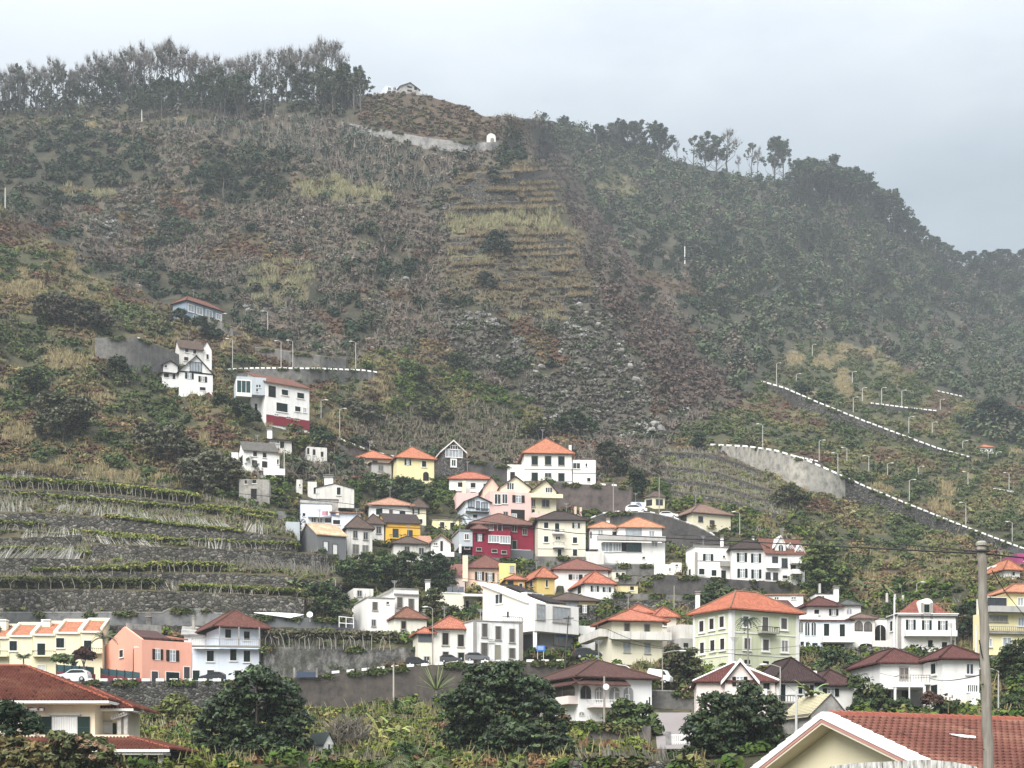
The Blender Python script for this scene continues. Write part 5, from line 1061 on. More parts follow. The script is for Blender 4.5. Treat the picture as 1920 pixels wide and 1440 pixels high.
    h.block(1520,1588,1392,1339,14,xs=1466,D=146,wall=concrete((.33,.32,.30),.5,'old_render'),roof='gy',rc=None,yr=1301,rf=.55); b = h.b; P = b.P; L, W, H, r = b.L, b.W, b.H, b.rise
    m = MB()
    for k in range(14):
        t0, t1 = k/14, (k+.62)/14; f = lambda t: (-.35+(L*.55+.35)*t, H-.35*r/(L*.55)+ (r+.35*r/(L*.55))*t)
        (u0,z0),(u1,z1) = f(t0), f(t1); m.solid([P(u0,-.15,z0+.12),P(u1,-.15,z1+.12),P(u1,W+.2,z1+.12),P(u0,W+.2,z0+.12)],[(0,1,2,3)],.06)
    ro = m.build('ribbed_roof', plain((.46,.42,.28),.8,0,.25,2), h.root)
    m = MB(); m.solid([P(-.33,-.13,H-.2+.02),P(L*.55,-.13,H+r+.02),P(L*.55,W+.15,H+r+.02),P(-.33,W+.15,H-.2+.02)],[(0,1,2,3)],.04); m.build('roof_deck', plain((.09,.08,.06),.9), h.root)
    m = MB(); m.solid([P(L*.55,-.13,H+r+.05),P(L+.3,-.13,H-.2),P(L+.3,W+.15,H-.2),P(L*.55,W+.15,H+r+.05)],[(0,1,2,3)],.1); m.build('roof', plain((.14,.13,.12),.9), h.root)
    h = House('white two storey house with maroon hipped roofs beside the near pole')
    h.block(1768,1836,1330,1237,24,xs=1731,wall=WHITE,roof='hip',rc=MAROON,yr=1213,ov=.7); h.wins('s',[(1751,1254,9,19),(1752.5,1293.5,13,18)],f='L',t=.16); h.win('g',1818,1254.5,12,18,gl=glass((.03,.05,.07))); h.win('w',1823,1291,18,12,gl=DARKG,bars=4)
    e = h.b; h.block(1650,1734,1290,1245,8,W=9,D=e.D+4,wall=WHITE,roof='hip',rc=MAROON,yr=1222,ov=.6,base=.1); h.win('g',1695,1263,15,20,gl=glass((.14,.11,.10)),fr=FRG); bb = h.b; h.balcony(1677,1733,1268,1286,2.2,mat=WHITE,solid=False,rmat=FRG)
    h.block(1650,1732,1330,1289,8,W=5,D=e.D+6,wall=GREYW,roof='flat',par=0); h.win('k',1663,1303,14,20); h.win('k',1697,1302,13,18)
    for x in (1648,1677,1732): h.pbox(x,x+3.5,1286,1322,'porch_post',WHITEP,D=e.D+1.8,dep=.35)
    h.pbox(1672,1735,1281,1288,'porch_beam',WHITE,D=e.D+1.7,dep=.4,yaw=6); h.pbox(1772,1822,1312,1325,'low_wall',CREAM,D=e.D-2,dep=.3,yaw=12); h.pbox(1820,1838,1300,1328,'gate_pillar',WHITE,D=e.D-3,dep=2)
    h = House('white bungalow with arched verandas and a brown hipped roof')
    h.block(1086,1222,1352,1271,18,xs=1004,wall=plaster((.86,.86,.85),.12),roof='hip',rc=(.105,.042,.034),yr=1242,ov=.8,D=174,capm=T((.20,.085,.06))); A_ = h.b
    h.win('a',1056,1296,44,22,f='L',gl=glass((.10,.09,.085)),fr=FRG,t=.05); h.win('a',1098,1298,19,24,gl=DARKG,fr=FRG,t=.05)
    for x, w in ((1123,16),(1152,20),(1178,18)): h.win('a',x,1302,w,28,gl=plain((.33,.33,.33),.9),fr=WHITEP)
    h.wins('D',[(1123,1305,9,17),(1156,1306,9,15),(1176,1310,6,14)],fr=FRW); h.wins('k',[(1213,1324,3,22),(1218,1320,2.5,26)]); h.balcony(1100,1162,1313,1328,1.5,solid=False,mat=PALEPINK,rmat=WHITEP); h.balcony(1052,1084,1307,1322,1.2,f='L',mat=PALEPINK); h.wins('a',[(1090,1338,9,6)],gl=FRG)
    m = MB(); P = A_.P; L = A_.L; H = A_.H; m.solid([P(-.8,-1.5,H-.75),P(L*.62,-1.5,H-.75),P(L*.62,.05,H+.0),P(-.8,.05,H+.0)],[(0,1,2,3)],.14); m.build('veranda_roof', T((.105,.042,.034)), h.root, uv=True)
    m = MB(); o, u, n = h.face('L', A_); Q = lambda a, b_, z: o+u*a+n*b_+np.array((0,0,z)); m.solid([Q(-.5,1.4,H-.75),Q(A_.W+1.0,1.4,H-.75),Q(A_.W+.8,-.05,H),Q(-.5,-.05,H)],[(0,1,2,3)],.14); m.build('veranda_roof', T((.105,.042,.034)), h.root, uv=True)
    h.pbox(1216,1234,1362,1395,'gate_wall',WHITE,D=170,dep=.4) if 0 else None
    # --- cream terrace of houses: each unit is a house of its own
    us = [(-28,17,1196,1180,1,6),(17.5,61,1193,1177,0,1),(61.5,104.5,1190.5,1174,1,3),(105,150.5,1187,1170,0,2),(151,192,1185,1168,1,5)]
    LB = ['cream terraced house cut by the picture edge with a chimney','cream terraced house with one green window behind the papaya tree','cream terraced house with a green balcony door and white vent chimney','cream terraced house with a square green shuttered window','last cream terraced house next to the salmon pink house']
    for i,(xl,xr,ye,yr,bal,_) in enumerate(us):
        h = House(LB[i], group='cream terraced houses')
        h.block(xl,xr,1282,ye,4,W=6,D=236-i*.3,wall=plaster((.76,.71,.50),.12),roof='shed',rc=(.52,.185,.085),yr=None,rise=2.25,ov=.0); b = h.b
        for uu in (0, b.L-.32):
            m = MB(); m.hexa([b.P(uu,-.25,b.H-.1),b.P(uu+.32,-.25,b.H-.1),b.P(uu+.32,b.W,b.H+b.rise-.1),b.P(uu,b.W,b.H+b.rise-.1),b.P(uu,-.25,b.H+.5),b.P(uu+.32,-.25,b.H+.5),b.P(uu+.32,b.W,b.H+b.rise+.5),b.P(uu,b.W,b.H+b.rise+.5)]); m.build('party_wall', plaster((.80,.76,.58),.1), h.root)
        m = MB(); m.box(b.P(.32,-.3,b.H-.12), b.d*(b.L-.64), b.bk*.25, (0,0,.28)); m.build('gutter', FRW, h.root); m = MB(); m.box(b.P(.32,b.W-.3,b.H+b.rise-.1), b.d*(b.L-.64), b.bk*.28, (0,0,.6)); m.build('ridge_wall', plaster((.80,.76,.58),.1), h.root)
        cx = (xl+xr)/2
        if i == 1: h.win('s',25,1211,14,18)
        if i == 2: h.win('d',77.5,1219,15,25); h.win('g',78,1255,14,14,gl=CURT)
        if i == 3: h.win('s',113,1205.5,15,18)
        if i == 4: h.win('d',164.5,1213,14,24)
        if i == 0: h.win('s',-8,1215,14,22)
        if bal: h.balcony(xl+1,xr-.5,1221,1232 if i != 4 else 1226,1.0,solid=False,mat=plaster((.76,.71,.50),.12),rmat=BLACK)
        if i in (0,2):
            c = at([6,0,88][i], 1183, 240); m = MB(); m.cbox(c,1.25,1.25,1.35); ch = m.build('chimney', plaster((.80,.76,.60),.1), h.root); m = MB(); m.cbox(c+(0,0,1.36),.9,.9,.12); m.build('vent_slot', BLACK, ch); m = MB(); m.cbox(c+(0,0,1.49),1.4,1.4,.18); m.build('chimney_cap', WHITE, ch)
    h = House('salmon pink house with dark brown shutters and garage')
    h.block(266,360,1282,1199,6,xs=194,D=226,wall=SALM,roof='flat',par=.0); b = h.b; h.wins('o',[(295.5,1227,20,19),(323.5,1229.5,24,20)],sh=SHUTB); h.win('s',228,1225.5,7,13,f='L',sh=SHUTB); h.win('d',290,1269,12,20,sh=FRD); h.win('d',323.5,1270,25,19); h.win('d',350,1263,11,25,sh=RAIL)
    m = MB(); P = b.P; L, W, H = b.L, b.W, b.H
    pr = [(0,H-.01),(W,H-.01),(W*.45,H+2.4)]; A = [P(0,v,z) for v, z in pr]; B = [P(.35,v,z) for v, z in pr]; m.v += A+B; m.f += [(2,1,0),(3,4,5),(0,1,4,3),(1,2,5,4),(2,0,3,5)]; m.build('gable_wall', SALM, h.root)
    m = MB(); m.solid([P(.36,.8,H+.45),P(L*.62,.8,H+.45),P(L*.62,W*.42,H+2.0),P(.36,W*.42,H+2.0)],[(0,1,2,3)],.2); m.build('roof', T((.10,.045,.04)), h.root, uv=True)
    m = MB(); m.box(P(.36,W*.44,H-.01), b.d*(L*.7), b.bk*.3, (0,0,2.9)); m.build('roof_screen_wall', CONCL, h.root); h.chimney(279,1157,1172,9,D=h.D+9,mat=CONC)
    m = MB(); m.solid([P(L*.66,1.2,H+.6),P(L*.99,1.2,H+.6),P(L*.99,W*.6,H+1.7),P(L*.66,W*.6,H+1.7)],[(0,1,2,3)],.2); m.build('roof', T((.42,.17,.09)), h.root, uv=True)
    h = House('white and pale blue house with a brown roof and upper wooden gallery')
    h.block(360.5,489,1282,1216,6,W=10,D=226,wall=BLUEW,roof='flat',par=0); b = h.b; h.wins('s',[(394.5,1230,13,20),(437.5,1228,12,21),(463,1230.5,12,21)]); h.wins('d',[(368,1266,13,18),(446,1266,12,18),(462,1266,11,17)]); h.win('s',395,1261,13,9)
    h.block(412,488,1216,1177,12,xs=375,D=b.D+1.2,wall=BLUEW,roof='hip',rc=(.16,.05,.035),yr=1150,ov=1.3,base=0,capm=T((.26,.10,.07))); e = h.b; h.wins('s',[(427.5,1188,11,16),(462.5,1192,11,16)])
    h.balcony(361,489,1199,1214,1.3,b=b,solid=False,mat=FRG,rmat=FRG,name='gallery'); o, u, n = h.face('F', b)
    for x in (413,449,487): 
        uu, _ = h.hit(x,1205,'F',b); m = MB(); h.fbox(m,'F',b,uu-.08,uu+.08,b.H+.21,b.H+3.0,1.05,1.25); m.build('gallery_post', FRG, h.root)
    h.block(345,385,1206,1190,10,W=6,D=b.D+8,wall=WHITE,roof='shed',rc=CONCL,rise=1.6); h.chimney(363,1160,1182,5,D=b.D+12,mat=CONCL)
    # --- near the top of the mountain, hazy
    h = House('tiny pale blue house on the mountain top')
    y_ = min(float(skyy(724)),float(skyy(746)))+3; h.block(722,748,y_,y_-13,20,W=8,wall=BLUEW,roof='flat',par=.2); h.win('g',730,y_-8,5,5); h.win('g',740,y_-8,5,5)
    h = House('tiny grey house with open frames on the mountain top')
    y_ = min(float(skyy(753)),float(skyy(784)))+3; h.block(751,786,y_,y_-13,25,W=9,wall=GREYW,roof='gy',rc=(.2,.15,.14),yr=y_-19); h.wins('k',[(768,y_-11,9,4),(768,y_-4,9,4),(779,y_-8,5,6)])
    h = House('tiny white hut with an orange roof far along the hillside','hut','hut')
    h.block(1838,1861,849,839,8,W=5,wall=WHITE,roof='hip',rc=O,yr=835); h.wins('k',[(1845,844,3,4),(1855,844,3,4)])
    h = House('small white shed with a dark green roof beside the round dark tree','shed','shed')
    h.block(607,626,1412,1394,50,W=1.9,D=gd(607,1412)-2,wall=WHITE,roof='gy',rc=plain((.035,.045,.042),.7),yr=1375,ov=.12,thick=.08); h.win('D',616,1402,4,12)
# ------------------------------------------------------------------ near roofs with modelled tiles
TILEM = leafmat('clay_tile', .2, .8)
def tiled(name, p0, p1, q0, q1, parent, col, tw=.25, tl=.38, amp=.11, lift=.12, var=.16):
    """roof plane between eave p0-p1 and top q0-q1 laid with curved tiles, row over row"""
    p0, p1, q0, q1 = (np.asarray(a, float) for a in (p0, p1, q0, q1))
    e = p1-p0; L = np.linalg.norm(e); e = e/L
    nrm = np.cross(p1-p0, q0-p0) if np.linalg.norm(q0-p0) > .1 else np.cross(p1-p0, q1-p0); nrm /= np.linalg.norm(nrm)
    if nrm[2] < 0: nrm = -nrm
    s = np.cross(nrm, e); 
    if s[2] < 0: s = -s
    H = float((q0-p0)@s); n = max(1, int(round(H/tl)))
    V, Fc, C = [], [], []
    for r in range(n):
        v0, v1 = r/n, (r+1)/n
        A0, B0, A1, B1 = p0+(q0-p0)*v0, p1+(q1-p1)*v0, p0+(q0-p0)*v1, p1+(q1-p1)*v1
        uL, uR = min((A0-p0)@e, (A1-p0)@e), max((B0-p0)@e, (B1-p0)@e)
        us = np.arange(math.floor(uL/tw)*4, math.ceil(uR/tw)*4+1)*tw/4
        rowc = {}
        for k in range(len(us)-1):
            ti = int(math.floor(us[k]/tw+1e-6)); 
            if ti not in rowc: q_ = p0+e*ti*tw+s*H*v0; g_ = float(fbm(np.array([q_[0]*.45+q_[2]*.2]), np.array([q_[1]*.45+q_[2]*.6]), 4, 17)[0]); rowc[ti] = (np.array(col)*(.72+.6*g_)*(1+var*(rng.random()*2-1))+np.array((.05,.05,.03))*max(0,g_-.52)*3)*(.6 if rng.random() < .03 else 1)
            c = rowc[ti]
            pts = []
            for u, in ((us[k],),(us[k+1],)):
                hgt = amp*(math.sin(2*pi*u/tw)*.8+.2)
                ul = min(max(u, (A0-p0)@e), (B0-p0)@e); uh = min(max(u, (A1-p0)@e), (B1-p0)@e)
                lo = p0+e*ul+s*H*v0; hi = p0+e*uh+s*H*v1
                pts.append((lo+nrm*(hgt-.01), lo+nrm*(hgt+lift), hi+nrm*hgt))
            i = len(V); V += [pts[0][0],pts[1][0],pts[0][1],pts[1][1],pts[0][2],pts[1][2]]
            Fc += [(i,i+1,i+3,i+2),(i+2,i+3,i+5,i+4)]; C += [c]*6
    return np_mesh(name, np.array(V), np.array(Fc), TILEM, np.array(C), parent)

def near_houses():
    D = 118.0; k = D/F
    root = empty('house', at(60,1445,D)); tag(root, 'large cream house with tiled hip roofs, green shutters and curtained window', 'house')
    cr = plaster((.74,.65,.50), .15); P = lambda x, y, d=D: at(x, y, d)
    def box(x0,x1,y0,y1,name,mat,d=D,dep=8.0,parent=None):
        m = MB(); p = at(x0,y1,d); q = at(x1,y1,d); m.box(p, q-p, (0,dep,0), (0,0,(y1-y0)*d/F)); return m.build(name, mat, parent or root)
    box(-170,178,1316,1450,'wall',cr,D,10); box(178.2,222,1330,1450,'wall',cr,D+2.5,7); NOPLANT.append((-60,260,1240,1405))
    TC = (.150,.052,.036); TC2 = (.142,.048,.034)
    # main hip roof
    z = at(0,1313,D)[2]; e0, e1 = at(-200,1313,D-1.0), at(204,1313,D-1.0); zt = at(0,1250,D+5)[2]
    e0[2] = e1[2] = at(0,1313,D-1)[2]; r0 = np.array((at(-200,1250,D+5)[0], D+5, zt)); r1 = np.array((at(47,1250,D+5)[0], D+5, zt)); b1 = np.array((e1[0], D+11, e1[2])); b0 = np.array((e0[0], D+11, e0[2]))
    ro = tiled('roof', e0, e1, r0, r1, root, TC); tiled('roof_slope', e1, b1, r1, r1, root, TC); tiled('roof_slope', b1, b0, r1, r0, root, TC)
    m = MB(); m.tube([r0+(0,0,.08), r1+(0,0,.08), e1+(0,0,.08)], .12, 6); m.build('ridge_tile', plain((.26,.075,.045),.8), ro)
    m = MB(); m.box(e0+(0,-.05,-.22), e1-e0, (0,.16,0), (0,0,.2)); m.box(e1+(-.16,.112,-.22), (.16,0,0), (0,11,0), (0,0,.2)); m.build('gutter', FRW, root)
    m = MB(); m.box(e0+(0,.12,-.28), e1-e0-(.2,0,0), (0,1.3,0), (0,0,.05)); m.box(at(179,1313,D)+(0,.5,-.12), (.85,0,0), (0,8,0), (0,0,.05)); m.build('soffit', cr, root)
    # wing roof, lower and set back
    w0, w1 = at(186,1328,D+1.5), at(250,1328,D+1.5); w1[2] = w0[2]; t0 = np.array((at(160,1292,D+6)[0], D+6.2, at(0,1290,D+6)[2])); t1 = np.array((at(168,1292,D+6)[0], D+6.2, t0[2])); wb = w1+(0,9,0)
    tiled('roof', w0-(1.5,0,0), w1, t0, t1, root, TC2); tiled('roof_slope', w1, wb, t1, t1, root, TC2)
    m = MB(); m.tube([t1+(0,0,.08), w1+(0,0,.08)], .11, 6); m.build('ridge_tile', plain((.26,.075,.045),.8), root)
    m = MB(); m.box(w0+(0,-.05,-.2), w1-w0, (0,.16,0), (0,0,.18)); m.box(w0+(0,.12,-.22), w1-w0, (0,1.4,0), (0,0,.05)); m.build('gutter', FRW, root)
    # windows of the upper floor
    def window(x0,x1,y0,y1,d,sh0=None,sh1=None):
        wo = box(x0-2,x1+2,y0-2,y1+1,'window',FRW,d-.07,.06); 
        for a, b in ((x0,(x0+x1)/2-.8),((x0+x1)/2+.8,x1)):
            pa = box(a,b,y0,y1,'pane',glass((.16,.18,.19)),d-.09,.015,wo); pa.parent = wo
            for q in range(5):
                ca = a+(b-a)*(q/5); m = MB(); p = at(ca+.2,y1-1,d-.105); w = (b-a)/5*.9*d/F; h = (y1-y0-1.5)*d/F
                m.box(p, (w,0,0), (0,.01,0), (0,0,h)); m.build('curtain', plain((.60,.61,.60),.9,0,.1,4), wo)
        for s in (sh0, sh1):
            if s:
                so = box(s[0],s[1],y0-1,y1+1,'shutter',plain((.012,.028,.024),.6,0,.25,8),d-.12,.06,wo)
                box(s[0]+1,s[1]-1,(y0+y1)/2+3,(y0+y1)/2+4.2,'shutter_rail',plain((.03,.06,.05),.6),d-.135,.014,wo)
        return wo
    def _p(o, par): return o
    window(98,143,1344.5,1376,D,(73,96.5),(145,168)); box(92,150,1338,1341.5,'lintel',STONEFR,D-.2,.2)
    window(178.5,209,1357,1376,D+2.5,None,(211,218)); box(178.5,209,1350.5,1354,'lintel',STONEFR,D+2.3,.2)
    box(66,242,1377.5,1383,'balcony_slab',cr,D-1.0,3.4)
    for x in (220,232): box(x,x+7,1343,1377,'pillar',concrete((.42,.41,.39),.3),D+.3,.3)
    for q in range(6):
        a = at(208+q*4.4,1347-q*1.6,D+.2); m = MB(); m.box(a, (.13,0,0), (0,2.3,0), (0,0,.16)); m.build('pergola_slat', FRG, root)
    m = MB(); m.hexa([at(208,1350,D+.1),at(238,1341,D+.1),at(238,1341,D+.25),at(208,1350,D+.25),at(208,1348,D+.1),at(238,1338,D+.1),at(238,1338,D+.25),at(208,1348,D+.25)]); m.build('pergola_beam', FRG, root)
    box(56,66,1332,1377,'pergola_post',concrete((.30,.29,.28),.3),D-1.5,.35); box(38,80,1328,1333,'pergola_beam',concrete((.28,.27,.26),.3),D-1.5,.35)
    for x in (50,69): box(x,x+3.5,1325,1330,'beam_end',plain((.10,.04,.035),.8),D-1.6,2.0)
    # lower roof skirt and porch
    a0, a1, c1, c0 = at(-170,1404.5,D-4.2), at(318,1404.5,D-4.2), at(242,1383.5,D-.9), at(-170,1383.5,D-.9); c1[2] = c0[2]; f1 = a1+(0,12,0); g1 = c1+(1.2,8.5,.0)
    lr = tiled('roof', a0, a1, c0, c1, root, TC); tiled('roof_slope', a1, f1, c1, g1, root, TC)
    m = MB(); m.tube([c1+(0,0,.08), a1+(0,0,.08)], .11, 6); m.build('ridge_tile', plain((.26,.075,.045),.8), lr)
    m = MB(); m.box(a0+(0,-.05,-.2), a1-a0, (0,.16,0), (0,0,.19)); m.box(a0+(0,.12,-.4), a1-a0-(.5,0,0), (0,2.6,0), (0,0,.2)); m.build('gutter', FRW, root)
    box(296,305,1412,1452,'porch_pillar',concrete((.45,.44,.42),.3),D-3.6,.35); box(228,236,1418,1452,'porch_pillar',plain((.06,.03,.028),.8),D-2.5,.3); box(281,288,1421,1452,'porch_pillar',plain((.05,.045,.042),.8),D+1,.3)
    box(120,300,1407.5,1413,'porch_beam',cr,D-3.6,.3); box(214,300,1413,1450,'porch_wall',plaster((.55,.47,.36),.3),D+4,.3)
    # ---------------- big roof by the pole
    a = radians(27.5); d = np.array((cos(a), sin(a), 0)); bk = np.array((-sin(a), cos(a), 0)); up = np.array((0,0,1.0)); ap = at(1540,1342,56)
    root = empty('house', ap-(0,0,5)); tag(root, 'cream gabled house end with white verge and large terracotta tiled roof', 'house')
    pr, pl = tan(radians(19.5)), tan(radians(24.5)); Ln = 26; sr, sl = 9.0, 8.0
    q = lambda u, v, z=0: ap + d*u + bk*v + up*z
    rr = tiled('roof', q(.35,-sr,-sr*pr), q(Ln,-sr,-sr*pr), q(.35,-.12,.0), q(Ln,-.12,.0), root, (.160,.066,.050), tw=.30, tl=.34, amp=.06, lift=.09, var=.16)
    tiled('roof_slope', q(Ln,sl,-sl*pl), q(.35,sl,-sl*pl), q(Ln,.12,0), q(.35,.12,0), root, (.28,.09,.06), tw=.30, tl=.34)
    m = MB()
    for i in range(70):
        u = .4+i*.37; m.tube([q(u,0,.05), q(u+.40,0,.02)], [.17,.15], 8)
    m.build('ridge_tile', plain((.30,.10,.07),.85,0,.35,4), rr)
    for v1, p_, nme in ((-sr, pr, 'verge'), (sl, pl, 'verge')):
        s_ = abs(v1); 
        for j in range(16):
            v0_, v1_ = v1*j/16, v1*(j+1)/16; z0_, z1_ = -s_*p_*j/16, -s_*p_*(j+1)/16
            if j == 0: vb = MB()
            st = .035
            A = q(-.02,v0_,z0_-.10); B = q(-.02,v1_,z1_-.10)
            pts = [A, A+d*.42, B+d*.42, B] if v1 < 0 else [B, B+d*.42, A+d*.42, A]
            ptt = [x_+up*(.24 + (st if (i_ in ((2,3) if v1 < 0 else (0,1))) else 0)) for i_, x_ in enumerate(pts)]
            vb.hexa(pts+ptt)
        vb.build('verge', plain((.80,.79,.77),.8,0,.12,5), root)
        m = MB(); A = q(.0,0,-.22); B = q(.0,v1,-s_*p_-.22); pts = [A, A+d*.3, B+d*.3, B] if v1 < 0 else [B, B+d*.3, A+d*.3, A]; m.hexa(pts+[x_+up*.1 for x_ in pts]); m.build('verge_trim', plain((.48,.25,.21),.8), root)
        m = MB(); A = q(.02,0,-.30); B = q(.02,v1,-s_*p_-.30); pts = [A, A+d*1.25, B+d*.85, B] if v1 < 0 else [B, B+d*.85, A+d*.85, A]; m.hexa(pts+[x_+up*.07 for x_ in pts]); m.build('soffit', plaster((.70,.63,.50),.2), root)
    m = MB(); wv = [(-sr+1.2,-9),(sl-.8,-9),(sl-.8,-(sl-.8)*pl-.3),(0,-.3),(-sr+1.2,-(sr-1.2)*pr-.3)]; off = .75
    A = [q(off,v,z) for v, z in wv]; B = [q(Ln,v,z) for v, z in wv]; m.v += A+B; m.f += [(4,3,2,1,0),(5,6,7,8,9)]+[(i,i+5,(i+1)%5+5,(i+1)%5) for i in range(5)]; m.build('wall', plaster((.78,.71,.50),.08), root)
    c0 = at(1806,1388,1); 
    n_ = np.cross(d, (bk*-1*1.0 - up*pr)); n_ /= np.linalg.norm(n_); n_ = n_*np.sign(n_[2]); t_ = float(ap@n_)/float(c0@n_); c0 = c0*t_+n_*.14; dn = -bk-up*pr
    m = MB(); m.v += [c0+d*x+dn*y+n_*z for z in (0,.03) for x, y in ((-.5,-.2),(.0,-.12),(.5,.02),(.35,.2),(-.1,.16))]; m.f += [(0,1,2,3,4),(9,8,7,6,5)]+[(i,(i+1)%5,(i+1)%5+5,i+5) for i in range(5)]; m.build('mortar_patch', WHITEP, root)
    # peeling white parapet in front of it
    pw = empty('parapet_wall', at(1700,1440,43)); tag(pw, 'white parapet wall with black rain streaks before the cream gable', 'wall')
    m = MB(); xs = [1560,1600,1680,1740,1790,1830,1846]; ys = [1437,1431,1427,1424,1429,1437,1446]
    mp, nt, b = newmat('peeling_paint'); p = wpos(nt); st = noise(nt, mapping(nt, p, (9,9,1.1)), 1.0, 5, .7)
    nt.links.new(ramp(nt, st, [(.42,(.62,.62,.59)),(.52,(.40,.39,.36)),(.64,(.05,.05,.045))]), b.inputs['Base Color']); b.inputs['Roughness'].default_value = .9
    for (xa,ya),(xb,yb) in zip(zip(xs,ys),list(zip(xs,ys))[1:]):
        A, B = at(xa,ya,43), at(xb,yb,43); A0, B0 = A-(0,0,3), B-(0,0,3); e = np.array((0,.3,0)); m.hexa([A0,B0,B0+e,A0+e,A,B,B+e,A+e])
    m.build('wall_face', mp, pw)

# ------------------------------------------------------------------ plants that stand by themselves
DG = (.034,.052,.028); MG = (.055,.082,.03); YG = (.12,.14,.04); GG = (.085,.082,.058); OL = (.085,.092,.038)
def lobed(label, lobes, D, cols, base=None, name='tree', cat='tree', group=None, leaf=.30, dens=1.0, sub=.55, mat=None, trunk=True, twigs=0, shell=.35, tr=.16):
    """tree or bush: crown lobes given in photo pixels at distance D, each carrying many leaf rosettes"""
    L = np.array(lobes, float); k = D/F
    bx = base if base else (L[:,0].mean(), (L[:,1]+L[:,2]).max())
    b = at(bx[0], bx[1], D); root = empty(name, b)
    tag(root, label, cat, group); rnd_ = np.random.default_rng(int(bx[0]*7+bx[1]))
    parts = []; cs = []
    for x, y, r in lobes:
        R = r*k; c = at(x, y, D+rnd_.uniform(-.55,.55)*R*1.2); cs.append((c, R))
        R = R*1.12; ns = max(8, int(dens*7.6*(R/sub)**2)); dv = unit(ns); dv[:,2] = np.where(dv[:,2] < -.55, -dv[:,2], dv[:,2])
        P = c + dv*R*np.array((1,.9,.92))*(.50+.53*rng.random((ns,1))**.6)
        col = pick(cols, rng.random(ns))*(.62+.75*rng.random((ns,1))**1.3)*rnd_.uniform(.85,1.2)
        sr = sub*(.6+.7*rng.random((ns,1)))*np.array((1,1,.7))
        parts.append(cloud(P, sr, 34, leaf*.8, col, shell=.5, up=.45, aspect=1.7, jit=.32, out=.9))
    V, Fc, C = merge(parts); np_mesh('crown', V, Fc, mat or LEAF, C, root)
    if trunk:
        m = MB(); top = np.mean([c for c, R in cs], 0); mid = b*.5+top*.5; mid[2] = b[2]+(top[2]-b[2])*.45
        m.tube([b-(0,0,.8), b+(mid-b)*.5+(rnd.uniform(-.15,.15),0,0), mid], [tr*1.4, tr*1.1, tr*.9], 7)
        for c, R in cs: m.tube([mid, mid*.4+c*.6+(0,0,.2), c+(0,0,R*.5)], [tr*.6, tr*.35, tr*.12], 5)
        if twigs:
            for c, R in cs:
                for q in range(twigs):
                    v = unit(1)[0]; v[2] = abs(v[2]); m.tube([c, c+v*R*.6+(0,0,.1), c+v*R*1.12], [.05,.035,.015], 4)
        m.build('trunk', PALEBARK if twigs else BARK, root)
    return root
def frond(m, base, az, L, droop, w, rise=.6, n=7, leaflets=True):
    pts = []; h = np.array((cos(az), sin(az), 0))
    for q in range(n+1):
        t = q/n; pts.append(base + h*L*t*(1-.12*t) + np.array((0,0,L*(rise*t-droop*t*t))))
    side = np.array((-sin(az), cos(az), 0))
    for q in range(n):
        a, b = pts[q], pts[q+1]; t = (q+.5)/n; ww = w*(.35+.65*sin(pi*min(1,t*.9+.1)))
        if leaflets:
            for sgn in (1,-1):
                for f0 in (0,.5):
                    c0 = a+(b-a)*f0; c1 = a+(b-a)*(f0+.32); tip = c0+side*sgn*ww+h*ww*.5+np.array((0,0,-ww*.45)); m.poly([c0, c1, tip])
        else:
            w0 = w*(.35+.65*sin(pi*min(1,q/n*.9+.1))); m.quad(a-side*w0*.5-(0,0,w0*.15), b-side*ww*.5-(0,0,ww*.15), b+(0,0,.02), a+(0,0,.02)); m.quad(a+(0,0,.02), b+(0,0,.02), b+side*ww*.5-(0,0,ww*.15), a+side*w0*.5-(0,0,w0*.15))
    m.tube(pts[:-1], [.03*(1-q/n)+.01 for q in range(n)], 4, cap=False)
def palm(label, x, yb, yt, D, fl, nf, col, droop=.7, w=.5, tr=.13, name='palm', cat='palm', rise=(.2,.9), leaflets=True, trunkmat=None, up=False):
    b = at(x, yb, D); t = at(x, yt, D); root = empty(name, b); tag(root, label, cat)
    m = MB(); m.tube([b-(0,0,.5), b*.6+t*.4+(.05,0,0), t], [tr*1.15, tr, tr*.9], 7); m.build('trunk', trunkmat or PALEBARK, root)
    for q in range(nf):
        m = MB(); frond(m, t+(0,0,-.05), q*2.399+rnd.uniform(-.3,.3), fl*rnd.uniform(.8,1.1), droop*rnd.uniform(.6,1.3), w, rnd.uniform(*rise), 6, leaflets)
        m.build('frond', plain(tuple(c*rnd.uniform(.75,1.25) for c in (col if q % 5 else tuple(c_*1.4 for c_ in col))), .6, 0, .2, 4) if q < 4 else FR(col, q), root)
    return root
_fr = {}
def FR(col, q):
    k = (col, q % 3)
    if k not in _fr: _fr[k] = plain(tuple(c*(.75+.28*(q % 3)) for c in col), .55, 0, .25, 5)
    return _fr[k]

def gp(x, y):
    D = float(terrainD(np.array([float(x)]), np.array([float(y)]))[0]); return at(x, y, D), D

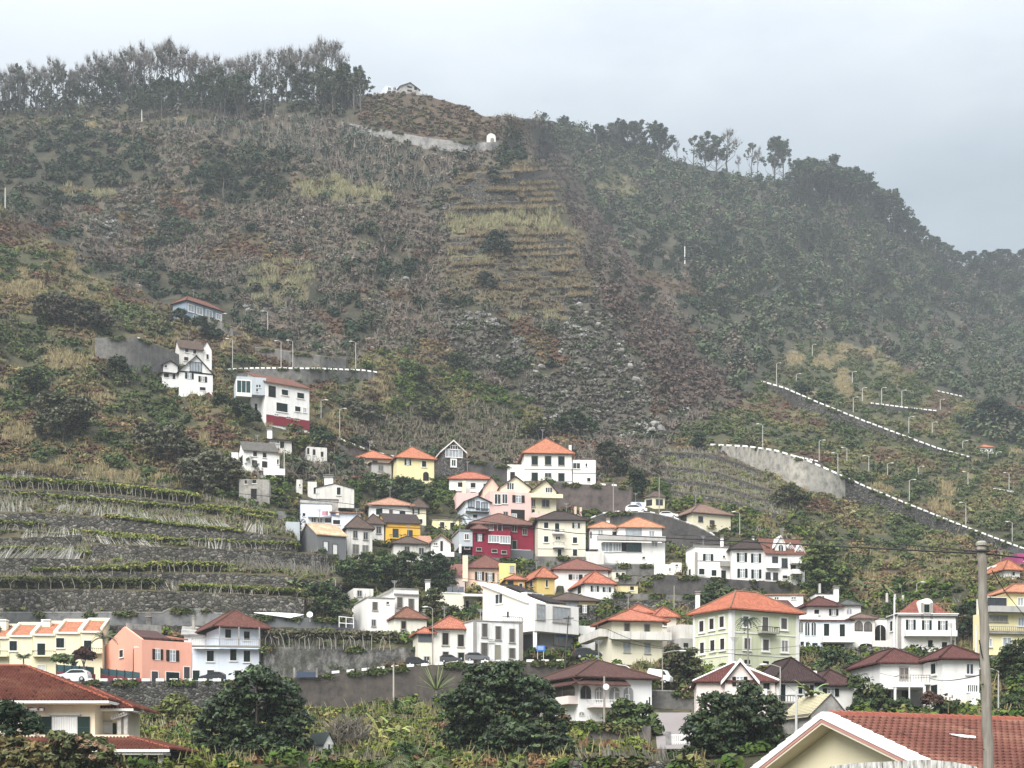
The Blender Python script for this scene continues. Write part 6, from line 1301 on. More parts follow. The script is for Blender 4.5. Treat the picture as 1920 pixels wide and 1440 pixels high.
def euc_variant(seed, H=20., leafy=1.0, col=(.07,.08,.055), spread=.30, low=.35, dense=False):
    r = random.Random(seed); tm = MB(); lp = []
    lean = np.array((r.uniform(-.06,.06), r.uniform(-.06,.06), 1)); pts = [np.array((0,0,-1.5))]
    for q in range(1,8): pts.append(lean*H*.86*q/7+np.array((r.uniform(-.25,.25), r.uniform(-.25,.25), 0)))
    tm.tube(pts, [.34*(1-q/8.5)+.03 for q in range(8)], 6)
    tips = []
    for q in range(r.randint(12,17) if not dense else 24):
        t = r.uniform(low,.97); b = lean*H*.86*t; az = r.uniform(0,2*pi); l = H*spread*(1.15-t)*r.uniform(.7,1.3)+1.0
        e = b+np.array((cos(az)*l*.62, sin(az)*l*.62, l*r.uniform(.75,1.25))); mm = b*.5+e*.5+np.array((cos(az)*l*.16, sin(az)*l*.16, -l*.08))
        tm.tube([b, mm, e], [.13, .085, .03], 4); tips += [(e, .9), (mm*.3+e*.7, .7)]
        for w in range(3):
            a2 = az+r.uniform(-1.1,1.1); l2 = l*r.uniform(.35,.6); s = mm*.4+e*.6; e2 = s+np.array((cos(a2)*l2*.6, sin(a2)*l2*.6, l2*.9)); tm.tube([s, e2], [.05,.018], 4, cap=False); tips.append((e2, .8))
    tips.append((lean*H*.88, 1.0))
    C = np.array([t for t, _ in tips]); R = np.array([[s*r.uniform(.6,1.2)*(1.5 if dense else 1)]*3 for _, s in tips])*np.array((1.1,1.1,.75))
    k = max(3, int(16*leafy)); cols = np.array(col)*(.75+.5*np.random.default_rng(seed).random((len(C),1)))
    V, Fc, Cc = cloud(C, R, k, .5, cols, shell=.6, zmin=-1, up=.2, aspect=1.6)
    if leafy < .9:   # bare crowns: a haze of fine twigs
        q = np.repeat(C, 5, 0)+rng.normal(size=(len(C)*5,3))*.35; V2, F2, C2 = blades(q, 1.7, .085, (.17,.155,.145), .45); V, Fc, Cc = merge([(V,Fc,Cc),(V2,F2,C2)])
    return tm, (V, Fc, Cc)

def copy_thing(src, loc, sc, rot, label, group):
    o = src.copy(); COL.objects.link(o); o.location = loc; o.scale = sc; o.rotation_euler = (0,0,rot); o['label'] = label; o['group'] = group
    for ch in src.children:
        c = ch.copy(); COL.objects.link(c); c.parent = o
    return o
def forests():
    vs = []
    for i,(lf,col,sp,lo,dn) in enumerate([(.12,(.13,.125,.11),.24,.30,False),(.22,(.10,.10,.08),.28,.22,False),(.10,(.14,.13,.115),.20,.38,False),(.9,(.085,.095,.068),.22,.12,False),(1.5,(.065,.082,.052),.24,.06,True),(1.8,(.058,.076,.046),.30,.02,True),(.5,(.085,.085,.065),.30,.3,False)]):
        tm, cr = euc_variant(40+i, 20, lf, col, sp, lo, dn); vs.append((tm, cr))
    protos = {}
    def put(i, x, y, ytop, label, group, wid=1.0, nm='eucalyptus_tree'):
        p, D = gp(x, y); h = (y-ytop)*D/F; s = h/20.5
        if (i, nm) not in protos:
            root = empty(nm, (0,0,0)); vs[i][0].build('trunk', plain((.12,.11,.10),.9,0,.3,1), root, smooth=True)
            V, Fc, C = vs[i][1]; np_mesh('crown', V, Fc, LEAF, C, root); protos[i, nm] = root; root.location = p; root.scale = (s*wid,s*wid,s); root.rotation_euler = (0,0,rnd.uniform(0,6)); tag(root, label, 'tree', group); return
        copy_thing(protos[i, nm], p, (s*wid,s*wid,s), rnd.uniform(0,6.28), label, group)
    top = np.array([(-60,112),(0,104),(60,112),(110,100),(132,132),(150,92),(200,90),(235,86),(275,70),(310,68),(345,78),(400,94),(460,96),(500,84),(545,78),(590,56),(632,60),(650,112),(690,126)], float)
    A = 'bare tall eucalyptus standing in the skyline row of the ridge'; Bg = 'bare eucalyptus on the skyline ridge'
    x = -45.
    while x < 640:
        yt = float(np.interp(x, top[:,0], top[:,1]))+abs(rnd.gauss(0,13)); yb = float(skyy(x))+rnd.uniform(2,9)
        put(rnd.choice([0,1,2,0,2,6]), x, yb, yt, A, Bg, rnd.uniform(.65,.95)); x += rnd.uniform(7,13)
    Bl = 'leafy dark eucalyptus in the wood below the bare skyline row'; Bb = 'leafy eucalyptus below the skyline row'
    for q in range(50):
        x = rnd.uniform(235,682); yb = rnd.uniform(200,228) if x < 640 else rnd.uniform(190,216); t = float(np.interp(x, [250,320,400,470,560,620,650,690],[150,128,118,125,108,100,112,128])); put(rnd.choice([3,3,4,4,5]), x, yb, t+rnd.uniform(0,42), Bl, Bb, rnd.uniform(.8,1.1))
    for q in range(15):
        x = 128+q*11.5+rnd.uniform(-3,3); put(rnd.choice([3,4,1]), x, 194+rnd.uniform(-4,4), 150-30*sin(pi*(x-120)/180)+rnd.uniform(-3,6), 'dark dome shaped tree in the low clump before the bare skyline row', 'clump of dark trees before the skyline row', 1.1)
    for q in range(20): put(rnd.choice([0,3,1]), rnd.uniform(-50,135), 214+rnd.uniform(-6,8), rnd.uniform(112,170), 'ivy grown eucalyptus at the thin end of the skyline row', 'ivy grown eucalyptus trees', .8)
    for q in range(46):
        x = -48+q*16+rnd.uniform(-6,6); yb = float(skyy(x))+rnd.uniform(2,14); put(rnd.choice([4,5,5]), x, yb, yb-rnd.uniform(24,34 if x < 130 else 60), 'low bushy tree filling the space between the bare trunks of the skyline row', 'low trees between the skyline trunks', rnd.uniform(1.1,1.7), 'bushy_tree')
    for q in range(60):
        x = rnd.uniform(1130,1930); y = rnd.uniform(max(300, float(skyy(x))+14), 600); put(rnd.choice([4,5,3]), x, y, y-rnd.uniform(26,44), 'dark round crowned tree in the misty wood on the far slope', 'round crowned trees in the misty wood', rnd.uniform(1.3,1.9), 'broadleaf_tree')
    for i,(x,yb,yt,k,w) in enumerate([(1268,312,262,2,.9),(1300,318,247,3,1.0),(1322,322,243,4,1.0),(1344,326,246,4,1.1),(1362,328,241,0,1.2),(1408,330,259,3,.9),(1420,334,272,2,.9),(1452,338,253,5,.95),(1470,342,262,5,1.0),(1284,318,290,2,.8),(1385,332,290,2,.9)]):
        put(k, x, yb, yt, ['slim bare','leafy topped','umbrella crowned','broad crowned','wide bare branched','lone forked','lone thin','dense ivy clad','ragged dense','short bare','stunted bare'][i]+' eucalyptus on the hazy far skyline', 'trees on the hazy far skyline', w)
    W1 = 'round crowned tree on the falling hazy wooded skyline'; W2 = 'trees along the falling wooded skyline'
    x = 1490.
    while x < 1790:
        put(rnd.choice([4,5,5]), x, float(skyy(x))+rnd.uniform(8,26), float(np.interp(x,[1480,1550,1600,1660,1690,1730,1780],[300,290,312,348,385,405,455]))+rnd.uniform(-6,16), W1, W2, rnd.uniform(1.0,1.5)); x += rnd.uniform(7,13)
    while x < 1940:
        put(rnd.choice([4,5]), x, float(skyy(x))+rnd.uniform(3,10), 470+rnd.uniform(-8,12), 'small round tree on the lowest misty skyline by the edge', 'misty skyline trees by the edge', 1.5); x += rnd.uniform(9,14)
    for q in range(26):
        x = rnd.uniform(1000,1250); put(rnd.choice([4,5,5,1]), x, float(skyy(x))+rnd.uniform(4,18), float(np.interp(x,[1000,1030,1090,1140,1190,1235,1250],[212,208,228,228,218,226,262]))+rnd.uniform(0,14), 'dark bushy tree on the saddle right of the white arch', 'dark trees on the saddle', rnd.uniform(1.0,1.5))
    for q in range(52):
        x = rnd.uniform(1280,1920); y = rnd.uniform(max(360, float(skyy(x))+25), 640)
        put(rnd.choice([3,4,5,4]), x, y, y-rnd.uniform(38,62), 'tall eucalyptus rising from the hazy wooded slope', 'eucalyptus on the hazy wooded slope', rnd.uniform(.9,1.4))
    for i,(x,y,yt) in enumerate([(745,225,205),(610,300,268),(655,300,265),(735,330,300),(840,330,305),(925,345,308),(290,330,290),(470,330,292),(420,380,300),(500,375,320),(690,330,300),(770,350,312)]):
        put([2,4,5,3,2,4,5,4,5,5,2,3][i], x, y, yt, 'scattered tree on the brown mountain face', 'scattered trees on the mountain face', 1.2)

def plants():
    dk = [((.038,.058,.028),.45),((.06,.088,.038),.35),((.03,.045,.024),.2)]
    lobed('big round dark green tree with dense crown nearest the white green roofed shed', [(430,1335,38),(482,1298,44),(530,1312,34),(410,1372,42),(455,1400,48),(520,1372,48),(560,1362,26),(500,1425,42),(558,1408,30),(392,1418,30),(450,1350,40)], 128, dk, (480,1452), leaf=.26, mat=GLOSSY, tr=.3)
    lobed('largest dark green tree standing before the white bungalow with arches', [(900,1292,40),(950,1276,30),(988,1312,44),(878,1332,44),(932,1352,58),(1012,1362,48),(872,1392,42),(962,1410,58),(1038,1410,36),(900,1432,48),(1010,1430,44)], 132, dk, (950,1455), leaf=.26, mat=GLOSSY, tr=.32)
    lobed('round dark tree in front of the pale pink gabled house', [(1340,1332,30),(1402,1312,26),(1432,1342,34),(1378,1350,44),(1310,1372,30),(1352,1392,44),(1432,1390,38),(1400,1412,34),(1322,1406,30),(1455,1410,22)], 122, dk, (1375,1450), leaf=.25, mat=GLOSSY, tr=.26)
    lobed('big leaved fig tree covering the corner of the white bungalow', [(1165,1340,24),(1200,1345,22),(1155,1365,22),(1210,1372,24),(1182,1382,30),(1222,1390,16)], 150, [((.07,.10,.04),.6),((.10,.13,.05),.25),((.05,.07,.03),.15)], (1185,1418), leaf=.42, sub=.6, dens=.7)
    lobed('dark clipped bush against the cream house with green shutters', [(18,1342,24),(44,1358,26),(2,1368,28),(60,1372,14)], 104, [((.028,.048,.026),.6),((.05,.07,.035),.4)], (25,1400), 'bush', 'bush', leaf=.22, sub=.45, trunk=False)
    for i,(lab, lb, d, c) in enumerate([('yellow brown overgrown bush in the bottom corner',[(20,1415,34),(60,1430,30),(-10,1440,30),(40,1450,30)],92,[((.17,.13,.06),.5),((.10,.10,.045),.5)]),('leafy green creeper bush hiding the lower tiled roof',[(110,1400,22),(150,1405,26),(185,1412,24),(90,1425,30),(140,1440,34),(200,1440,26)],96,[((.07,.085,.035),.6),((.12,.13,.06),.25),((.16,.11,.07),.15)]),
        ('tall grassy green bush behind the tiled porch roof',[(330,1330,26),(300,1350,24),(360,1350,26),(320,1375,24)],170,[((.10,.12,.04),.6),((.16,.16,.07),.4)])]):
        lobed(lab, lb, d, c, None, 'bush', 'bush', leaf=.26, sub=.4, trunk=False, dens=.9)
    vg = [((.04,.06,.028),.55),((.06,.085,.035),.3),((.09,.10,.045),.15)]
    def vt(lab, lb, cols=vg, name='tree', yb=None, **k):
        L = np.array(lb, float); bx = (L[:,0].mean(), yb or (L[:,1]+L[:,2]*.9).max()); D = gd(*bx)-.8; return lobed(lab, lb, D, cols, bx, name, name, leaf=.36, sub=.8, dens=1.1, **k)
    vt('spreading dark tree under the grey cottage with striped roof',[(655,1068,20),(685,1060,24),(710,1070,22),(690,1085,22),(665,1090,18)])
    vt('middle dark tree of the three above the white flat house',[(735,1066,22),(762,1058,22),(780,1074,20),(748,1086,20)])
    vt('rightmost and roundest dark tree of the three, by the peach house',[(812,1060,22),(830,1072,22),(815,1088,22),(838,1090,14)],[(DG,.7),((.05,.075,.035),.3)])
    vt('green bush tree at the foot of the vineyard by the white annex',[(588,1112,15),(615,1118,22),(640,1132,17),(605,1138,17),(625,1145,14)])
    vt('brownish green tree between the two white flat roofed houses',[(800,1132,14),(815,1118,12),(822,1146,16),(806,1158,13),(845,1152,14)],[((.085,.085,.04),.5),((.05,.065,.03),.5)])
    vt('dark green tree below the lemon yellow house',[(700,905,16),(728,922,20),(755,915,18)]); vt('dark green bushy tree by the white terrace panels',[(778,922,20),(800,932,16),(770,944,18),(790,950,14)])
    vt('light topped green tree beside the row with white dormers',[(1530,1036,16),(1556,1040,16),(1522,1058,18),(1550,1066,20),(1578,1072,16),(1532,1088,18),(1562,1096,18)],[((.10,.13,.04),.5),((.05,.07,.03),.5)])
    vt('overgrown green and brown bush below the narrow cream house',[(1262,1228,16),(1288,1236,18),(1300,1254,16),(1264,1254,20),(1285,1272,18),(1262,1278,14)],[((.065,.075,.035),.5),((.10,.085,.05),.3),((.045,.06,.03),.2)],'bush')
    vt('dark tree beside the villa with the round dormer',[(1810,1150,17),(1826,1166,16),(1814,1186,18),(1832,1140,10)],[(DG,1)]); vt('green tree in front of the yellow apartment house',[(1898,1232,20),(1916,1252,26),(1888,1262,20),(1918,1218,18)])
    vt('dark cypress like tree above the yellow gazebo',[(1194,892,12),(1198,908,14),(1192,922,12)],[(DG,1)]); vt('bushy green tree above the mint house roof',[(1340,1112,18),(1362,1120,16),(1325,1126,14)]); vt('overgrown bush on the dark wall under the white row',[(1210,1020,14),(1225,1035,12)],name='bush',trunk=False)
    vt('green hedge tree below the villa garden wall',[(1560,1238,18),(1600,1250,20),(1540,1258,18),(1630,1248,16)]); vt('lush green bush left of the two porch posts',[(1610,1285,16),(1640,1296,14),(1625,1312,16)],name='bush',trunk=False)
    for i,(x,y,r) in enumerate([(1615,1322,13),(1655,1320,14),(1690,1324,13),(1790,1328,14),(1770,1326,12),(1815,1332,11),(1745,1310,12),(1880,1322,16),(1905,1326,18)]):
        lobed(['rounded shrub nearest the lamp post before the shed','second rounded shrub under the porch','third rounded shrub under the balcony','dark shrub by the white gate pillar','dark shrub before the low cream wall','small shrub beside the gate pillar','reddish brown shrub below the white house corner','broad green shrub right of the near wooden pole','tall green shrub at the edge right of the pole'][i], [(x,y,r),(x+r*.9,y+r*.4,r*.8),(x-r*.8,y+r*.5,r*.8)], 160, vg if i != 6 else [((.10,.06,.045),1)], None, 'shrub', 'shrub', 'shrubs in the garden of the maroon roofed white house', leaf=.24, sub=.4, trunk=False)
    hs = [((.085,.088,.055),.5),((.11,.105,.075),.3),((.07,.08,.04),.2)]
    for lab, lb, c, tw in (('large grey twiggy shrub in the middle of the open slope',[(98,765,30),(128,785,36),(152,772,26),(92,802,26)],hs,16),('grey green shrub above the dry grass strip',[(278,822,26),(316,832,30),(350,846,22)],hs,10),('sprawling dark twiggy shrub beside the stone ruin',[(358,886,26),(396,876,28),(428,884,24),(440,902,20),(380,908,22)],hs,16),('round green shrub at the edge of the open slope',[(58,714,22),(72,728,16)],vg,0),('broad dark shrub high on the open slope',[(118,588,30),(162,594,28),(90,578,24),(190,604,18)],[((.055,.062,.04),.6),((.085,.07,.055),.4)],4),
        ('dark green shrub by the big grey concrete wall',[(222,686,15),(232,694,10)],[(DG,1)],0),('dark green bushes below the blue house',[(376,608,13),(392,622,13),(408,630,11)],[(DG,1)],0),('dark bush before the blue house',[(338,592,11),(346,600,8)],[(DG,1)],0),('dark green bush row left of the white modern house',[(415,752,13),(435,762,14),(458,772,14),(478,784,11)],[(DG,.8),((.05,.06,.03),.2)],0),('olive shrub below the road with lamps',[(660,770,20),(690,775,18)],hs,0),('olive round shrub above the white rubble house',[(800,772,20),(830,776,18)],[(OL,.7),((.06,.07,.035),.3)],0),
        ('dark bush in the middle of the terraced spur',[(930,455,20),(918,468,14),(945,466,14)],[((.05,.06,.045),1)],4),('dark bush near the foot of the terraced spur',[(910,525,14),(920,535,10)],[((.05,.058,.045),1)],3),('tall thin tree on the upper terraces of the spur',[(925,322,9),(926,338,9)],[((.075,.085,.06),1)],0),
        ('green bush tree beside the curved grey ramp',[(600,815,15),(615,826,14),(590,832,12)],vg,0),('yellow green bush behind the low white cottage',[(552,834,13),(572,828,11)],[(YG,.7),((.07,.09,.03),.3)],0),('dark bush at the end of the short hillside wall',[(1500,728,12),(1512,736,10)],[(DG,1)],0),('green bush on the upper hillside road wall',[(1548,748,13),(1535,758,10)],[(MG,.6),(DG,.4)],0),('small dark conifer beside the streaked wall end',[(1310,822,9),(1311,834,10)],[(DG,1)],0),('dark bush hanging under the streaked wall',[(1480,930,20),(1500,940,16),(1462,938,14)],[((.06,.07,.035),.7),((.1,.085,.05),.3)],4),('dark shrub at the far edge among the misty slope',[(1860,770,24),(1890,790,26),(1840,790,18)],[((.045,.06,.045),1)],0),
        ('pale green cane clump beside the grey lamp wall',[(735,676,12),(748,682,10)],[((.16,.16,.08),1)],0),('green bush in the gully above the white rubble house',[(860,680,18),(880,690,15)],vg,0),('bright green bush row under the gully',[(760,690,14),(785,700,14),(735,700,12)],[((.075,.105,.035),1)],0),('dark green tree above the big white house with annex',[(1075,790,20),(1100,802,18),(1050,800,14)],[(DG,.6),(MG,.4)],0),('olive green tree left of the orange hipped roof',[(1010,800,16),(990,812,14)],[(OL,1)],0),('dark brownish tree right of the annex house',[(1150,860,22),(1135,845,16),(1165,878,16)],[((.055,.065,.04),.6),((.085,.08,.05),.4)],4)):
        L = np.array(lb, float); bx = (L[:,0].mean(), (L[:,1]+L[:,2]*.85).max()); D = gd(*bx)-.6
        lobed(lab, lb, D, c, bx, 'shrub', 'shrub', leaf=.42, sub=.9, dens=1.1, trunk=bool(tw), twigs=tw, tr=.10)
    # palms, bananas and the like
    palm('young fan palm in front of the mint house', 1402, 1262, 1162, 205, 2.1, 22, (.04,.055,.04), .9, .30, .11, rise=(-.1,.9)); palm('feathery date palm behind the white house with maroon roofs', 1556, 1330, 1262, 178, 3.2, 22, (.06,.075,.03), .7, .5, .16, rise=(.0,1.0)); palm('second date palm beside the first one, lower', 1590, 1335, 1280, 174, 2.8, 18, (.055,.07,.03), .7, .45, .15, rise=(.0,1.0))
    palm('half dry palm beside the last cream terraced house', 194, 1272, 1196, 226, 2.6, 16, (.10,.105,.06), .8, .45, .12, rise=(.1,1.3)); palm('old palm at the small yellow house wall', 862, 1012, 968, gd(862,1012)-1, 2.6, 18, (.055,.065,.035), .8, .5, .14, rise=(-.1,.8))
    palm('spiky dracaena against the tall stained road wall', 818, 1322, 1294, 196, 2.6, 30, (.13,.16,.06), .15, .12, .12, 'dracaena', 'plant', rise=(.3,1.6), leaflets=False)
    palm('small palm with green fronds at the bottom edge', 762, 1452, 1412, 112, 1.9, 20, (.05,.085,.035), .8, .35, .09, rise=(.2,1.3)); palm('drooping palm left of the small bottom palm', 735, 1452, 1432, 110, 1.8, 14, (.10,.12,.05), .9, .35, .08, rise=(.2,.9)); palm('drooping palm right of the small bottom palm', 800, 1452, 1430, 111, 2.2, 14, (.11,.13,.05), .9, .35, .08, rise=(.2,.9))
    for i,(x,yb,yt,d,c,fl) in enumerate([(715,1400,1372,150,(.22,.23,.06),2.2),(745,1398,1374,152,(.20,.22,.07),2.0),(700,1404,1386,148,(.24,.22,.06),1.6),(765,1345,1330,182,(.10,.14,.05),1.8),(745,1340,1326,183,(.09,.13,.045),1.8),(1520,1330,1302,150,(.16,.19,.07),1.9),(552,1108,1096,gd(552,1108),(.12,.15,.06),2.2),(575,1110,1098,gd(575,1110),(.12,.15,.06),2.2),(615,1106,1094,gd(615,1106),(.10,.14,.05),2.2),(1660,1118,1106,gd(1660,1118),(.10,.13,.05),2.4),(1690,1112,1100,gd(1690,1112),(.10,.13,.05),2.4),(1590,1112,1098,gd(1590,1112),(.09,.12,.045),2.4),(1622,1116,1102,gd(1622,1116),(.09,.12,.045),2.4)]):
        palm(['yellow banana plant with broad leaves in the bottom field','second yellow banana plant beside the broad one','low yellowing banana plant','banana plant under the tall stained road wall','second banana plant under the stained road wall','pale banana plant behind the ribbed shed','banana plant at the vineyard foot, first of three','banana plant at the vineyard foot, middle one','banana plant at the vineyard foot by the dark bush','banana plant on the dark bank above the villa','second banana plant on the dark bank above the villa','banana plant by the white posts on the bank','banana plant between the white posts'][i], x, yb, yt, d, fl, 10, c, .8, .5, .10, 'banana_plant', 'plant', rise=(.5,1.4), leaflets=False, trunkmat=plain((.17,.16,.07),.8))
    palm('papaya tree with rosettes in front of the cream terraced houses', 44, 1285, 1232, 200, 1.2, 16, (.06,.085,.04), .5, .55, .10, 'papaya_tree', 'tree', rise=(.0,1.0))
    lobed('small tree with dark wine red leaves above the green fence', [(150,1232,11),(164,1232,11),(157,1225,9)], 222, [((.055,.028,.024),1)], (157,1262), leaf=.3, sub=.5)
    lobed('pale shrub between the papaya tree and the red leaved tree', [(118,1237,9),(130,1240,9),(108,1236,7)], 222, [((.13,.16,.075),.6),((.07,.09,.04),.4)], (119,1258), 'shrub', 'shrub', leaf=.4, sub=.5, trunk=False)

def reeds(label, line, h, n, lean, col=(.52,.505,.47), name='reed_fence', w=.07):
    n = int(n*.75); ln = np.array(line, float); x = np.sort(np.clip(rng.uniform(ln[0,0], ln[-1,0], n)+rng.normal(size=n)*2.2*np.sin(np.arange(n)), ln[0,0], ln[-1,0])); y = np.interp(x, ln[:,0], ln[:,1])
    D = terrainD(x, y-1.5)-.5*0; P = np.stack([(x-XC)*D/F, D, (YH-y)*D/F], 1); k = D/F
    hh = h*k*(.45+.7*rng.random(n))*(.75+.5*vnoise(x/9., x*0)); V, Fc, C = blades(P+rng.normal(size=(n,3))*np.array((.1,.25,.05)), hh, w*(.7+.8*rng.random(n)), col, .12, .35)
    ls = np.interp(x, ln[:,0], np.linspace(lean[0], lean[1], len(ln))) + (vnoise(x/13., x*0, 5)-.5)*.9; sh = (hh*ls)[:,None]
    V = V.reshape(-1,4,3); V[:,2:,0] += sh; V[:,2:,2] -= np.abs(sh)*.25; V = V.reshape(-1,3)
    # a second crossing layer makes the fence read as sticks
    o = np_mesh(name, V, Fc, TWIG, C); tag(o, label, 'fence' if name == 'reed_fence' else 'plants', 'reed fences in the vineyard')
    return o
def vine_row(label, line, h, stakes, col=((.15,.18,.04),(.09,.125,.03),(.22,.21,.06)), hang=.5):
    ln = np.array(line, float); n = int((ln[-1,0]-ln[0,0])*3.0); x = rng.uniform(ln[0,0], ln[-1,0], n); y = np.interp(x, ln[:,0], ln[:,1])
    D = terrainD(x, y-1.5); k = D/F; z0 = (YH-y)*k; P = np.stack([(x-XC)*k, D+rng.uniform(-.4,1.6,n), z0+h*k*(.55+.42*rng.random(n)**.7)], 1)
    mid = ln[len(ln)//2]; root = empty('vine_row', gp(mid[0], mid[1]-1.5)[0]); tag(root, label, 'vine row', 'trellised vine rows')
    c = np.array(col)[rng.integers(0,len(col),n)]
    V, Fc, C = cloud(P, np.array((.75,.75,.38)), 22, .26, c, up=.7, jit=.35); np_mesh('foliage', V, Fc, LEAF, C, root)
    for q in range(stakes):
        xx = ln[0,0]+(ln[-1,0]-ln[0,0])*(q+rnd.uniform(.2,.8))/stakes; yy = float(np.interp(xx, ln[:,0], ln[:,1])); b, d = gp(xx, yy-1.5); b = at(xx, yy, d); hh = h*d/F
        m = MB(); jx = rnd.uniform(-.9,.9); m.tube([b-(0,.6,.2), b+(jx*.25+rnd.uniform(-.15,.15),-.75,hh*.5), b+(jx,-.8,hh*rnd.uniform(.55,1.0))], [.05,.045,.04], 4); m.build('stake', PALEBARK2, root)
PALEBARK2 = plain((.40,.38,.34), .9, 0, .2, 2)
def vineyard():
    reeds('tuft of leaning silver reeds at the picture edge above the top vines',[(-60,892),(62,898)],15,120,(.3,-.2)); vine_row('top vine row with crooked white stakes and yellow green leaves',[(-60,912),(140,921),(250,931),(370,946)],20,44)
    vine_row('second vine row of dull green leaves above the long reed fence',[(-60,934),(60,936),(220,950),(400,966),(510,982)],12,10); vine_row('broad green vine mat beside the concrete garden wall',[(370,962),(440,968),(515,978)],16,6)
    reeds('first short fence of upright silver reeds at the edge',[(-60,960),(62,962)],22,170,(.1,-.3)); reeds('long combed fence of leaning silver reeds across the vineyard',[(96,962),(205,970),(330,984),(455,998)],20,620,(.5,-.9)); reeds('last tuft of silver reeds before the concrete garden wall',[(455,996),(502,1004)],24,110,(.1,.2))
    reeds('sparse upright reeds on the third terrace',[(30,1010),(150,1006)],18,130,(.2,.1)); reeds('leaning reeds under the cable in mid vineyard',[(130,1018),(220,1022),(310,1028)],18,230,(-.5,-.7)); reeds('thin upright sticks right of the leaning reeds',[(370,1028),(435,1032)],22,46,(-.2,-.2)); vine_row('green vine strip on the third terrace, sloping gently',[(140,1004),(220,1010),(300,1016)],10,4); vine_row('green vine row ending beside the grey striped roof cottage',[(430,1026),(490,1028),(560,1030)],12,14)
    vine_row('continuous green vine row over the longest rubble wall',[(340,1108),(430,1112),(565,1119)],13,8); vine_row('green vine row behind the thick reed mat',[(-60,1036),(60,1038),(175,1046)],11,4); vine_row('long thin green vine row under the combed silver reeds',[(180,1012),(300,1018),(440,1022)],9,4); vine_row('vine row on the broken step beside the trimmed hedge',[(60,1078),(150,1076),(270,1074)],12,6); vine_row('vine row at the upper step before the small dry tuft',[(200,974),(330,990),(450,1002)],8,3)
    reeds('thick mat of combed silver reeds at the vineyard edge',[(-60,1046),(60,1048),(146,1050)],27,420,(.7,.5)); reeds('few white upright sticks beside the thick reed mat',[(150,1050),(180,1056)],22,18,(.1,.1),(.5,.48,.44)); vine_row('trimmed dark green vine hedge with stakes in mid vineyard',[(278,1072),(350,1072),(420,1074)],18,12); reeds('wide feathery grey reeds below the grey striped roof cottage',[(455,1066),(540,1070),(632,1082)],28,380,(-.3,.1),(.235,.225,.20)); vine_row('faint green vines at the second vineyard step',[(-60,990),(0,992),(90,996)],16,5)
    vine_row('lowest vine row with a line of bent white stakes',[(-60,1106),(60,1106),(170,1106),(300,1109)],23,15,((.075,.085,.03),(.05,.06,.022),(.10,.105,.04))); reeds('broken grey reeds and fallen stick at the end of the lowest vine row',[(296,1108),(336,1110)],22,60,(-.3,-.5)); reeds('scattered dry sticks above the block wall',[(370,1112),(480,1118)],16,40,(.1,-.2),(.4,.37,.32)); reeds('low sticks standing in a bush on the block wall',[(172,1148),(216,1148)],15,10,(0,0),(.5,.48,.44))
    reeds('tall hanging dry cane thicket above the pale rock face',[(490,1213),(600,1214),(700,1216)],30,520,(.05,-.05),(.16,.15,.125)); vine_row('brownish canopy of the cane thicket with bent stems',[(490,1214),(600,1215),(740,1218)],32,20,((.10,.095,.05),(.075,.075,.04),(.13,.115,.075)))
    for i,(a,b,c) in enumerate([((1245,848),(1340,851),(1425,882)),((1236,872),(1340,884),(1440,918)),((1244,897),(1340,908),(1450,942)),((1258,920),(1350,932),(1470,968))]):
        reeds(['topmost','second','third','lowest'][i]+' row of grey vine sticks below the streaked road wall',[a,b,c],11,240,(-.1,-.2),(.26,.25,.225),w=.11)
    for i,(pts,n,h) in enumerate([([(230,836),(330,842),(380,846)],0,9),([(640,722),(720,726),(850,742)],160,8),([(600,742),(700,748)],140,12)]):
        if n: reeds(['','dark fence of dry sticks above the green gully bushes','dry grey cane bank beside the road below the lamps'][i], pts, h, n, (.1,.1), (.17,.155,.13))
    reeds('white stakes in a row on the black wall above the villa',[(1755,1128),(1830,1132)],13,16,(0,0),(.55,.53,.5)); reeds('grey dry branches on the slope beside the dark row roofs',[(1330,990),(1420,1000),(1500,1018)],14,200,(.4,-.4),(.30,.285,.25)); reeds('brown dry cane in the bottom field under the big dark tree',[(560,1440),(640,1436),(715,1434)],26,200,(.1,-.1),(.20,.18,.145)); reeds('tangle of grey sticks before the fig tree',[(1080,1424),(1180,1424),(1265,1428)],26,200,(-.5,.2),(.20,.19,.17)); reeds('row of pale poles in the bottom field',[(708,1356),(770,1350)],22,12,(0,0),(.36,.32,.26)); reeds('fence of thin pale reeds behind the tiled porch roof',[(244,1372),(300,1366),(345,1364)],16,110,(0,0),(.34,.32,.26)); reeds('rusty dry weeds by the dark garden wall',[(1065,1404),(1110,1402),(1160,1404)],16,180,(.1,-.1),(.25,.14,.08))
    m = MB(); b = at(640,1398,140)
    # heap of straw beside the small shed
    P = at(655,1392,140)+unit(900)*np.array((1.9,1.2,1.7))*.95; P[:,2] = np.maximum(P[:,2], at(0,1400,140)[2]); V, Fc, C = blades(P, .9, .07, (.20,.18,.15), .9); V2, F2, C2 = cloud(np.array([at(655,1396,140)]), np.array((1.9,1.2,1.6)), 700, .4, np.array([(.12,.105,.085)])); V, Fc, C = merge([(V,Fc,C),(V2,F2,C2)])
    tag(np_mesh('straw_heap', V, Fc, TWIG, C), 'dome of dry brown straw leaning on the small white shed', 'straw heap')

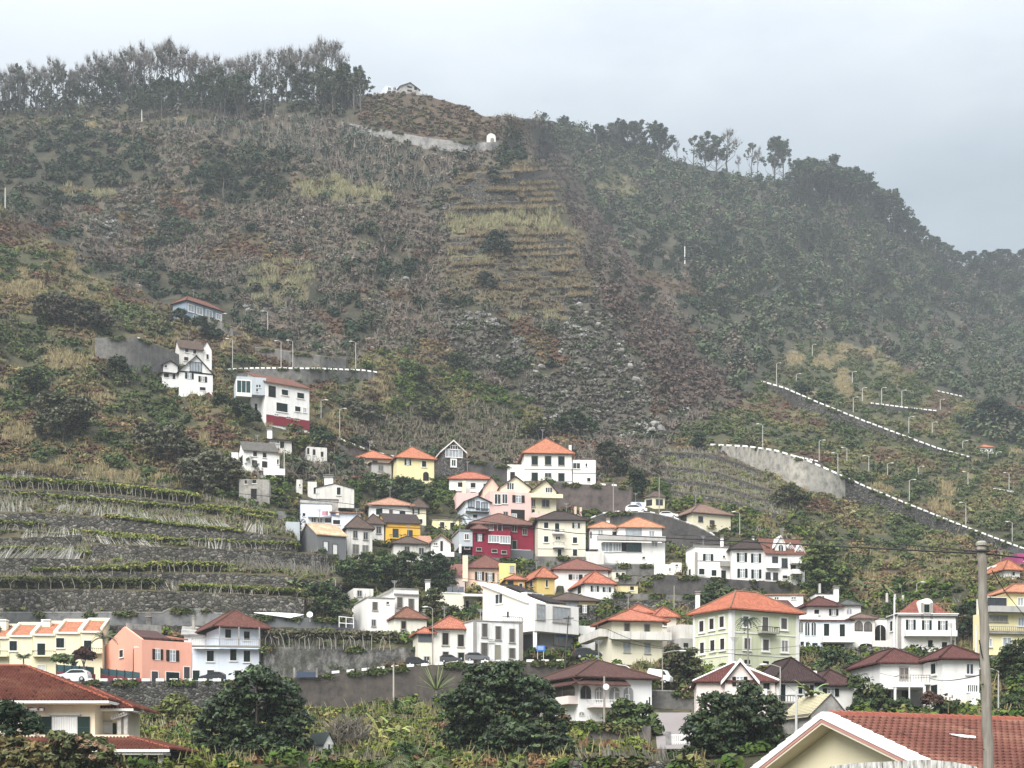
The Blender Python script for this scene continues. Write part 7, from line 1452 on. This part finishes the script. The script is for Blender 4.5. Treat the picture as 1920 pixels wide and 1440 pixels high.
# ------------------------------------------------------------------ posts, lamps, cables, cars
def lamp(x, yb, yt, side=-1, label=None, D=None, arm=.9, mat=None):
    D = D or float(terrainD(np.array([float(x)]), np.array([yb-1.0]))[0]); b = at(x, yb, D); h = (yb-yt)*D/F; root = empty('street_lamp', b); tag(root, label, 'street lamp', 'street lamps')
    r = max(.07, .00026*D); m = MB(); m.tube([b-(0,0,.6), b+(0,0,h*.5), b+(0,0,h)], [r*1.15, r, r*.8], 6); m.build('pole', mat or LAMPM, root)
    m = MB(); t = b+(0,0,h); m.tube([t-(0,0,.05), t+(side*arm*.5,-.1,.18), t+(side*arm,-.2,.22)], r*.6, 5); a = m.build('arm', LAMPM, root)
    m = MB(); c = t+(side*(arm+.3),-.25,.2); m.tube([c-(side*.38,0,-.02), c, c+(side*.38,0,-.02)], [.06,.13,.07], 6); m.build('lamp_head', plain((.62,.63,.62),.5), root)
LAMPM = plain((.40,.39,.36), .7, 0, .15)
def poles_and_lamps():
    LM = [(502,621,585,-1,'on the track right of the blue house'),(414,626,590,1,'before the right end of the blue house'),(250,694,636,1,'in front of the big grey concrete wall'),(436,692,637,-1,'at the left end of the white block road wall'),(527,692,641,-1,'second on the white block road wall'),(549,692,640,-1,'third on the white block road wall'),(667,692,642,-1,'at the right end of the white block road wall'),(602,793,752,1,'beside the right end of the white modern house'),(637,824,768,1,'on the curved grey ramp'),
      (1430,843,797,-1,'tallest one behind the pale streaked wall'),(1456,722,682,1,'at the top end of the upper hillside road wall'),(1493,733,702,1,'second on the upper hillside road wall'),(1523,672,647,1,'highest of all, over the upper hillside road'),(1598,722,698,1,'above the hillside meadow among dry terraces'),(1617,753,728,1,'left of the short level hillside wall'),(1653,757,728,1,'on the left half of the short level wall'),(1691,764,733,1,'on the right half of the short level wall'),(1763,769,750,1,'right beyond the short level wall'),(1600,774,746,1,'halfway along the upper hillside road wall'),(1704,814,783,1,'above the middle of the long sloping line of blocks'),(1748,817,793,1,'above the lower part of the long sloping line of blocks'),
      (1536,866,827,1,'at the short spur wall'),(1571,894,851,-1,'above the bend of the pale streaked wall'),(1588,873,841,-1,'on the green strip behind the streaked wall'),(1629,885,856,-1,'second on the green strip behind the streaked wall'),(1664,898,870,1,'third on the green strip behind the streaked wall'),(1722,890,876,1,'small one far down the olive slope'),(1815,913,886,-1,'on the olive slope near the misty edge'),(1892,919,888,-1,'beside the short wall near the edge'),(1705,944,901,1,'on the descending dark road wall'),(1811,985,944,-1,'lowest on the descending dark road wall'),(1805,848,828,1,'before the tiny white hut'),(1853,862,851,1,'left of the tiny far posts'),(1868,862,849,1,'rightmost of the tiny far posts'),(1898,1016,980,-1,'at the low end of the descending road'),(1387,1008,962,-1,'above the dark hipped roof of the white row')]
    for x, yb, yt, s, t in LM: lamp(x, yb, yt, s, 'slim pale street lamp '+t)
    WD = plain((.30,.27,.23), .9, 0, .25, 3)
    lamp(811,1250,1141,-1,'grey wooden pole with a lamp before the orange hipped white house',222,.7,WD); lamp(1242,1308,1224,1,'tall wooden lamp pole beside the white van',184,2.0,WD); lamp(1463,1362,1250,-1,'metal lamp before the white house with the maroon roof',166,1.5); lamp(1062,1262,1240,1,'lamp rising behind the brown roof of the bungalow',176,1.6) if 0 else None
    lamp(1872,1322,1258,-1,'white lamp right of the near wooden pole',150,1.2); lamp(250,1276,1217,1,'brown lamp post before the salmon pink house',222.5,.2,plain((.10,.06,.04),.8)); lamp(1378,1098,1068,1,'small pole lamp',300) if 0 else None; lamp(1088,1090,1062,1,'lamp before the broad brick red roof',284,1.1); lamp(1719,1118,1094,1,'lamp on the green bank above the villa',gd(1719,1118),.7)
    def post(x, yb, yt, D, r, label, mat, name='utility_pole', cross=False, x2=None):
        b = at(x, yb, D); t = at(x2 or x, yt, D); root = empty(name, b); tag(root, label, name.replace('_',' ')); m = MB(); m.tube([b-(0,0,.5), b*.5+t*.5, t], [r*1.15, r, r*.9], 7); m.build('pole', mat, root)
        if cross: m = MB(); m.box(t+(-.7,-.08,-.35), (1.4,0,0), (0,.12,0), (0,0,.12)); m.build('crossarm', mat, root)
    post(1133,1424,1268,148,.10,'grey pole with a round mirror before the white bungalow',WD); m = MB(); c = at(1136.5,1288,147.7); m.tube([c, c-(0,.06,0)], [.30,.28], 12); rt = empty('traffic_mirror', c); tag(rt,'round white traffic mirror on the grey pole','traffic mirror'); m.build('mirror_disc', plain((.78,.78,.78),.3), rt)
    post(1127,1424,1365,147,.10,'short pole with a small meter box beside the mirror pole',WD,cross=False); post(1493,1376,1296,140,.11,'pale pole with a crossarm in front of the ribbed shed',plain((.5,.5,.48),.8),cross=True); post(1705,1320,1252,160,.08,'white pole before the balcony of the maroon roofed house',plain((.6,.6,.58),.7))
    post(738,1318,1246,196,.10,'thin pale pole against the stained road wall',plain((.42,.39,.34),.8)); post(980,1262,1158,218,.07,'thin dark pole at the corner of the weathered white house',WD); post(1058,1262,1155,216,.09,'dark leaning pole with a crossarm before the blue shop sign',plain((.07,.065,.06),.9),cross=True,x2=1066); post(1236,964,894,gd(1236,964)-2,.09,'pole beside the yellow gazebo',WD); post(1264,1152,1098,gd(1264,1152),.08,'pole standing behind the narrow cream house',WD)
    post(533,905,838,gd(533,905)-1,.12,'pale pole beside the small slate roofed house',plain((.45,.42,.36),.8)); post(1391,1018,970,gd(1391,1018),.08,'pole over the dark hipped roof',WD) if 0 else None; post(629,1120,1086,gd(629,1120),.08,'bare pale pole by the vineyard bananas',WD); post(562,985,942,gd(562,985)-3,.12,'black pole before the light blue flat house',plain((.05,.05,.05),.8)); post(1150,965,905,gd(1150,965)-3,.10,'pole before the brown purple retaining wall',WD); post(1677,1212,1120,225,.14,'thick white pole left of the villa with the round dormer',plain((.66,.66,.64),.7)); post(1830,1232,1172,200,.12,'white pole behind the near wooden pole',plain((.66,.66,.64),.7)); post(1248,1290,1262,186,.09,'short pale post behind the brown bungalow roof',plain((.5,.47,.42),.8)) if 0 else None
    for i,(x,yb,yt) in enumerate([(1537,1114,1094),(1552,1110,1096),(1663,1134,1112),(1678,1136,1114),(1693,1136,1116)]): post(x,yb,yt,gd(x,yb)-1,.22,['white concrete post left of the thick chimney','shorter white concrete post by the thick chimney','first white trellis post above the villa','second white trellis post above the villa','third white trellis post above the villa'][i],plain((.52,.5,.46),.9),'concrete_post')
    post(1284,502,462,gd(1284,502)-2,.2,'tall white marker post on the green mountain gully',WHITEP,'marker_post'); post(10,388,352,gd(10,392),.2,'white pole at the crest of the open slope',LAMPM); post(266,228,206,gd(266,228),.3,'white pole below the skyline wood',LAMPM); post(131,226,215,gd(131,226),.2,'short white pole on the high grassy track',LAMPM)
    # the near pole
    D = 45.0; root = empty('utility_pole', at(1853,1540,D)); tag(root, 'thick weathered grey wooden pole closest to the viewer', 'utility pole')
    mw, nt, b = newmat('weathered_wood'); p = wpos(nt); g1 = noise(nt, mapping(nt, p, (14,14,.5)), 1.0, 6, .7); g2 = noise(nt, mapping(nt, p, (3,3,1.2)), 1.0, 4)
    col = mixc(nt, ramp(nt, g1, [(.3,(0,0,0)),(.75,(1,1,1))]), (.30,.275,.235), (.12,.105,.085)); col = mixc(nt, ramp(nt, g2, [(.5,(0,0,0)),(.75,(.6,)*3)]), col, (.33,.31,.27)); nt.links.new(col, b.inputs['Base Color']); b.inputs['Roughness'].default_value = .9; bump(nt, b, g1, .6, .02)
    z0 = -4.0; t = at(1840,1022,D); base = at(1853.5,1440,D); base = base+(base-t)*((z0-base[2])/(base[2]-t[2])); m = MB(); n = 22; pts = []; rad = []
    for q in range(n+1):
        f = q/n; pts.append(base*(1-f)+t*f+np.array((.018*sin(q*1.9),.01*cos(q*2.3),0))); rad.append((.168*(1-f)+.118*f)*(1+.035*sin(q*2.7)))
    m.tube(pts, rad, 16); m.build('pole', mw, root, smooth=True)
    m = MB(); m.tube([t+(0,0,-.02), t+(0,0,.06), t+(0,0,.11)], [.15,.15,.10], 14); m.build('pole_cap', plain((.30,.29,.25),.9,0,.3,12), root)
    m = MB(); c = t+(0,0,-.17); m.tube([c-(0,0,.03), c+(0,0,.03)], .135, 14); m.box(c+(-.2,-.16,-.03), (.4,0,0), (0,.03,0), (0,0,.05)); m.box(c+(.12,-.14,-.05), (.06,0,0), (0,.06,0), (0,0,.12)); m.build('bracket', plain((.05,.05,.05),.6,.5), root)
    for x, y, r in ((1843,1283,.028),(1862,1180,.02),(1845,1405,.02),(1857,1120,.016)):
        c = at(x,y,D-.145); m = MB(); m.tube([c-(0,.015,0), c+(0,.02,0)], [r*.7,r], 10); m.build('knot', plain((.035,.03,.026),.9), root)
    def cable(pts, label, r=.022, sag=0):
        P = [at(*p) for p in pts]; out = []
        for a, b in zip(P, P[1:]):
            for q in range(12): f = q/12; out.append(a*(1-f)+b*f-np.array((0,0,4*sag*f*(1-f))))
        out.append(P[-1]); m = MB(); m.tube(out, r, 4, cap=False); tag(m.build('power_cable', plain((.02,.02,.022),.6), None), label, 'cable', 'overhead cables')
    cable([(-200,868,200),(300,912,170),(640,943,140),(1080,1000,100),(1520,1022,66),(1836,1038,45)],'long dark cable sagging across the vineyard to the near pole',.024); cable([(-200,985,190),(100,1000,180),(430,1033,170),(700,1062,160),(1000,1102,150)],'thin cable over the middle of the vineyard',.02); cable([(1262,1003,120),(1640,1016,70),(1836,1034,45)],'cable from the upper houses to the near pole',.018); cable([(1846,1038,45),(1930,1047,44),(2100,1060,42)],'cable leaving the near pole to the edge',.02)
    cable([(1836,1200,44.8),(1842,1232,44.8),(1872,1262,60),(1900,1290,80)],'slack dark cable hanging down from the near pole',.018); cable([(1860,1070,44.9),(1885,1110,60),(1925,1160,70)],'thin cable slanting to the yellow apartment house',.016); cable([(1136,1195,120),(1300,1218,150),(1498,1226,180)],'thin cable crossing the mint house',.022,.3); cable([(1140,1180,120),(1260,1215,150),(1498,1211,180)],'second thin cable crossing the mint house',.022,.3); cable([(1493,1298,140),(1466,1276,150),(1440,1245,160)],'short cable from the shed pole',.018); cable([(1650,1262,150),(1740,1270,120),(1836,1266,45.5)],'thin cable before the maroon roofed white house',.016,.2); cable([(980,1165,150),(1066,1160,180),(1140,1180,190)],'thin cable over the old white house',.02)

def car(label, x, y, D, L, colr, yaw=0, kind='hatch', pitch=0):
    b = at(x, y, D); root = empty('van' if kind == 'van' else 'car', b); tag(root, label, 'van' if kind == 'van' else 'car')
    if kind == 'van': prof = [(-.5,.12),(-.5,.47),(-.46,.56),(.22,.56),(.38,.36),(.5,.30),(.5,.12)]; glz = [(.16,.50),(.22,.52),(.345,.36),(.16,.36)]
    else: prof = [(-.5,.09),(-.5,.22),(-.47,.30),(-.36,.375),(-.05,.385),(.06,.37),(.24,.255),(.46,.21),(.5,.15),(.5,.09)]; glz = [(-.43,.275),(-.34,.355),(-.05,.365),(.05,.35),(.19,.26)]
    W = L*.42; a = radians(yaw); ca, sa = cos(a), sin(a); pt = radians(pitch)
    def M(u, v, z): 
        u, z = u*L, z*L; x_ = u*cos(pt)+z*sin(pt); z_ = -u*sin(pt)+z*cos(pt); return b+np.array((x_*ca-v*sa, x_*sa+v*ca, z_))
    def ex(pr, v0, v1, name, mat, par, inset=0):
        m = MB(); n = len(pr); A = [M(u, v0, z) for u, z in pr]; B = [M(u, v1, z) for u, z in pr]; m.v += A+B; m.f += [tuple(range(n))[::-1], tuple(range(n,2*n))]+[(i,(i+1)%n,(i+1)%n+n,i+n) for i in range(n)]; return m.build(name, mat, par)
    body = ex(prof, -W/2, W/2, 'body', plain(colr, .3, 0, .05), root)
    ex(glz, -W/2-.012, W/2+.012, 'window', glass((.02,.022,.025)), root)
    if kind != 'van':
        m = MB(); v = W/2*.86; m.quad(M(.07,-v,.362), M(.225,-v,.262), M(.225,v,.262), M(.07,v,.362)); m.v = [p+np.array((0,0,.02)) for p in m.v]; m.build('windscreen', glass((.02,.022,.025)), root)
    for u in (-.31,.31):
        for s in (-1,1):
            m = MB(); c0, c1 = M(u, s*W*.5*.78, .085), M(u, s*(W*.5+.02), .085); m.tube([c0, c1], .08*L, 12); wh = m.build('wheel', plain((.02,.02,.02),.9), root); m = MB(); m.tube([c1, c1+(c1-c0)*.06], .045*L, 10); m.build('rim', plain((.5,.5,.5),.4,.6), wh)
    for s in (-1,1):
        m = MB(); q = M(.485, s*W*.36, .19); m.cbox(q, .16, .28, .14); m.build('headlight', plain((.7,.7,.68),.2), root); m = MB(); q = M(-.495, s*W*.38, .24); m.cbox(q, .08, .16, .2); m.build('tail_light', plain((.30,.02,.02),.3), root)
def cars():
    car('white hatchback parked above the brown bungalow roof',1171,1272,192,4.0,(.80,.80,.80),-12,pitch=9); car('white van parked beside the wooden lamp pole',1236,1281,192,2.9,(.78,.78,.78),-25,'van',8); car('dark grey car behind the ridge of the bungalow roof',1122,1262,196,4.0,(.05,.055,.07),-14,pitch=9); car('black hatchback parked before the white and blue house',399,1277.5,223.5,3.4,(.02,.022,.024),172); car('white coupe with a dark roof below the green fence',139,1278.5,222,4.4,(.75,.76,.78),176); car('black car parked at the corner with the slanted board',782,1249,221,3.2,(.02,.022,.025),4); car('dark car with bright windows before the orange hipped white house',845,1243.5,220.8,3.0,(.06,.06,.062),2); car('dark silver car half hidden before the weathered white house',895,1241.5,220.8,3.4,(.12,.125,.13),2); car('black pickup on the bank beside the cream balcony house',1101,1236,214,3.8,(.025,.025,.028),8); car('white car behind the curved dark wall by the garage',1193,963,311,4.2,(.80,.80,.80),-4); car('second white car on the curved road below the cream bungalow',1254,973,311.5,3.6,(.76,.76,.76),-12); car('grey car half hidden near the yellow apartment house',1808,1205,232,4.0,(.30,.31,.33),10)

def fence_and_bits():
    for lab, x0, x1, ya, yb, h in (('teal green panel fence on a maroon wall before the red leaved tree',106,177,1246,1251,13),('lower teal green panel fence before the salmon pink house',189,263,1253,1261,11)):
        D = 224.5; root = empty('fence', at((x0+x1)/2,1276,D)); tag(root, lab, 'fence', 'teal panel fences'); n = 5
        for q in range(n):
            xa, xb = x0+(x1-x0)*q/n, x0+(x1-x0)*(q+1)/n; y0_, y1_ = ya+(yb-ya)*q/n, ya+(yb-ya)*(q+1)/n
            m = MB(); A, B = at(xa+.8,y0_+h,D), at(xb-.8,y1_+h,D); e = np.array((0,.05,0)); u = np.array((0,0,(h)*D/F)); m.hexa([A,B,B+e,A+e,A+u,B+u,B+e+u,A+e+u]); m.build('panel', plain((.035,.085,.095),.5,0,.2,2), root)
            m = MB(); p = at(xa,y0_+h+2,D-.05); m.cbox(p,.09,.14,(h+3.4)*D/F); m.build('post', plain((.015,.03,.035),.6), root)
        m = MB(); A, B = at(x0-1,ya+h,D), at(x1+1,yb+h,D); C_, E = at(x0-1,1279,D), at(x1+1,1279,D); e = np.array((0,.3,0)); m.hexa([C_,E,E+e,C_+e,A,B,B+e,A+e]); m.build('base_wall', plaster((.22,.045,.05),.3), root)
    # white tarpaulin behind the block wall
    root = empty('tarpaulin', at(520,1156,243)); tag(root, 'white tarpaulin stretched over the dark rendered wall', 'tarpaulin'); m = MB(); m.solid([at(476,1148,243),at(545,1158,242),at(570,1152,245),at(540,1149,247)],[(0,1,2,3)],.08); m.build('sheet', WHITEP, root)
    root = empty('satellite_dish', at(581,1156,243)); tag(root, 'round white satellite dish above the dark rendered wall', 'satellite dish'); c = at(581,1153,242.6); m = MB(); m.tube([c-(.0,.15,-.05), c, c+(0,.12,-.02)], [.48,.34,.08], 12); m.build('dish', WHITEP, root); m = MB(); m.tube([c+(0,.1,-1.0), c+(0,.1,0)], .05, 5); m.build('mast', METAL, root)
    root = empty('railing', at(655,1165,240)); tag(root, 'white pipe railing frame beside the white flat house', 'railing'); m = MB()
    for xa, ya, xb, yb in ((635,1156,664,1159),(635,1168,664,1170),(636,1156,636,1176),(649,1157,649,1177),(663,1158,663,1178)): m.tube([at(xa,ya,239), at(xb,yb,239)], .06, 5)
    m.build('frame', WHITEP, root)
    # blue parasol-like sign and gate at the corner
    root = empty('sign_board', at(1014,1232,217)); tag(root, 'blue and white sign board by the modern house pillar', 'sign'); m = MB(); p = at(1006,1221,217); m.box(p, (1.15,0,0), (0,.1,0), (0,0,.8)); s = m.build('board', plain((.06,.17,.48),.5), root)
    for yy in (1217.5,1214): m = MB(); m.box(at(1008,yy,216.98)-(0,.01,0), (.8,0,0), (0,.01,0), (0,0,.1)); m.build('stripe', plain((.6,.68,.78),.5), s)
    m = MB(); m.cbox(at(1008,1236,217.1),.08,.08,1.1); m.cbox(at(1019,1236,217.1),.08,.08,1.1); m.build('post', METAL, root)
    root = empty('gate', at(575,1272,216.5)); tag(root, 'dark blue sheet gate where the stained road wall begins', 'gate'); m = MB(); m.box(at(556,1270,216.4), at(594,1270,216.4)-at(556,1270,216.4), (0,.12,0), (0,0,.75)); m.build('panel', plain((.05,.07,.11),.6), root)
    for x, n in ((552,'p'),(594,'q')): m = MB(); m.cbox(at(x,1270,216.3),.25,.25,1.3); m.build('gate_post', CONCL, root)
    dg = float(terrainD(np.array([1265.]), np.array([1396.]))[0])-.6
    root = empty('gate', at(1262,1398,dg)); tag(root, 'white slatted gate on the paved drive by the pink gabled house', 'gate')
    for q in range(9): m = MB(); p = at(1256+q*3.4,1397,dg); m.box(p, (.08,0,0), (0,.04,0), (0,0,.95)); m.build('bar', WHITEP, root)
    for yy in (1379,1392): m = MB(); m.box(at(1255,yy,dg+.05), at(1286,yy,dg+.05)-at(1255,yy,dg+.05), (0,.06,0), (0,0,.09)); m.build('rail', WHITEP, root)
    m = MB(); m.cbox(at(1253,1398,dg),.4,.4,1.2); m.build('gate_post', concrete((.25,.245,.24),.4), root)
    drv = MB(); ys = np.linspace(1336,1404,12); xl_ = np.interp(ys,[1336,1404],[1226,1232]); xr_ = np.interp(ys,[1336,1404],[1296,1300]); dl = terrainD(xl_.copy(), ys.copy())-.35; dr_ = terrainD(xr_.copy(), ys.copy())-.35
    for q in range(11): drv.quad(at(xl_[q+1],ys[q+1],dl[q+1]), at(xr_[q+1],ys[q+1],dr_[q+1]), at(xr_[q],ys[q],dr_[q]), at(xl_[q],ys[q],dl[q]))
    tag(drv.build('driveway', plain((.22,.20,.195),.9,0,.15,1)), kind='structure'); NOPLANT.append((1222,1302,1332,1412))
    root = empty('tunnel_portal', at(921,266,572)); tag(root, 'white arched rock portal at the end of the high mountain road', 'tunnel portal'); m = MB(); c = at(921,267,570); r = 8.5*570/F; prr = [(-r,0)]+[(-r*cos(q*pi/8), r*1.1+r*.9*sin(q*pi/8)) for q in range(9)]+[(r,0)]; k = len(prr); m.v += [c+(x,0,z) for x, z in prr]+[c+(x*.9,2.2,z) for x, z in prr]; m.f += [tuple(range(k))[::-1], tuple(range(k,2*k))]+[(i,(i+1)%k,(i+1)%k+k,i+k) for i in range(k)]; m.build('arch', plain((.62,.60,.55),.9,0,.3,1.2), root)
    m = MB(); m.v += [c+(x*.42+.4,-.05,z*.5) for x, z in prr]+[c+(x*.42+.4,.1,z*.5) for x, z in prr]; m.f += [tuple(range(k))[::-1], tuple(range(k,2*k))]+[(i,(i+1)%k,(i+1)%k+k,i+k) for i in range(k)]; m.build('opening', plain((.20,.185,.16),.9), root)
    # pale rocks breaking through the scrub
    rk = leafmat('pale_rock', .1, .95); i = 0
    for x, y, s in [(1228,800,2.6),(1240,808,2.2),(1222,812,2.0),(1085,575,1.8),(1100,590,1.6),(1180,690,2.0),(1165,660,1.6),(1190,715,2.2),(1175,740,1.8),(1160,700,1.5),(1015,690,1.6),(1005,700,1.3),(762,525,1.7),(755,530,1.2),(820,555,1.2),(840,660,1.3),(180,415,1.2),(250,408,1.0),(1245,484,1.5),(1255,490,1.3),(700,655,1.2),(930,610,1.4),(1120,610,1.5)]:
        p, D = gp(x, y); bm_v = unit(26)*np.array((1.3,.8,.9))*s*.55*(.6+.6*rng.random((26,1)))
        me = bpy.data.meshes.new('rock'); import bmesh; bm = bmesh.new()
        for v in bm_v: bm.verts.new(v)
        bmesh.ops.convex_hull(bm, input=bm.verts); loose = [v for v in bm.verts if not v.link_faces]; bmesh.ops.delete(bm, geom=loose, context='VERTS'); bm.to_mesh(me); bm.free(); me.materials.append(plain((.22,.21,.195),.95,0,.35,.8))
        o = bpy.data.objects.new('rock', me); COL.objects.link(o); o.location = p+np.array((0,-.3,s*.2)); tag(o, 'pale grey rock outcrop breaking through the mountain scrub', 'rock', 'pale rock outcrops'); i += 1

# ------------------------------------------------------------------ air, light, view
def air_and_light():
    S.render.engine = 'CYCLES'; S.cycles.use_denoising = True; S.cycles.max_bounces = 6; S.cycles.diffuse_bounces = 3; S.cycles.volume_bounces = 1; S.cycles.transparent_max_bounces = 8
    m = bpy.data.materials.new('haze'); m.use_nodes = True; nt = m.node_tree; nt.nodes.clear(); out = nt.nodes.new('ShaderNodeOutputMaterial'); v = nt.nodes.new('ShaderNodeVolumePrincipled'); v.inputs['Color'].default_value = (.78,.85,.93,1); v.inputs['Density'].default_value = HAZE; v.inputs['Anisotropy'].default_value = .0; nt.links.new(v.outputs['Volume'], out.inputs['Volume'])
    b = MB(); b.cbox((0,500,-6.0), 12400, 12400, 450); o = b.build('haze', m); tag(o, 'thin grey haze filling the valley air', 'haze', None, 'stuff')
    w = bpy.data.worlds.new('World'); S.world = w; w.use_nodes = True; nt = w.node_tree; bg = nt.nodes['Background']
    sky = N(nt, 'ShaderNodeTexSky', sky_type='NISHITA'); sky.sun_disc = False; sky.sun_elevation = radians(SUN_EL); sky.sun_rotation = radians(SUN_AZ); sky.air_density = 1.5; sky.dust_density = 3
    tc = N(nt, 'ShaderNodeTexCoord').outputs['Generated']; sp = N(nt, 'ShaderNodeSeparateXYZ'); nt.links.new(tc, sp.inputs[0])
    # overcast vault: brighter towards the zenith, drifting cloud
    g = ramp(nt, sp.outputs['Z'], [(0.0,(.50,.52,.54)),(.5,(.50,.52,.54)),(.53,(6.0,6.9,7.7)),(.60,(6.6,7.5,8.3)),(.75,(13.0,13.6,14.2)),(1.0,(19,19.2,19.4))]) if 0 else None
    mr = N(nt, 'ShaderNodeMapRange'); mr.inputs['From Min'].default_value = -.02; mr.inputs['From Max'].default_value = 1.0; nt.links.new(sp.outputs['Z'], mr.inputs['Value'])
    def vramp(stops):
        r = N(nt, 'ShaderNodeValToRGB'); e = r.color_ramp.elements; e[0].position = stops[0][0]; e[0].color = c4(stops[0][1]); e[1].position = stops[-1][0]; e[1].color = c4(stops[-1][1])
        for p, c in stops[1:-1]: q = e.new(p); q.color = c4(c)
        nt.links.new(mr.outputs[0], r.inputs[0]); return r.outputs[0]
    dome = vramp(SKYRAMP)
    n1 = noise(nt, mapping(nt, tc, (1.6,1.6,3.6)), 1.6, 5, .55); n2 = noise(nt, mapping(nt, tc, (3,3,8)), 2.0, 5, .6)
    cl = mixc(nt, ramp(nt, n1, [(.40,(0,0,0)),(.66,(1,1,1))]), dome, mixc(nt, 1.0, dome, (1.27,1.23,1.18), 'MULTIPLY')); cl = mixc(nt, ramp(nt, n2, [(.45,(0,0,0)),(.7,(.5,)*3)]), cl, mixc(nt, 1.0, dome, (.84,.86,.885), 'MULTIPLY'))
    # lighter break in the cloud towards the upper left of the ridge
    dt = N(nt, 'ShaderNodeVectorMath', operation='DOT_PRODUCT'); d = np.array((-.36,1,.52)); d = d/np.linalg.norm(d); dt.inputs[1].default_value = tuple(d); nt.links.new(tc, dt.inputs[0])
    br = ramp(nt, dt.outputs['Value'], [(.955,(0,0,0)),(1.0,(.7,)*3)]); cl = mixc(nt, br, cl, mixc(nt, 1.0, dome, (1.32,1.27,1.21), 'MULTIPLY'))
    fin = mixc(nt, .9, sky.outputs['Color'], cl); nt.links.new(fin, bg.inputs['Color']); bg.inputs['Strength'].default_value = .1
    L = bpy.data.lights.new('sun', 'SUN'); L.energy = SUN_E; L.angle = radians(45); L.color = (1,.965,.92); o = bpy.data.objects.new('sun', L); COL.objects.link(o)
    # light comes from above and behind the viewer
    az, el = radians(SUN_AZ), radians(SUN_EL); dv = (sin(az)*cos(el), cos(az)*cos(el), sin(el))
    from mathutils import Vector
    o.rotation_euler = Vector(dv).to_track_quat('Z', 'Y').to_euler()
    S.view_settings.view_transform = 'Standard'; S.view_settings.look = 'None'; S.view_settings.exposure = EXPO; S.view_settings.gamma = 1
    c = bpy.data.cameras.new('camera'); c.sensor_width = 36; c.lens = 36*F/1920; c.shift_y = (YH-720)/1920; c.clip_start = .5; c.clip_end = 20000
    o = bpy.data.objects.new('camera', c); COL.objects.link(o); o.location = (0,0,0); o.rotation_euler = (radians(90),0,0); S.camera = o
HAZE = .00017; SUN_EL = 46; SUN_AZ = 208; SUN_E = 3.4; EXPO = 0.78
SKYRAMP = [(0.0,(1.2,1.2,1.15)),(.018,(2.25,2.66,3.0)),(.20,(2.35,2.78,3.12)),(.36,(2.6,3.0,3.36)),(.6,(9,9.5,10.2)),(1.0,(13.5,13.9,14.4))]
import time as _t
def stage(f, n):
    t = _t.time(); f(); print('STAGE', n, round(_t.time()-t, 1))
houses(); near_houses(); fence_and_bits()
stage(lambda: [build_wall(w) for w in WALLS], 'walls'); stage(build_terrain, 'terrain'); stage(vineyard, 'vineyard'); stage(plants, 'plants'); stage(forests, 'forests'); stage(scatter, 'scatter')
poles_and_lamps(); cars(); air_and_light()
